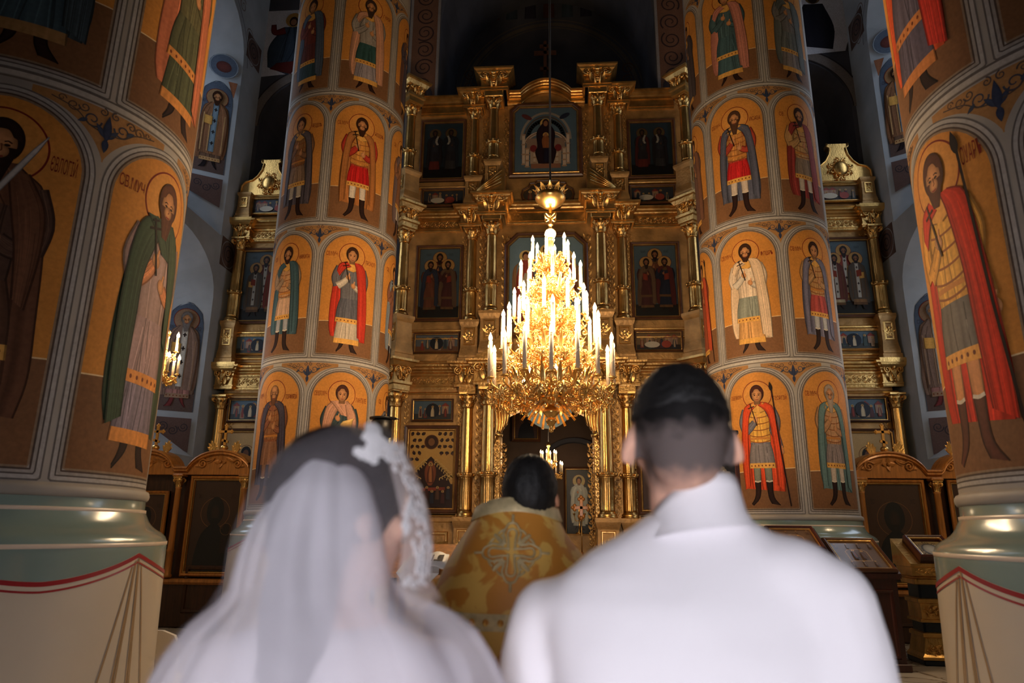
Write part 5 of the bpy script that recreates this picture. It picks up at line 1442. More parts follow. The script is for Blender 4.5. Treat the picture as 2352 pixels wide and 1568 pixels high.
wicon('icon of three standing apostles, middle tier left of the chandelier', -2.52, -1.60, 5.29, 6.83, 'apostles', fw_=.075, dim=.5)
wicon('icon of three standing apostles, middle tier right of the chandelier', 1.60, 2.52, 5.28, 6.82, 'apostles', fw_=.075, dim=.5, q=1)
wicon('small wide feast icon with a white figure in a dark oval, left of the chandelier', -2.50, -1.62, 4.66, 5.06, 'feast', q=0, fw_=.045, dim=.7)
wicon('small wide feast icon with a red crowd, right of the chandelier', 1.62, 2.50, 4.66, 5.06, 'feast', q=1, fw_=.045, dim=.7)
wicon('small wide icon above the many-figured gold-ground icon', -2.47, -1.70, 3.38, 3.80, 'feast', q=2, fw_=.045, dim=.7)
wicon('small wide icon on the lowest tier, hidden behind the head of the groom', 1.70, 2.47, 3.38, 3.80, 'feast', q=1, seed=6, fw_=.045)
wicon('many-figured gold-ground icon in a dark frame, beside the bride', -2.58, -1.58, 1.76, 3.31, 'dormition', fw_=.10, gl=True, dim=.8)
wicon('large lowest-tier icon hidden behind the groom', 1.58, 2.58, 1.76, 3.31, 'half', fw_=.10, gl=True)
for sg, s in ((-1, 'left'), (1, 'right')):
    cx = sg*5.62
    icon('icon of three bishops in the %s side screen' % s, cx-.52, cx+.52, 5.34, 6.93, 12.70, 'bishops', fw_=.08, q=0 if sg > 0 else 1, dim=.75 if sg > 0 else .5)
    icon('small dark icon under the crest of the %s side screen' % s, cx-.46, cx+.46, 7.66, 8.06, 12.70, 'feast', q=1 if sg > 0 else 3, seed=8, fw_=.05, frame='gold')
    icon('small wide icon under the three bishops, %s side screen' % s, cx-.47, cx+.47, 4.70, 5.12, 12.70, 'feast', q=2, seed=3+sg, fw_=.05, frame='gold')
    icon('small wide icon with buildings on the lowest tier of the %s side screen' % s, cx-.44, cx+.44, 3.40, 3.86, 12.70, 'feast', q=2, seed=11+sg, fw_=.05)
    icon('half-length saint icon rising behind the arched %s icon case' % s, cx-.5, cx+.5, 2.0, 3.28, 12.70, 'angelwing', fw_=.08)
# ---------------------------------------------------------------- carved icon cases (kiots) in the aisles
def make_leaf_spray():
    mb = MB()
    for k in range(5):
        a = PI/2+(k-2)*.42
        leaf3(mb, (0, 0, .05), (math.cos(a), 0, math.sin(a)), (-math.sin(a), 0, math.cos(a)), (0, -1, 0), .9-.12*abs(k-2), .3, .2)
        leaf3(mb, (0, 0, .05), (math.cos(a), 0, math.sin(a)), (-math.sin(a), 0, math.cos(a)), (0, 1, 0), .9-.12*abs(k-2), .3, .2)
    mb.lathe([(.12, 0), (.15, .05), (.06, .12), (.05, .3)], 8)
    return mb.mesh('leaf_spray', M['gold_bright'])
SPRAY = make_leaf_spray()
def ortho_cross(mb, x, y, z, h, t=.025):
    """three-barred cross with trefoil ends, foot at z"""
    w = h*.055
    def bar(x0, z0, x1, z1): 
        d = np.array([x1-x0, z1-z0]); L = np.linalg.norm(d); d /= L; n = np.array([-d[1], d[0]])*w
        p = [np.array([x0, z0])-n, np.array([x1, z1])-n, np.array([x1, z1])+n, np.array([x0, z0])+n]
        mb.prism([tuple(q) for q in p], y-t/2, y+t/2)
    bar(x, z, x, z+h); bar(x-h*.27, z+h*.72, x+h*.27, z+h*.72); bar(x-h*.15, z+h*.33, x+h*.15, z+h*.24)
    for cx, cz in ((x, z+h), (x-h*.27, z+h*.72), (x+h*.27, z+h*.72)):
        for k in range(3):
            a = {0: PI/2, 1: PI, 2: 0}[0 if cz > z+h*.9 else (1 if cx < x else 2)]+(k-1)*PI/2
            mb.ell((cx+.055*h*math.cos(a), y, cz+.055*h*math.sin(a)), (.05*h, t*.6, .05*h), 8, 5)
def kiot(sg, label):
    Y0 = 10.2
    K_ = thing('icon_case', label, 'icon case', (sg*5.3, Y0+.15, FLOOR), 'carved icon cases in the aisles')
    c1, c2 = sg*4.83, sg*5.92
    x0, x1 = min(sg*4.38, sg*6.29), max(sg*4.38, sg*6.29)
    MB().bbox(x0, x1, Y0, Y0+.3, FLOOR, .72, .02).build('base_cabinet', M['wood_dark'], K_)
    MB().sweep([(x0, Y0+.3), (x0, Y0), (x1, Y0), (x1, Y0+.3)], [(0, .68), (.03, .69), (.05, .72), (.04, .76), (0, .77)]).build('ledge', M['wood_gold'], K_)
    MB().box(x0, x1, Y0+.12, Y0+.3, .72, 2.34).build('back_panel', M['wood_dark'], K_)
    for c in (c1, c2):
        f = MB().frame([(c-.34, .95), (c+.34, .95), (c+.34, .30), (c-.34, .30)], [(0, -Y0), (.02, -Y0+.025), (.05, -Y0+.02), (.06, -Y0)]); f.build('cabinet_panel', M['wood_dark'], K_)
    # arcaded top: two round pediments joined by a level cornice
    def top(x):
        for c, hw_ in ((c1, .50), (c2, .40)):
            d = abs(x-c)
            if d < hw_*.97: return 2.27+.345*math.sqrt(max(0, 1-(d/hw_)**2))
        return 2.27+.09
    xs = sorted(set(np.linspace(x0, x1, 60).tolist()))
    zs = [max(2.36, top(x)) for x in xs]
    rows = [[(x, Y0-.0-d, z+q) for d, q in ((-.3, 0), (.02, 0), (.06, -.01), (.07, -.03), (.04, -.045), (.045, -.07), (.01, -.09))] for x, z in zip(xs, zs)]
    MB().grid(np.array(rows), False).build('arched_cornice', M['wood_gold'], K_)
    MB().prism([(x0, 2.24)]+[(x, z-.04) for x, z in zip(xs, zs)]+[(x1, 2.24)], Y0+.0, Y0+.28).build('pediment_board', M['wood_gold'], K_)
    for c in (c1, c2):
        mb = MB()
        for q in (-1, 1):
            mb.tube(np.concatenate([[(c+q*.10, Y0-.01, 2.47), (c+q*.2, Y0-.012, 2.44)], spiral3(c+q*.27, 2.40, .07, 1.5, PI/2, -q, Y0-.012, 14)]), .016, 5)
            leaf3(mb, (c+q*.2, Y0-.005, 2.42), (q*-.8, 0, .5), (.5, 0, q*.8), (0, -1, 0), .16, .06, .2); leaf3(mb, (c+q*.27, Y0-.005, 2.40), (q*.9, 0, -.3), (.3, 0, q*.9), (0, -1, 0), .13, .06, .2)
        for k in range(4):
            a = PI/4+PI/2*k+PI/4; leaf3(mb, (c, Y0-.005, 2.43), (math.cos(a), 0, math.sin(a)), (-math.sin(a), 0, math.cos(a)), (0, -1, 0), .10, .07, .25)
        mb.ell((c, Y0-.02, 2.43), (.03, .02, .03), 8, 5)
        mb.build('carved_scrolls', M['wood_gold'], K_)
        mb = MB(); ortho_cross(mb, c+sg*.02, Y0+.1, 2.66, .33); mb.build('finial_cross', M['gold_matte'], K_)
        MB().lathe([(.05, 0), (.06, .01), (.03, .025), (.045, .05), (.06, .075), (.045, .105), (.015, .12)], 14, c+sg*.02, Y0+.1, 2.575).build('finial_ball', M['gold_bright'], K_)
        for q in (-1, 1):
            inst('leaf_spray', SPRAY, K_, Vector((c+q*.17+sg*.02, Y0+.1, 2.575))-wloc(K_), (0, q*.2, 0), (.15, .15, .22))
    for x in (c1-sg*.42, sg*5.42, c2+sg*.34):
        cl = MB().lathe([(.065, 0), (.065, .03), (.05, .05), (.05, .35), (.058, .37), (.045, .40), (.042, 1.25), (.05, 1.27)], 24, x, Y0-.02, .78, flute=(12, .1, .05, .35)).build('column', M['wood_gold'], K_)
        inst('capital', CAPITAL, cl, Vector((x, Y0-.02, 2.05))-wloc(cl), (0, 0, 0), (.045, .045, .06))
        MB().bbox(x-.08, x+.08, Y0-.10, Y0+.06, 2.205, 2.245, .01).build('impost', M['wood_gold'], K_)
    return c1, c2
c1, c2 = kiot(-1, 'arched carved wooden icon case behind the bride, with golden crosses on top')
icon('dark icon of a mother and child in the left wooden case', c1-.42, c1+.42, .80, 2.22, 10.22, 'half', frame='wood_gold', fw_=.07, q=1, gl=True)
icon('narrow dark icon beside the near left pillar, in the left wooden case', c2-.34, c2+.34, .95, 2.0, 10.24, 'half', frame='wood_gold', fw_=.06, gl=True)
c1, c2 = kiot(1, 'arched carved wooden icon case at right, golden cross on top, behind the lecterns')
icon('dark icon of a long-haired man with a round halo in the right wooden case', c1-.44, c1+.44, .80, 2.22, 10.22, 'half', frame='wood_gold', fw_=.07, q=0, gl=True)
icon('dark icon in the right wooden case, hidden behind the near right pillar', c2-.34, c2+.34, .80, 2.22, 10.22, 'half', frame='wood_gold', fw_=.06, gl=True)

# ---------------------------------------------------------------- lecterns at the right
def slope_board(root, w, d, zb, zf, t, mat, name):
    """sloping top: back edge high, front edge low (front is -y)"""
    P = [(-d/2, zf), (d/2, zb), (d/2, zb-t), (-d/2, zf-t)]
    return inst(name, MB().prism(P, -w/2, w/2, 'yz').mesh(name, M[mat]), root)
def lectern(label, loc, rot, w, d, zb, zf):
    L = thing('lectern', label, 'lectern', loc, 'sloping icon lecterns at the right', (0, 0, rot))
    mb = MB().prism([(-d/2+.03, 0), (d/2-.03, 0), (d/2-.03, zb-.05), (-d/2+.03, zf-.05)], -w/2+.04, w/2-.04, 'yz')
    inst('body', mb.mesh('body', M['wood_red']), L)
    slope_board(L, w, d, zb, zf, .05, 'wood_red', 'sloping_top')
    f = MB().frame([(-w/2+.09, .12), (w/2-.09, .12), (w/2-.09, zf-.16), (-w/2+.09, zf-.16)], [(0, d/2-.03), (.015, d/2-.01), (.04, d/2-.015), (.05, d/2-.03)])
    inst('front_panel', f.mesh('front_panel', M['wood_red']), L)
    inst('plinth', MB().bbox(-w/2, w/2, -d/2, d/2, 0, .08, .01).mesh('plinth', M['wood_red']), L)
    return L
L1 = (3.56, 8.36, FLOOR); r1 = math.radians(6)
lectern('dark red wooden lectern with a glazed icon, beside the pillar behind the groom', L1, r1, .66, .46, 1.32, .98)
sl = math.atan2(.34, .46)
def on_slope(loc, rot, d, zb, zf, up_=.0): 
    return (loc[0]+math.sin(rot)*d/2, loc[1]-math.cos(rot)*d/2, loc[2]+zf+up_)
icon('brown glazed icon with a bright window reflection, lying on the dark red lectern', -.30, .30, 0, .56, 0, 'lectern', frame='frame_dark', fw_=.06, gl=True, loc=on_slope(L1, r1, .46, 1.32, .98, .012), rot=(-(PI/2-sl), 0, r1), thick=.03, depth=.02)
L3 = (2.86, 8.30, FLOOR)
lectern('dark wooden lectern mostly hidden by the right shoulder of the groom', L3, 0.0, .6, .42, 1.45, 1.20)
icon('red-framed icon on the lectern hidden by the shoulder of the groom', -.27, .27, 0, .46, 0, 'lectern', frame='wood_red', fw_=.06, gl=True, loc=on_slope(L3, 0, .42, 1.45, 1.20, .012), rot=(-(PI/2-math.atan2(.25, .42)), 0, 0), depth=.02, q=2)
# gilded lectern with blue bands
L2 = (4.55, 8.80, FLOOR); r2 = math.radians(-3)
M['navy'] = mk('dark_blue_enamel', (14, 34, 52), .35, var=.15)
G2 = thing('lectern', 'gilded lectern with dark blue bands beside the near right pillar', 'lectern', L2, 'sloping icon lecterns at the right', (0, 0, r2))
w, d = .66, .5
inst('plinth', MB().bbox(-w/2+.02, w/2-.02, -d/2+.02, d/2-.02, 0, .06, .01).mesh('plinth', M['navy']), G2)
inst('carved_foot', MB().sweep([(-w/2+.06, d/2-.06), (-w/2+.06, -d/2+.06), (w/2-.06, -d/2+.06), (w/2-.06, d/2-.06)], [(0, .06), (.05, .06), (.05, .09), (.02, .12), (0, .2), (-.02, .28), (0, .29), (0, .33), (-.03, .34)]).mesh('carved_foot', M['gold']), G2)
inst('stem', MB().bbox(-w/2+.09, w/2-.09, -d/2+.09, d/2-.09, .05, 1.0, .02).mesh('stem', M['navy']), G2)
inst('gold_band', MB().sweep([(-w/2+.08, d/2-.08), (-w/2+.08, -d/2+.08), (w/2-.08, -d/2+.08), (w/2-.08, d/2-.08)], [(0, .44), (.03, .445), (.03, .47), (.005, .48), (.005, .64), (.03, .65), (.03, .69), (0, .70)]).mesh('gold_band', M['gold']), G2)
inst('neck_band', MB().sweep([(-w/2+.06, d/2-.06), (-w/2+.06, -d/2+.06), (w/2-.06, -d/2+.06), (w/2-.06, d/2-.06)], [(0, .84), (.02, .85), (.02, .90), (.0, .91), (.0, .92), (.05, .94), (.05, 1.03), (.06, 1.04), (.06, 1.05), (0, 1.05)]).mesh('neck_band', M['gold']), G2)
o = inst('band_relief', FRIEZE.get(4) or make_vine(4), G2, (-.22, -d/2+.05, .56), (0, PI/2, 0), (.14, .1, .11)); inst('band_relief', FRIEZE.get(4) or make_vine(4), G2, (-.28, -d/2+.01, .985), (0, PI/2, 0), (.09, .08, .14)); inst('band_relief', FRIEZE.get(4) or make_vine(4), G2, (-.26, -d/2+.035, .16), (0, PI/2, 0), (.13, .1, .13))
mb = MB().prism([(-d/2, 1.05), (d/2, 1.05), (d/2, 1.34), (-d/2, 1.07)], -w/2, w/2, 'yz'); inst('sloping_top', mb.mesh('sloping_top', M['gold']), G2)
icon('small icon with a pale oval in a deep red frame, on the gilded lectern', -.20, .24, 0, .48, 0, 'ornate', frame='wood_red', fw_=.06, gl=True, loc=on_slope(L2, r2, .5, 1.34, 1.07, .035), rot=(-(PI/2-math.atan2(.27, .5)), 0, r2), depth=.05)

# ---------------------------------------------------------------- small reading stand with an open book
BS = thing('book_stand', 'small dark wooden reading stand between the bride and the priest', 'stand', (-.56, 4.55, FLOOR))
for x in (-.75, -.44):
    MB().bbox(x-.018, x+.018, 4.40, 4.44, FLOOR, 1.24, .004).build('leg', M['wood_dark'], BS); MB().bbox(x-.018, x+.018, 4.66, 4.70, FLOOR, 1.30, .004).build('leg', M['wood_dark'], BS)
MB().bbox(-.75, -.44, 4.41, 4.43, .45, .49, .004).build('stretcher', M['wood_dark'], BS)
MB().prism([(4.36, 1.23), (4.76, 1.40), (4.76, 1.38), (4.36, 1.21)], -.80, -.38, 'yz').build('sloping_top', M['wood_gold'], BS)
CL = MB()
CL.grid(np.array([[(-.70, 4.50, 1.302), (-.48, 4.50, 1.302)], [(-.72, 4.355, 1.238), (-.46, 4.355, 1.238)], [(-.66, 4.345, 1.17), (-.53, 4.345, 1.17)], [(-.60, 4.345, 1.12), (-.59, 4.345, 1.12)]]), False)
cl = tag(CL.build('cloth', M['white']), 'white pointed cloth hanging from the reading stand', 'cloth')
md = cl.modifiers.new('thick', 'SOLIDIFY'); md.thickness = .004
BK = thing('open_book', 'open book with two pictures on the reading stand', 'book', (-.56, 4.5, 1.32))
t = np.linspace(0, 1, 7)
for sg in (-1, 1):
    z0 = lambda y: 1.24+(y-4.36)*.425
    rows = [[(-.555+sg*.125*q, y, z0(y)+.022+.018*math.sin(PI*min(1, q*1.15))) for q in t] for y in (4.38, 4.55)]
    o = MB().grid(np.array(rows), True, flip=sg < 0).build('page', M['white'], BK)
    md = o.modifiers.new('thick', 'SOLIDIFY'); md.thickness = .012; md.offset = -1
    n_ = np.array([0, -.39, .92])
    P = Paint(flat_map((-.555+sg*.066, 4.40, z0(4.40)+.037), (1, 0, 0), (0, .92, .39), n_), .001)
    rect(P, -.035, .035, .03, .12, (90, 80, 74)); P.disc(0, .08, .015, .025, (40, 34, 32)); rect(P, -.02, .02, .03, .05, (50, 44, 42))
    P.build('printed_picture', M['icon_paint'], BK)

# ---------------------------------------------------------------- altar room seen through the open doors
aw = struct(MB().box(-2.6, 2.6, 17.0, 17.1, .5, 5.2).build('wall_altar', M['altar_wall']))
for nm, q in (('wall_altar_left', (-2.7, -2.6, 13.3, 17, .5, 5.2)), ('wall_altar_right', (2.6, 2.7, 13.3, 17, .5, 5.2)), ('ceiling_altar', (-2.7, 2.7, 13.3, 17.1, 5.2, 5.3)), ('floor_altar', (-2.7, 2.7, 13.0, 17.1, .42, .52))):
    struct(MB().box(*q).build(nm, M['altar_wall']))
a = np.linspace(0, PI, 15)
arc = [(.55+.85*math.cos(t_), 2.9+.75*math.sin(t_)) for t_ in a]
mb = MB().frame([(1.40, .52)]+arc+[(-.30, .52)], [(0, -17.0), (0, -16.9), (.10, -16.88), (.12, -16.98)]); mb.build('niche_arch', M['wall_dark'], aw)
icon('pale robed figure picture glowing deep in the altar room', .30, 1.02, 1.35, 2.95, 16.9, 'glow', frame='frame_dark', fw_=.07)
icon('dark framed picture high on the altar room wall', -.95, -.25, 3.55, 4.5, 16.9, 'half', frame='frame_dark', fw_=.09)
CR = thing('altar_cross', 'dark processional cross on a thin pole inside the altar doorway', 'cross', (.57, 12.95, .52))
k = 12.95/11
cx, cz = .291+(.563-.291)*k, 1.5+(1.83-1.5)*k
mb = MB()
def trefoil_cross(mb, x, y, z, h, w, t):
    mb.bbox(x-.03, x+.03, y-t, y+t, z-h, z+h, .006).bbox(x-w, x+w, y-t, y+t, z-.03, z+.03, .006)
    for dx, dz in ((0, h), (0, -h), (-w, 0), (w, 0)):
        for q in range(3):
            a_ = math.atan2(dz, dx)+(q-1)*PI/2; mb.ell((x+dx+.035*math.cos(a_), y, z+dz+.035*math.sin(a_)), (.035, t, .035), 10, 6)
trefoil_cross(mb, cx, 12.95, cz, .15, .12, .014); mb.build('cross', M['wood_gold'], CR)
MB().tube([(cx, 12.95, cz-.15), (cx, 12.95, 1.1)], .011, 8).build('pole', M['brass'], CR)
MB().lathe([(.10, .52), (.10, .56), (.05, .6), (.035, .75), (.03, 1.12)], 12, cx, 12.95, 0).build('foot', M['wood_gold'], CR)
AT = thing('altar_table', 'altar table covered in cloth, deep inside the doorway', 'table', (.25, 15.2, .52))
MB().bbox(-.45, .95, 14.7, 15.6, .52, 1.42, .03).build('cover', M['gold_dull'], AT)
CD = thing('candelabrum', 'small dark candelabrum on the altar table', 'candelabrum', (.62, 15.0, 1.42))
mb = MB().lathe([(.08, 0), (.08, .02), (.02, .05), (.02, .3), (.03, .32), (.015, .5)], 10, .62, 15.0, 1.42)
for q in (-1, 1):
    mb.tube(curve([(.62, 15, 1.70), (.62+q*.07, 15, 1.68), (.62+q*.11, 15, 1.80)], 8), .01, 5); mb.lathe([(.0, 0), (.025, .02), (.02, .05)], 8, .62+q*.11, 15, 1.79)
mb.build('branches', M['brass'], CD)

# ---------------------------------------------------------------- dark stands by the pillars, white chair
BN = thing('lampstand', 'black stand with a spiked candle tray beside the left pillar, above the bride', 'candle stand', (-2.06, 8.9, FLOOR))
MB().lathe([(.16, 0), (.16, .03), (.03, .06), (.025, 2.55), (.06, 2.58)], 14, -2.06, 8.9, FLOOR).build('pole', M['black'], BN)
MB().lathe([(.05, 0), (.13, .02), (.14, .22), (.12, .24)], 16, -2.06, 8.9, 2.62).build('lamp_cup', M['black'], BN)
MB().lathe([(.02, 0), (.17, .01), (.17, .03), (.02, .04)], 16, -2.06, 8.9, 2.86).build('tray', M['black'], BN)
MB().tube([(-1.9, 8.9, 2.88), (-1.84, 8.9, 2.87)], [.02, .005], 6).build('spike', M['black'], BN)
BR = thing('banner_board', 'tall black panel with small silver crosses beside the right ear of the groom', 'panel', (1.92, 8.2, FLOOR))
MB().bbox(1.92, 2.27, 8.2, 8.24, .5, 2.58, .01).build('panel', M['black'], BR)
for x in (1.92, 2.27): MB().bbox(x-.025, x+.025, 8.18, 8.26, FLOOR, 2.63, .008).build('post', M['wood_red'], BR)
MB().bbox(1.88, 2.31, 8.17, 8.27, 2.58, 2.63, .01).build('top_rail', M['black'], BR)
M['silver'] = mk('dull_silver', (150, 140, 126), .4, .6, var=.1)
for x, z in ((2.19, 1.93), (2.08, 2.14), (2.17, 2.06), (2.05, 1.85)):
    mb = MB(); trefoil_cross(mb, 0, 0, 0, .07, .06, .012); mb.xf(Matrix.Translation((x, 8.19, z))@Matrix.Scale(.75, 4)); mb.build('silver_cross', M['silver'], BR)
CHR = thing('chair', 'white rounded chair back peeping out beside the bride and the near left pillar', 'chair', (-2.56, 5.15, FLOOR))
pts = [(-.20, .36), (-.21, .70), (-.17, .77), (-.08, .80), (.08, .80), (.17, .77), (.21, .70), (.20, .36)]
cx_ = -2.56
MB().prism([(cx_+x, z) for x, z in pts], 4.97, 5.0).build('backrest', M['white'], CHR)
MB().bbox(cx_-.21, cx_+.21, 4.98, 5.40, .42, .46, .015).build('seat', M['white'], CHR)
for x in (-.18, .18):
    for y in (5.0, 5.38): MB().bbox(cx_+x-.02, cx_+x+.02, y-.02, y+.02, FLOOR, .42, .005).build('leg', M['white'], CHR)
# ---------------------------------------------------------------- chandeliers
def make_candle(h, r):
    mb = MB()
    mb.lathe([(r, 0), (r, h), (r*.6, h+.004)], 12)
    # faint spiral on the wax
    t = np.linspace(0, 1, 40); mb.tube(np.stack([r*1.01*np.cos(t*4*PI), r*1.01*np.sin(t*4*PI), .02+(h-.04)*t], -1), r*.10, 4)
    return mb.mesh('candle', M['wax'])
M['wax'] = mk('ivory_candle', (206, 190, 164), .45, var=.03)
M['crystal'] = mk('honey_glass', (250, 226, 176), .08, .0, var=.05, coat=.6)
def make_bulb(s):
    return MB().lathe([(.009*s, 0), (.016*s, .012*s), (.019*s, .026*s), (.015*s, .044*s), (.006*s, .064*s), (.0005, .078*s)], 10).mesh('flame_bulb', M['bulb'])
def make_cup(r):
    mb = MB().lathe([(r*.3, -r*1.1), (r*.5, -r*.8), (r*.35, -r*.5), (r*.9, -r*.25), (r*1.5, .0), (r*1.55, .006), (r*.9, .0), (r*.8, r*.5), (r*.95, r*.6)], 12)
    return mb.mesh('candle_cup', M['brass'])
def make_arm(L, drop, s=1.0):
    """scrolled branch from the stem (origin) out to x=L, cup seat at z=0"""
    mb = MB()
    P = curve([(.05, 0, -drop*.15), (L*.30, 0, -drop*1.05), (L*.68, 0, -drop*.95), (L*.95, 0, -drop*.45), (L, 0, -.03)], 16)
    mb.tube(P, .010*s, 6)
    def sp(cx, cz, r, turns, a0, sg, th=.008, y=0):
        q = spiral3(cx, cz, r, turns, a0, sg, y, 18); mb.tube(q, th*s, 5)
    sp(L*.74, -drop*.55, drop*.36, 1.7, -PI/2, 1); sp(L*.40, -drop*.62, drop*.30, 1.6, -PI/2, -1); sp(L*.92, -drop*1.02, drop*.24, 1.4, PI/2, -1); sp(L*.55, -drop*1.28, drop*.26, 1.5, PI/2, 1)
    for k in range(7):
        t = .25+.11*k; c = np.array([np.interp(t*L, P[:, 0], P[:, 0]), 0, np.interp(t*L, P[:, 0], P[:, 2])])
        for sy in (-1, 1):
            a = -.5+.5*(k % 3)
            leaf3(mb, c, (math.cos(a)*.6, sy*.6, -.5+.5*(k % 2)*2), (.3, .2*sy, .9), (0, sy*.4, -1), drop*.34, drop*.15, .5, 4)
    return mb.mesh('scroll_arm', M['brass'])
def make_filigree(r):
    """openwork palmette, r high, hanging in the xz plane"""
    mb = MB()
    for sg in (-1, 1):
        for (cx, cz, q, tr, a0, d) in ((.28, .55, .24, 1.6, PI/2, -1), (.22, .15, .18, 1.5, -PI/2, 1), (.45, .85, .15, 1.4, 0, 1), (.40, .32, .12, 1.3, PI, -1)):
            mb.tube(spiral3(sg*cx*r, cz*r, q*r, tr, a0 if sg > 0 else PI-a0, d*sg, 0, 16)*np.array([1, 1, 1]), .035*r, 5)
        leaf3(mb, (sg*.05*r, 0, .2*r), (sg*.5, 0, .85), (.85, 0, -sg*.5), (0, -1, 0), .7*r, .2*r, .3)
        leaf3(mb, (sg*.1*r, 0, .1*r), (sg*.8, 0, -.3), (.3, 0, sg*.8), (0, -1, 0), .4*r, .16*r, .4)
    leaf3(mb, (0, 0, 0), (0, 0, 1), (1, 0, 0), (0, -1, 0), 1.05*r, .26*r, .3); leaf3(mb, (0, 0, .25*r), (0, 0, -1), (1, 0, 0), (0, -1, 0), .55*r, .2*r, .35)
    mb.tube([(0, 0, -.2*r), (0, 0, .9*r)], .03*r, 5)
    return mb.mesh('filigree', M['brass'])

CX, CY = .175, 7.0
CH = thing('chandelier', 'great brass chandelier with tiers of glowing candles, hanging from a long cable', 'chandelier', (CX, CY, 2.44))
def L_(z): return z-2.44
mb = MB().tube([(CX, CY, 5.12), (CX+.004, CY, 9), (CX, CY, 15.58)], .012, 6)
for z in (8.4, 9.3, 11.3, 12.4): mb.ell((CX, CY, z), (.022, .022, .03), 8, 6)
mb.build('cable', M['black'], CH)
# crown bowl
MB().lathe([(.02, 4.90), (.05, 4.905), (.09, 4.93), (.135, 4.965), (.165, 5.01), (.17, 5.03), (.15, 5.045), (.155, 5.06), (.13, 5.065), (.02, 5.07)], 28, CX, CY).build('crown_bowl', M['brass'], CH)
mb = MB()
for k in range(12):
    a = 2*PI*k/12
    nr = (math.cos(a), math.sin(a), 0); sd = (-math.sin(a), math.cos(a), 0)
    leaf3(mb, (CX+.13*nr[0], CY+.13*nr[1], 5.055), (nr[0]*.4, nr[1]*.4, .92), sd, nr, .10, .055, .35)
    for q in (-1, 1):
        t = np.linspace(0, 1.6*PI, 9); mb.tube(np.array([[CX+(.15+.01*math.sin(j))*nr[0]+q*.022*math.cos(j)*sd[0]+q*.02*sd[0], CY+.15*nr[1]+q*.022*math.cos(j)*sd[1]+q*.02*sd[1], 5.09+.022*math.sin(j)] for j in t]), .005, 4)
mb.build('crown_leaves', M['brass'], CH)
MB().lathe([(.03, 4.64), (.018, 4.66), (.016, 4.70), (.03, 4.705), (.018, 4.72), (.018, 4.80), (.045, 4.82), (.02, 4.84), (.02, 4.90)], 14, CX, CY).build('rod', M['brass'], CH)
mb = MB()
for k in range(4):
    a = PI/4+PI/2*k; mb.tube(curve([(CX, CY, 4.79), (CX+.08*math.cos(a), CY+.08*math.sin(a), 4.83), (CX+.07*math.cos(a), CY+.07*math.sin(a), 4.77), (CX+.01*math.cos(a), CY, 4.78)], 10), .010, 5)
mb.build('ribbon_knot', M['brass'], CH)
MB().ell((CX, CY, 4.60), (.062, .062, .062), 20, 12).build('glass_ball', M['crystal'], CH)
st = [(.0, 2.44), (.022, 2.45), (.026, 2.47), (.018, 2.49), (.03, 2.52), (.055, 2.55), (.058, 2.575), (.035, 2.59), (.04, 2.60), (.075, 2.63), (.085, 2.66), (.06, 2.69), (.035, 2.71), (.04, 2.75), (.10, 2.77), (.115, 2.80), (.06, 2.83), (.045, 2.86), (.12, 2.90), (.18, 2.95), (.19, 3.0), (.15, 3.06), (.08, 3.10), (.05, 3.16),
      (.06, 3.2), (.10, 3.24), (.11, 3.30), (.07, 3.36), (.05, 3.42), (.09, 3.46), (.13, 3.52), (.12, 3.58), (.06, 3.62), (.045, 3.70), (.09, 3.74), (.11, 3.79), (.08, 3.85), (.04, 3.9), (.05, 3.98), (.085, 4.02), (.08, 4.10), (.04, 4.15), (.04, 4.24), (.07, 4.28), (.06, 4.36), (.03, 4.42), (.035, 4.5), (.05, 4.53), (.02, 4.56)]
MB().lathe(st, 28, CX, CY).build('stem', M['brass'], CH)
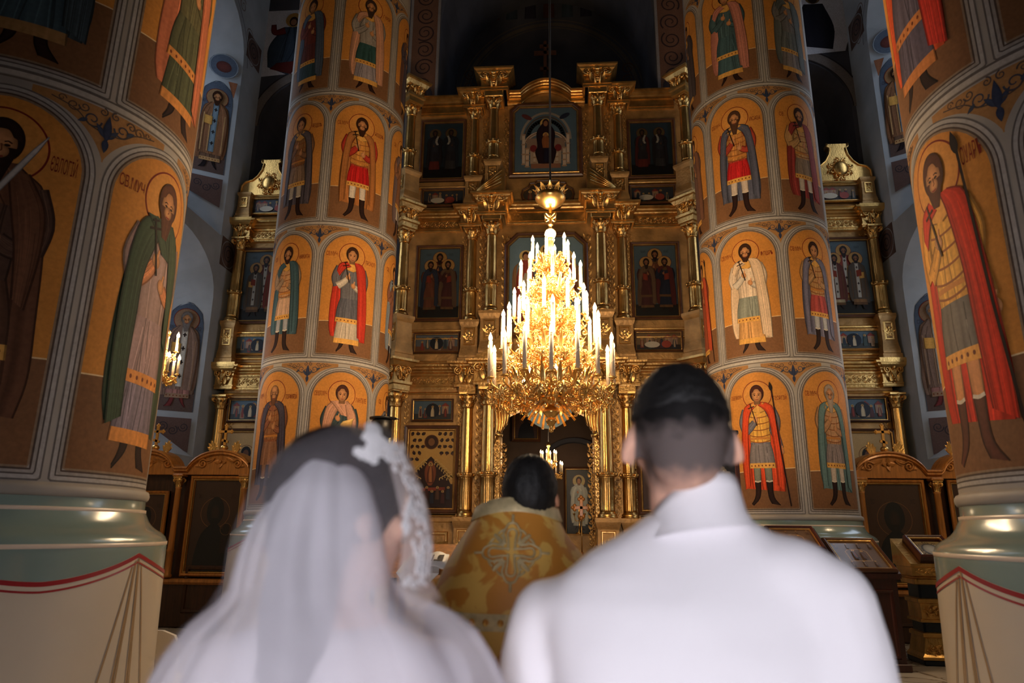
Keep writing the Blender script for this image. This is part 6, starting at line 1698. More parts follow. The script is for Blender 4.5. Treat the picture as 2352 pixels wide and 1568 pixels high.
# tiers: (n, radius, cup height, candle height, candle radius, drop, phase)
TIERS = [(6, .20, 4.27, .20, .017, .10, .3), (8, .32, 3.98, .23, .018, .12, .1), (10, .385, 3.63, .25, .019, .13, .25), (12, .50, 3.30, .34, .021, .15, .12), (16, .655, 2.93, .37, .021, .17, .05), (8, .36, 2.90, .07, .02, .09, .2)]
nl = 0
for ti, (n, R, zc, hc, rc, dr, ph) in enumerate(TIERS):
    me_arm, me_can, me_cup, me_b = make_arm(R, dr), make_candle(hc, rc), make_cup(rc*1.25), make_bulb(1.0 if ti < 3 else 1.12)
    fil = make_filigree(.12+.15*R)
    for k in range(n):
        a = 2*PI*(k+ph)/n
        zz = zc+(.02 if (ti == 4 and k % 2) else 0)
        RR = R*(1.0 if ti != 4 or k % 2 else .97)
        p = Vector((RR*math.cos(a), RR*math.sin(a), L_(zz)))
        arm = inst('scroll_arm', me_arm, CH, (0, 0, L_(zz)), (0, 0, a))
        inst('candle_cup', me_cup, arm, (RR, 0, 0))
        c = inst('candle', me_can, CH, p+Vector((0, 0, .01)), (rnd.uniform(-.012, .012), rnd.uniform(-.012, .012), a))
        inst('flame_bulb', me_b, c, (0, 0, hc+.002))
        l = bpy.data.lights.new('candle_light', 'POINT'); l.energy = CANDLE_W*(1.0 if ti < 5 else .3); l.color = CANDLE_C; l.shadow_soft_size = .025
        o = bpy.data.objects.new('candle_light', l); COL.objects.link(o); o.parent = CH; o.location = p+Vector((0, 0, hc+.125)); nl += 1
    for k in range(n):
        a = 2*PI*(k+ph+.5)/n
        inst('filigree', fil, CH, (R*.62*math.cos(a), R*.62*math.sin(a), L_(zc)-.06), (0, 0, a+PI/2))
        if ti in (3, 4): inst('filigree', fil, CH, (R*.92*math.cos(a), R*.92*math.sin(a), L_(zc)-.10), (PI, 0, a+PI/2), (.8, .8, .65))
        if ti in (3, 4): inst('filigree', fil, CH, (R*.34*math.cos(a), R*.34*math.sin(a), L_(zc)-.02), (0, 0, a+PI/2))
    # pierced band that ties the branches
    mb = MB()
    t = np.linspace(0, 2*PI, 60)
    mb.tube(np.stack([CX+R*.62*np.cos(t), CY+R*.62*np.sin(t), np.full(60, zc-.05)], -1), .010, 5, caps=False)
    for k in range(n*3):
        a = 2*PI*k/(n*3); mb.tube(spiral3(0, 0, .028, 1.4, 0, 1, 0, 10)@np.array([[-math.sin(a), math.cos(a), 0], [0, 0, 0], [0, 0, 1.0]])+np.array([CX+R*.62*math.cos(a), CY+R*.62*math.sin(a), zc-.08]), .005, 4)
    mb.build('pierced_band', M['brass'], CH)
# drop ornaments below the lowest tier
mb0 = MB().lathe([(.0, -.07), (.012, -.05), (.006, -.035), (.022, -.01), (.024, .01), (.008, .03), (.006, .06)], 10)
drop = mb0.mesh('drop_ornament', M['brass'])
for k in range(16):
    a = 2*PI*(k+.3)/16; R = .56 if k % 2 else .40
    inst('drop_ornament', drop, CH, (R*math.cos(a), R*math.sin(a), L_(2.80 if k % 2 else 2.76)), (0, 0, 0), (1.3, 1.3, 1.3))

def small_chandelier(label, x, y, z, s, tiers, ztop, power):
    T_ = thing('small_chandelier', label, 'chandelier', (x, y, z), 'small brass chandeliers')
    MB().lathe([(.0, -.02), (.03, .0), (.04, .03), (.02, .06), (.05, .10), (.03, .16), (.02, .22), (.035, .30), (.02, .36), (.015, .5), (.03, .52), (.04, .56), (.01, .60)] if s == 1 else [(q*s, h*s) for q, h in [(.0, -.02), (.03, .0), (.04, .03), (.02, .06), (.05, .10), (.03, .16), (.02, .22), (.035, .30), (.02, .36), (.015, .5), (.03, .52), (.04, .56), (.01, .60)]], 16, x, y, z).build('stem', M['brass'], T_)
    MB().tube([(x, y, z+.58*s), (x, y, ztop)], .008, 5).build('chain', M['black'], T_)
    for (n, R, zc, hc) in tiers:
        me_arm, me_can, me_cup, me_b = make_arm(R, .09*s), make_candle(hc, .016), make_cup(.02), make_bulb(1.0)
        for k in range(n):
            a = 2*PI*(k+.3)/n
            arm = inst('scroll_arm', me_arm, T_, (0, 0, zc), (0, 0, a)); inst('candle_cup', me_cup, arm, (R, 0, 0))
            c = inst('candle', me_can, T_, (R*math.cos(a), R*math.sin(a), zc+.01), (0, 0, a)); inst('flame_bulb', me_b, c, (0, 0, hc+.002))
            l = bpy.data.lights.new('candle_light', 'POINT'); l.energy = power; l.color = CANDLE_C; l.shadow_soft_size = .02
            o = bpy.data.objects.new('candle_light', l); COL.objects.link(o); o.parent = T_; o.location = (R*math.cos(a), R*math.sin(a), zc+hc+.12)
small_chandelier('small lit brass chandelier inside the altar doorway, above the head of the priest', -.02, 15.0, 2.62, 1.15, [(6, .17, .28, .16), (8, .30, .04, .16)], 5.2, 1.6)
small_chandelier('small lit brass chandelier peeping out behind the near left pillar', -4.60, 8.0, 3.26, 1.0, [(4, .12, .32, .17), (6, .17, .03, .17)], 15.5, 5.0)
small_chandelier('added small brass chandelier, unseen behind the near right pillar, lighting the right aisle', 5.3, 8.0, 3.26, 1.0, [(4, .12, .32, .17), (6, .17, .03, .17)], 15.5, 5.0)  # assumed fixture, added out of view to brighten the right icon case
# ---------------------------------------------------------------- people
def limb3(mb, pts, rad, segs=12, flat=1.0):
    P = np.array(pts, float)
    n = max(8, 5*len(P)); Q = curve(P, n); d = np.linspace(0, 1, len(P)); R = np.interp(np.linspace(0, 1, n), d, rad)
    mb.tube(Q, R, segs, flat=flat)
    mb.ell(P[0], (rad[0],)*3, 12, 8); mb.ell(P[-1], (rad[-1],)*3, 12, 8)
def torso(mb, rows, segs=36, p=2.3):
    a = np.linspace(0, 2*PI, segs, endpoint=False)
    R = []
    for (cx, cy, z, A, B) in rows:
        c, s = np.cos(a), np.sin(a)
        R.append(np.stack([cx+A*np.sign(c)*np.abs(c)**(2/p), cy+B*np.sign(s)*np.abs(s)**(2/p), np.full(segs, z)], -1))
    n0 = mb.n
    mb.grid(np.array(R), True, True)
    mb.F += [tuple(n0+i for i in range(segs))[::-1], tuple(n0+(len(rows)-1)*segs+i for i in range(segs))]; mb.S += [True]*2
def remesh(o, vox, it=6, fac=.5):
    m1 = o.modifiers.new('fuse', 'REMESH'); m1.mode = 'VOXEL'; m1.voxel_size = vox; m1.use_smooth_shade = True
    m2 = o.modifiers.new('soften', 'SMOOTH'); m2.iterations = it; m2.factor = fac
    return o
def hand(mb, w, fdir, side, nrm, s=1.0):
    """palm at wrist w, fingers along fdir; side points to the thumb"""
    w, fdir, side, nrm = [np.array(k, float) for k in (w, fdir, side, nrm)]
    fdir /= np.linalg.norm(fdir); side /= np.linalg.norm(side); nrm /= np.linalg.norm(nrm)
    for k in range(4):
        o = side*(.030-.020*k)*s
        limb3(mb, [w+o*.4, w+o*.8+fdir*.045*s, w+o+fdir*.088*s], [.016*s, .015*s, .012*s], 8)
        L = [.070, .080, .074, .056][k]*s; b = w+o+fdir*.088*s
        limb3(mb, [b, b+fdir*L*.5+nrm*.006*s, b+fdir*L*.95+nrm*.024*s], [.0098*s, .0090*s, .0080*s], 8)
    b = w+fdir*.025*s+side*.022*s
    limb3(mb, [b, b+fdir*.03*s+side*.03*s+nrm*.008*s, b+fdir*.066*s+side*.040*s+nrm*.02*s], [.014*s, .0115*s, .009*s], 8)
def head(mb, c, yaw=0.0, s=1.0, ear=1.0):
    """skull, jaw, nose, brow, ears; faces +y at yaw 0"""
    H = MB()
    H.ell((0, -.008*s, .012*s), (.0755*s, .092*s, .094*s), 24, 16)
    H.ell((0, -.045*s, -.03*s), (.060*s, .05*s, .07*s), 16, 10)
    H.ell((0, .030*s, -.050*s), (.058*s, .066*s, .072*s), 20, 12)
    H.ell((0, .055*s, -.098*s), (.030*s, .034*s, .024*s), 12, 8)
    H.ell((0, .088*s, .012*s), (.052*s, .012*s, .014*s), 12, 8)
    H.tube([(0, .094*s, .01*s), (0, .112*s, -.028*s)], [.008*s, .013*s], 8); H.ell((0, .108*s, -.034*s), (.016*s, .012*s, .009*s), 10, 6)
    H.ell((0, .093*s, -.066*s), (.024*s, .010*s, .007*s), 10, 6)
    for sg in (-1, 1):
        H.ell((sg*.030*s, .085*s, -.008*s), (.014*s, .012*s, .008*s), 10, 6)
        H.ell((sg*.048*s, .06*s, -.035*s), (.022*s, .026*s, .022*s), 10, 6)
        H.ell((sg*(.080+.006*(ear > 1))*s, -.004*s, -.022*s), (.0095*s*ear, .018*s*ear, .032*s*ear), 12, 8, rot=Matrix.Rotation(-sg*.28, 3, 'Y').to_euler())
        H.ell((sg*.079*s, .004*s, -.046*s), (.007*s, .011*s, .012*s), 10, 6)
    H.xf(Matrix.Translation(c)@Matrix.Rotation(yaw, 4, 'Z'))
    V = np.concatenate(H.V); mb.add(V, H.F, True)

def mk_skin(name, skin, stub, z0, z1, back=0.03):
    """skin with close-cropped hair fading up the back and sides of the head (object coordinates)"""
    mt = bpy.data.materials.new(name); mt.use_nodes = True
    N = mt.node_tree.nodes; L = mt.node_tree.links; b = N['Principled BSDF']
    tc = N.new('ShaderNodeTexCoord'); sp = N.new('ShaderNodeSeparateXYZ'); L.new(tc.outputs['Object'], sp.inputs[0])
    nz = N.new('ShaderNodeTexNoise'); nz.inputs['Scale'].default_value = 42; nz.inputs['Detail'].default_value = 4; L.new(tc.outputs['Object'], nz.inputs['Vector'])
    ad = N.new('ShaderNodeMath'); ad.operation = 'MULTIPLY_ADD'; ad.inputs[1].default_value = .05; L.new(nz.outputs['Fac'], ad.inputs[0]); L.new(sp.outputs['Z'], ad.inputs[2])
    mr = N.new('ShaderNodeMapRange'); mr.inputs[1].default_value = z0+.025; mr.inputs[2].default_value = z1+.025; L.new(ad.outputs[0], mr.inputs[0])
    my = N.new('ShaderNodeMapRange'); my.inputs[1].default_value = back; my.inputs[2].default_value = back-.03; L.new(sp.outputs['Y'], my.inputs[0])
    ab = N.new('ShaderNodeMath'); ab.operation = 'ABSOLUTE'; L.new(sp.outputs['X'], ab.inputs[0])
    me_ = N.new('ShaderNodeMapRange'); me_.inputs[1].default_value = .081; me_.inputs[2].default_value = .077; L.new(ab.outputs[0], me_.inputs[0])
    m0 = N.new('ShaderNodeMath'); m0.operation = 'MULTIPLY'; L.new(my.outputs[0], m0.inputs[0]); L.new(me_.outputs[0], m0.inputs[1])
    mu = N.new('ShaderNodeMath'); mu.operation = 'MULTIPLY'; L.new(mr.outputs[0], mu.inputs[0]); L.new(m0.outputs[0], mu.inputs[1])
    m3 = N.new('ShaderNodeMapRange'); m3.inputs[1].default_value = z1+.065; m3.inputs[2].default_value = z1+.095; L.new(ad.outputs[0], m3.inputs[0])
    mz = N.new('ShaderNodeMix'); mz.data_type = 'RGBA'; L.new(m3.outputs[0], mz.inputs['Factor']); mz.inputs['A'].default_value = tuple(lin(stub))+(1,); mz.inputs['B'].default_value = (.006, .005, .005, 1)
    mx = N.new('ShaderNodeMix'); mx.data_type = 'RGBA'
    L.new(mu.outputs[0], mx.inputs['Factor']); mx.inputs['A'].default_value = tuple(lin(skin))+(1,); L.new(mz.outputs['Result'], mx.inputs['B'])
    L.new(mx.outputs['Result'], b.inputs['Base Color'])
    b.inputs['Roughness'].default_value = .75; b.inputs['Specular IOR Level'].default_value = .2
    b.inputs['Subsurface Weight'].default_value = .12; b.inputs['Subsurface Radius'].default_value = (.02, .008, .004); b.inputs['Subsurface Scale'].default_value = .5
    return mt
M['shirt'] = mk('white_shirt_cotton', (238, 234, 238), .75, var=.015, scale=3, bump=.25, bscale=5.0, bdist=.03, spec=.2)
M['dress'] = mk('white_dress_fabric', (238, 232, 234), .7, var=.02, scale=3, bump=.2, bscale=6, bdist=.03, spec=.2)
M['hair'] = mk('black_hair', (13, 11, 11), .6, var=.3, scale=60, bump=.6, bscale=220, bdist=.004)
M['hair_brown'] = mk('dark_brown_hair', (34, 25, 24), .4, var=.3, scale=40, bump=.6, bscale=180, bdist=.004)
M['trousers'] = mk('dark_trousers', (30, 32, 40), .8, var=.1)
M['shoe'] = mk('black_leather', (18, 16, 16), .35, var=.1)
M['skin_g'] = mk_skin('skin_cropped_nape', (222, 172, 148), (96, 85, 82), 1.550-.10, 1.598-.10)
M['skin_p'] = mk_skin('skin_dark_hair', (186, 132, 102), (40, 30, 28), 1.58-.10, 1.62-.10)
M['skin_b'] = mk_skin('skin_fair', (226, 180, 156), (226, 180, 156), 5, 6)

def person(label, x, y, mb, mat, vox=.0075):
    me = mb.mesh('person', mat, (x, y, FLOOR))
    o = bpy.data.objects.new('person', me); COL.objects.link(o); o.location = (x, y, FLOOR)
    tag(o, label, 'person')
    return remesh(o, vox, 5)

# groom, seen from behind, head turned a little to the left
gx, gy = .485, 1.16
mb = MB()
head(mb, (gx-.003, gy-.01, 1.655), .0, ear=1.05)
limb3(mb, [(gx, gy-.005, 1.60), (gx+.008, gy-.005, 1.48)], [.058, .064])
torso(mb, [(gx, gy, .88, .155, .10), (gx, gy, 1.05, .145, .095), (gx, gy, 1.25, .17, .10), (gx, gy, 1.38, .18, .09), (gx, gy, 1.45, .13, .07), (gx, gy, 1.50, .06, .055)])
for sg, sy, sz, hx in ((-1, 1.20, 1.345, .278), (1, 1.11, 1.380, .662)):
    limb3(mb, [(hx, sy, sz), (hx+sg*.020, sy, 1.12), (hx+sg*.0, sy+.10, .90)], [.044, .040, .030])
    hand(mb, (hx+sg*.0, sy+.10, .89), (0, .25, -1), (-sg*.3, 1, .2), (-sg, 0, 0))
for sg in (-1, 1):
    limb3(mb, [(gx+sg*.09, gy, .92), (gx+sg*.10, gy+.01, .52), (gx+sg*.10, gy-.01, .18)], [.085, .058, .042]); limb3(mb, [(gx+sg*.10, gy-.03, .145), (gx+sg*.11, gy+.15, .135)], [.036, .03])
groom = person('broad-shouldered man from behind in a white shirt, short dark hair, right of centre', gx, gy, mb, M['skin_g'])
mb = MB()
torso(mb, [(gx, gy, .90, .19, .13), (gx, gy, 1.08, .19, .13), (gx, gy-.005, 1.22, .208, .135), (gx, gy-.01, 1.33, .222, .132), (gx, gy-.01, 1.395, .215, .115), (gx+.008, gy-.005, 1.435, .205, .10), (gx+.014, gy, 1.468, .172, .088), (gx+.018, gy, 1.492, .130, .078), (gx+.018, gy, 1.512, .094, .072), (gx+.016, gy, 1.528, .076, .068)])
for sg, sy, sz, hx in ((-1, 1.20, 1.356, .268), (1, 1.11, 1.402, .672)):
    limb3(mb, [(hx, sy, sz), (hx+sg*.016, sy-.005, 1.28), (hx+sg*.024, sy, 1.12), (hx+sg*.0, sy+.10, .91)], [.069, .070, .066, .045])
    mb.ell((hx-sg*.055, sy*.5+gy*.5, sz+.018), (.085, .085, .066), 14, 10)
    if sg > 0: mb.ell((.615, 1.13, 1.432), (.095, .08, .066), 14, 10)
o = remesh(mb.build('shirt', M['shirt'], groom), .0085, 14)
tx = bpy.data.textures.new('cloth_folds', 'CLOUDS'); tx.noise_scale = .16; tx.noise_depth = 1
dm = o.modifiers.new('folds', 'DISPLACE'); dm.texture = tx; dm.strength = .016; dm.mid_level = .5; dm.texture_coords = 'LOCAL'
# collar
a = np.linspace(-PI, PI, 61)
def colp(z0, r, tilt, pk): return np.stack([gx+.013+r*np.sin(a), gy-.002-r*1.02*np.cos(a), z0+tilt*np.cos(a-pk)], -1)
mb = MB().grid(np.array([colp(1.487, .095, .022, .6), colp(1.505, .080, .032, .6), colp(1.528, .073, .042, .6), colp(1.543, .070, .044, .6), colp(1.542, .067, .044, .6), colp(1.51, .066, .036, .6)]), True)
mb.build('collar', M['shirt'], groom)
# hair cap on top of the skull
def hair_cap(c, yaw, r, zlow, zfront, mat, parent, name='hair', rough=.004, seed=2, nv=22, nu=64, sidelow=None):
    """thick hair shell; zlow: lower edge at the back, zfront: at the forehead (relative to c)"""
    rs = np.random.RandomState(seed)
    u = np.linspace(-PI, PI, nu, endpoint=False)
    k = .5+.5*np.cos(u)      # 1 at the back (-y), 0 at the front
    sd = np.abs(np.sin(u))
    low = zlow*k+zfront*(1-k)
    if sidelow is not None: low = low*(1-sd**2)+sidelow*sd**2
    nz = np.interp(u, np.linspace(-PI, PI, 30), np.append(rs.rand(29), 0))*.02-.01
    low = np.clip(low+nz*.5, -r[2]*.97, r[2]*.9)
    rows = []
    for t in np.linspace(0, 1, nv):
        z = low+(r[2]-low)*(1-(1-t)**1.6)
        z = np.minimum(z, r[2]*.9999)
        rr = np.sqrt(np.clip(1-(z/r[2])**2, 0, 1))
        rows.append(np.stack([r[0]*rr*np.sin(u), -r[1]*rr*np.cos(u), z], -1))
    inner = rows[0]*.9
    P = np.array([inner]+rows)
    jit = (rs.rand(*P.shape)-.5)*rough; P = P+jit
    R = np.array(Matrix.Rotation(yaw, 3, 'Z')); P = P@R.T+np.array(c)
    return MB().grid(P, True, True).build(name, mat, parent)
h = hair_cap((gx-.003, gy-.014, 1.662), .0, (.0795, .0985, .106), .030, .055, M['hair'], groom, sidelow=.012)
# trousers and shoes
mb = MB()
torso(mb, [(gx, gy, .80, .17, .12), (gx, gy, .90, .185, .125), (gx, gy, 1.0, .18, .12)])
for sg in (-1, 1): limb3(mb, [(gx+sg*.09, gy, .85), (gx+sg*.10, gy+.01, .52), (gx+sg*.10, gy-.01, .17)], [.10, .08, .065])
remesh(mb.build('trousers', M['trousers'], groom), .012, 8)
for sg in (-1, 1):
    mb = MB(); limb3(mb, [(gx+sg*.10, gy-.04, .145), (gx+sg*.105, gy+.05, .14), (gx+sg*.115, gy+.17, .13)], [.042, .044, .035]); mb.V = [np.maximum(v, [-9, -9, FLOOR+.002]) for v in mb.V]; mb.build('shoe', M['shoe'], groom)

# surface of revolution with separate left/right limits per height
class Drape:
    def __init__(s, rows, yc):
        r = np.array(sorted(rows)); s.z, s.l, s.r, s.b = r.T[:4]; s.yc = yc
    def at(s, phi, z, off=0.0):
        l, r, b = [np.interp(z, s.z, q) for q in (s.l, s.r, s.b)]
        xc, a = (l+r)/2, (r-l)/2+off
        return np.stack([xc+a*np.sin(phi), s.yc-(b+off)*np.cos(phi), z+0*phi], -1)
def fold_fn(seed, k):
    rs = np.random.RandomState(seed); f = rs.uniform(.6, 1.4, 5)*k; p = rs.rand(5)*6.28; am = rs.uniform(.4, 1, 5)
    return lambda ph: sum(am[i]*np.sin(f[i]*ph+p[i]) for i in range(5))/2.2

def mk_veil(name, alpha, col=(236, 232, 240)):
    mt = bpy.data.materials.new(name); mt.use_nodes = True
    N = mt.node_tree.nodes; L = mt.node_tree.links
    for n in list(N): N.remove(n)
    out = N.new('ShaderNodeOutputMaterial'); mx = N.new('ShaderNodeMixShader'); m2 = N.new('ShaderNodeMixShader')
    tr = N.new('ShaderNodeBsdfTransparent'); df = N.new('ShaderNodeBsdfDiffuse'); tl = N.new('ShaderNodeBsdfTranslucent')
    c = tuple(lin(col))+(1,); df.inputs[0].default_value = c; tl.inputs[0].default_value = c
    tc = N.new('ShaderNodeTexCoord'); nz = N.new('ShaderNodeTexNoise'); nz.inputs['Scale'].default_value = 9; L.new(tc.outputs['Object'], nz.inputs['Vector'])
    mr = N.new('ShaderNodeMapRange'); mr.inputs[1].default_value = .3; mr.inputs[2].default_value = .7; mr.inputs[3].default_value = alpha*.92; mr.inputs[4].default_value = alpha*1.08
    L.new(nz.outputs['Fac'], mr.inputs[0]); L.new(mr.outputs[0], mx.inputs[0])
    m2.inputs[0].default_value = .25
    L.new(df.outputs[0], m2.inputs[1]); L.new(tl.outputs[0], m2.inputs[2]); L.new(tr.outputs[0], mx.inputs[1]); L.new(m2.outputs[0], mx.inputs[2]); L.new(mx.outputs[0], out.inputs[0])
    return mt
M['veil'] = mk_veil('white_veil_gauze', .60)
M['sheer'] = mk_veil('sheer_veil_net', .09)

# bride, head turned to the right
bx_, by_ = -.035, 1.01
mb = MB()
head(mb, (bx_+.008, by_, 1.532), -.85, .96)
limb3(mb, [(bx_, by_-.01, 1.49), (bx_, by_-.01, 1.37)], [.046, .052])
torso(mb, [(bx_, by_, .85, .15, .11), (bx_, by_, 1.02, .12, .085), (bx_, by_, 1.2, .145, .095), (bx_, by_, 1.31, .15, .085), (bx_, by_, 1.37, .09, .06), (bx_, by_, 1.40, .05, .05)])
for sg in (-1, 1):
    limb3(mb, [(bx_+sg*.145, by_+.01, 1.305), (bx_+sg*.18, by_+.03, 1.06), (bx_+sg*.14, by_+.18, .92)], [.038, .034, .024]); hand(mb, (bx_+sg*.14, by_+.185, .915), (-sg*.5, 1, -.2), (-sg*.3, .1, 1), (-sg, -.4, 0), .92)
    limb3(mb, [(bx_+sg*.08, by_, .9), (bx_+sg*.08, by_, .5), (bx_+sg*.08, by_-.01, .17)], [.08, .05, .036]); limb3(mb, [(bx_+sg*.08, by_-.03, .14), (bx_+sg*.09, by_+.13, .13)], [.032, .026])
bride = person('veiled woman from behind in white, dark hair under a lace-edged veil', bx_, by_, mb, M['skin_b'])
mb = MB()
torso(mb, [(bx_, by_, .13, .26, .30), (bx_, by_, .5, .23, .23), (bx_, by_, .85, .18, .15), (bx_, by_, 1.02, .145, .105), (bx_, by_-.005, 1.2, .18, .12), (bx_, by_-.005, 1.29, .19, .11), (bx_, by_, 1.345, .16, .085), (bx_, by_, 1.375, .085, .06)], 48)
for sg in (-1, 1): limb3(mb, [(bx_+sg*.150, by_+.01, 1.305), (bx_+sg*.18, by_+.03, 1.06), (bx_+sg*.135, by_+.17, .925)], [.052, .048, .036])
remesh(mb.build('dress', M['dress'], bride), .010, 8)
hair_cap((bx_, by_-.006, 1.543), -.62, (.086, .103, .102), -.085, .040, M['hair_brown'], bride, sidelow=-.06, rough=.003)
mb = MB(); mb.ell((bx_-.01, by_-.075, 1.49), (.06, .035, .07), 16, 10); limb3(mb, [(bx_-.01, by_-.075, 1.46), (bx_-.015, by_-.085, 1.41), (bx_-.02, by_-.085, 1.33)], [.05, .05, .04], flat=.45)
mb.build('gathered_hair', M['hair_brown'], bride)
# gathered veil falling from the crown
VA = Drape([(1.612, -.060, -.022, .045), (1.602, -.076, -.004, .075), (1.58, -.094, .022, .100), (1.554, -.112, .042, .118), (1.51, -.141, .064, .130), (1.47, -.156, .076, .136), (1.44, -.161, .085, .14), (1.415, -.165, .092, .142), (1.395, -.182, .115, .148), (1.37, -.216, .152, .155), (1.33, -.248, .182, .160), (1.297, -.266, .200, .164), (1.2, -.288, .222, .172), (.9, -.30, .22, .19), (.5, -.33, .20, .24)], by_)
ff = fold_fn(5, 8.0); f2 = fold_fn(8, 15.0)
phi = np.linspace(-1.75, 1.75, 150); rows = []
for z in np.concatenate([np.linspace(1.612, 1.58, 6), np.linspace(1.57, 1.25, 34), np.linspace(1.22, .5, 14)]):
    d = min(1.0, (1.612-z)/.14)
    am = .0185*d**.8
    if z < 1.42: am *= max(.45, 1-(1.42-z)*3)
    phr = float(np.interp(z, [1.36, 1.44], [1.75, 1.2])); pz = -1.75+(phi+1.75)/3.5*(phr+1.75)
    rows.append(VA.at(pz, z, am*ff(pz+.25*(1.6-z))+.004*d*f2(pz-.3*(1.6-z))))
MB().grid(np.array(rows), True).build('gathered_veil', M['veil'], bride)
# sheer outer veil with lace edge
VB = Drape([(1.648, -.006, .012, .02), (1.640, -.043, .034, .06), (1.62, -.083, .050, .095), (1.598, -.118, .060, .115), (1.554, -.147, .080, .135), (1.508, -.163, .096, .142), (1.472, -.170, .099, .15), (1.43, -.170, .096, .156), (1.40, -.186, .116, .162), (1.37, -.222, .155, .166), (1.33, -.254, .187, .17), (1.28, -.275, .208, .176)], by_)
phi = np.linspace(-2.6, 2.6, 120); f3 = fold_fn(12, 7.0); rows = []
for z in np.linspace(1.648, 1.285, 44):
    d = min(1, (1.648-z)/.12); rows.append(VB.at(phi, z, .003+.004*d*f3(phi)))
MB().grid(np.array(rows), True).build('sheer_veil', M['sheer'], bride)
mb = MB(); rs = np.random.RandomState(4)
for k in range(210):
    if k < 60:
        zc_, pc_ = [(1.632, .75), (1.615, .80), (1.596, .72), (1.606, 1.05)][k % 4]; z = zc_+rs.normal()*.006; ph = pc_+rs.normal()*.07
    else: z = 1.615-.19*rs.rand(); ph = 1.12+.10*math.sin(z*70)+.42*rs.rand()**1.5
    c = VB.at(np.array([ph]), z, .006)[0]; c2 = VB.at(np.array([ph+.05]), z, .006)[0]; c3 = VB.at(np.array([ph]), z-.006, .006)[0]
    e1 = (c2-c)/np.linalg.norm(c2-c); e2 = (c3-c)/np.linalg.norm(c3-c); n_ = np.cross(e1, e2)
    r = (.0062 if k < 60 else .0045)*rs.uniform(.6, 1.3)
    for q in range(5):
        aq = q*2*PI/5+k; cc = c+r*.62*(e1*math.cos(aq)+e2*math.sin(aq))
        ang = np.linspace(0, 2*PI, 8, endpoint=False)
        mb.add([cc+r*.55*(e1*math.cos(w_)+e2*math.sin(w_)) for w_ in ang], [tuple(range(8))])
M['lace_net'] = mk_veil('lace_net', .5, (240, 228, 226))
phi2 = np.linspace(1.0, 2.5, 40); rows = []
for z in np.linspace(1.612, 1.405, 26): rows.append(VB.at(phi2, z, .005+.003*f3(phi2)))
MB().grid(np.array(rows), True).build('lace_border', M['lace_net'], bride)
M['lace'] = mk('white_lace', (240, 238, 240), .8, var=.03)
o = mb.build('lace_edge', M['lace'], bride); md = o.modifiers.new('thick', 'SOLIDIFY'); md.thickness = .0012

# priest in a golden cope, seen from behind
px_, py_ = .165, 2.28
mb = MB()
head(mb, (px_+.02, py_-.02, 1.622), -.1, 1.04)
limb3(mb, [(px_+.02, py_-.02, 1.58), (px_+.01, py_, 1.42)], [.06, .065])
torso(mb, [(px_, py_, .85, .16, .12), (px_, py_, 1.05, .17, .13), (px_, py_, 1.25, .15, .11), (px_, py_, 1.38, .13, .09), (px_, py_, 1.45, .09, .07), (px_, py_, 1.48, .05, .05)])
for sg in (-1, 1):
    limb3(mb, [(px_+sg*.13, py_, 1.34), (px_+sg*.17, py_+.05, 1.10), (px_+sg*.12, py_+.26, 1.08)], [.052, .044, .03]); hand(mb, (px_+sg*.12, py_+.265, 1.08), (-sg*.5, 1, .1), (-sg*.2, 0, 1), (-sg, -.3, 0))
    limb3(mb, [(px_+sg*.09, py_, .9), (px_+sg*.10, py_, .5), (px_+sg*.10, py_, .18)], [.085, .056, .042]); limb3(mb, [(px_+sg*.10, py_-.03, .145), (px_+sg*.11, py_+.15, .135)], [.036, .03])
priest = person('priest from behind in a golden cope embroidered with a pale cross', px_, py_, mb, M['skin_p'])
hair_cap((px_+.02, py_-.026, 1.620), -.1, (.088, .104, .114), -.115, .05, M['hair'], priest, sidelow=-.085, rough=.005)
def mk_brocade():
    mt = bpy.data.materials.new('golden_brocade'); mt.use_nodes = True
    N = mt.node_tree.nodes; L = mt.node_tree.links; b = N['Principled BSDF']
    tc = N.new('ShaderNodeTexCoord'); nz = N.new('ShaderNodeTexNoise'); nz.inputs['Scale'].default_value = 11; nz.inputs['Detail'].default_value = 3; nz.inputs['Distortion'].default_value = .8
    L.new(tc.outputs['Object'], nz.inputs['Vector'])
    rp = N.new('ShaderNodeValToRGB'); e = rp.color_ramp.elements
    e[0].position = .47; e[0].color = tuple(lin((206, 138, 54)))+(1,); e[1].position = .52; e[1].color = tuple(lin((228, 182, 92)))+(1,)
    L.new(nz.outputs['Fac'], rp.inputs[0]); L.new(rp.outputs[0], b.inputs['Base Color'])
    b.inputs['Roughness'].default_value = .5; b.inputs['Metallic'].default_value = .0
    return mt
M['brocade'] = mk_brocade()
M['braid'] = mk('pale_gold_braid', (206, 186, 140), .5, .2, var=.15, scale=40, bump=.4, bscale=120, bdist=.004)
PH = Drape([(1.60, .015, .268, .10), (1.56, .006, .278, .115), (1.50, -.030, .305, .15), (1.452, -.056, .340, .175), (1.40, -.082, .375, .195), (1.335, -.108, .412, .215), (1.25, -.132, .448, .235), (1.1, -.165, .485, .26), (.8, -.19, .51, .29), (.42, -.215, .535, .32)], py_)
f4 = fold_fn(21, 4.0)
def ph_at(phi, z, off=0.0):
    q = PH.at(phi, z, off+.006*min(1, (1.56-min(z, 1.56))/.2)*f4(phi)); q[:, 2] -= .030*np.sin(phi)**2*np.clip((z-1.35)/.2, 0, 1); return q
phi = np.linspace(-PI, PI, 121)
MB().grid(np.array([ph_at(phi, z) for z in np.linspace(1.562, .42, 46)]), True).build('cope', M['brocade'], priest)
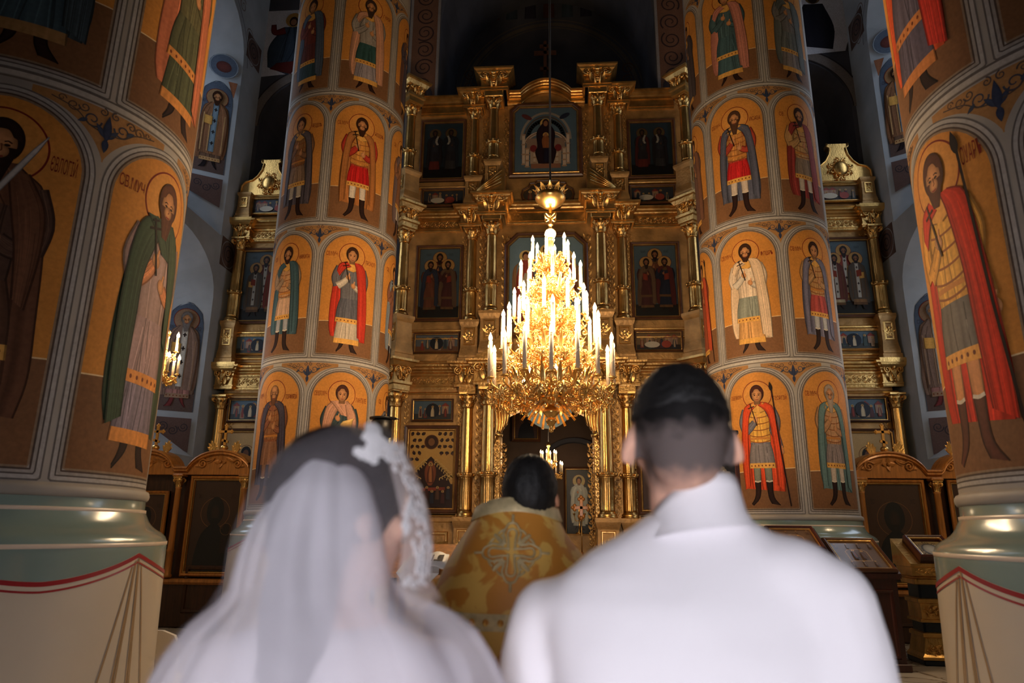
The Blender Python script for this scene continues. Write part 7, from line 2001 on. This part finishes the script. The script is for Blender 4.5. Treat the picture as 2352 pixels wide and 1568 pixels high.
mb = MB().grid(np.array([ph_at(phi, 1.552, .004), ph_at(phi, 1.556, .007), ph_at(phi, 1.575, .007), ph_at(phi, 1.594, .006), ph_at(phi, 1.597, .001), ph_at(phi, 1.56, -.004)]), True); mb.build('collar_band', M['braid'], priest)
mb = MB().grid(np.array([ph_at(phi, z, .004) for z in (1.272, 1.26, 1.25, 1.24, 1.228)]), True); mb.build('braid_band', M['braid'], priest)
stud = MB().ell((0, 0, 0), (.009, .006, .010), 8, 5).mesh('band_stud', M['brocade'])
for k in range(11, 34):
    c = ph_at(np.array([-PI+2*PI*k/44]), 1.250, .006)[0]; inst('band_stud', stud, priest, Vector(c)-wloc(priest))
def on_back(x, z, off=.006):
    l, r = np.interp(z, PH.z, PH.l), np.interp(z, PH.z, PH.r); ph = math.asin(max(-.98, min(.98, (x-(l+r)/2)/((r-l)/2)))); q = ph_at(np.array([ph]), z, off)[0]
    return q
mb = MB(); cx0, cz0, S = .140, 1.436, .098
def pl(pts, r=.0034):
    P_ = curve(pts, 5*len(pts)) if len(pts) > 2 else resample(pts, 6)
    mb.tube([on_back(cx0+x*S, cz0+z*S) for x, z in P_], r, 6)
for k in range(4):
    c_, s_2 = [(1, 0), (0, 1), (-1, 0), (0, -1)][k]
    R2 = lambda pts: [(x*c_-z*s_2, x*s_2+z*c_) for x, z in pts]
    pl(R2([(.05, .10), (.30, .10), (.52, .13), (.62, .10), (.66, 0), (.62, -.10), (.52, -.13), (.30, -.10), (.05, -.10)]))
    pl(R2([(.16, .26), (.35, .20), (.52, .25), (.66, .20), (.80, .12), (.84, 0), (.80, -.12), (.66, -.20), (.52, -.25), (.35, -.20), (.16, -.26)]))
    pl(R2([(.66, .20), (.60, .32), (.52, .40)])); pl(R2([(.66, -.20), (.60, -.32), (.52, -.40)]))
    pl(R2([(.84, 0), (1.08, 0)]), .004)
    pl(R2([(.16, .26), (.26, .30), (.38, .42), (.50, .52)])); pl(R2([(.26, .16), (.30, .26), (.42, .38), (.52, .50)]))
    a_ = np.linspace(-.9, 2.5, 10)+.0; pl(R2([(.36+.13*math.cos(t_), .36+.13*math.sin(t_)) for t_ in np.linspace(PI*.9, PI*1.9, 9)]))
mb.build('embroidered_cross', M['braid'], priest)
mb = MB(); torso(mb, [(px_, py_, .13, .24, .22), (px_, py_, .6, .2, .17), (px_, py_, 1.0, .17, .13)]); mb.build('cassock', M['trousers'], priest)
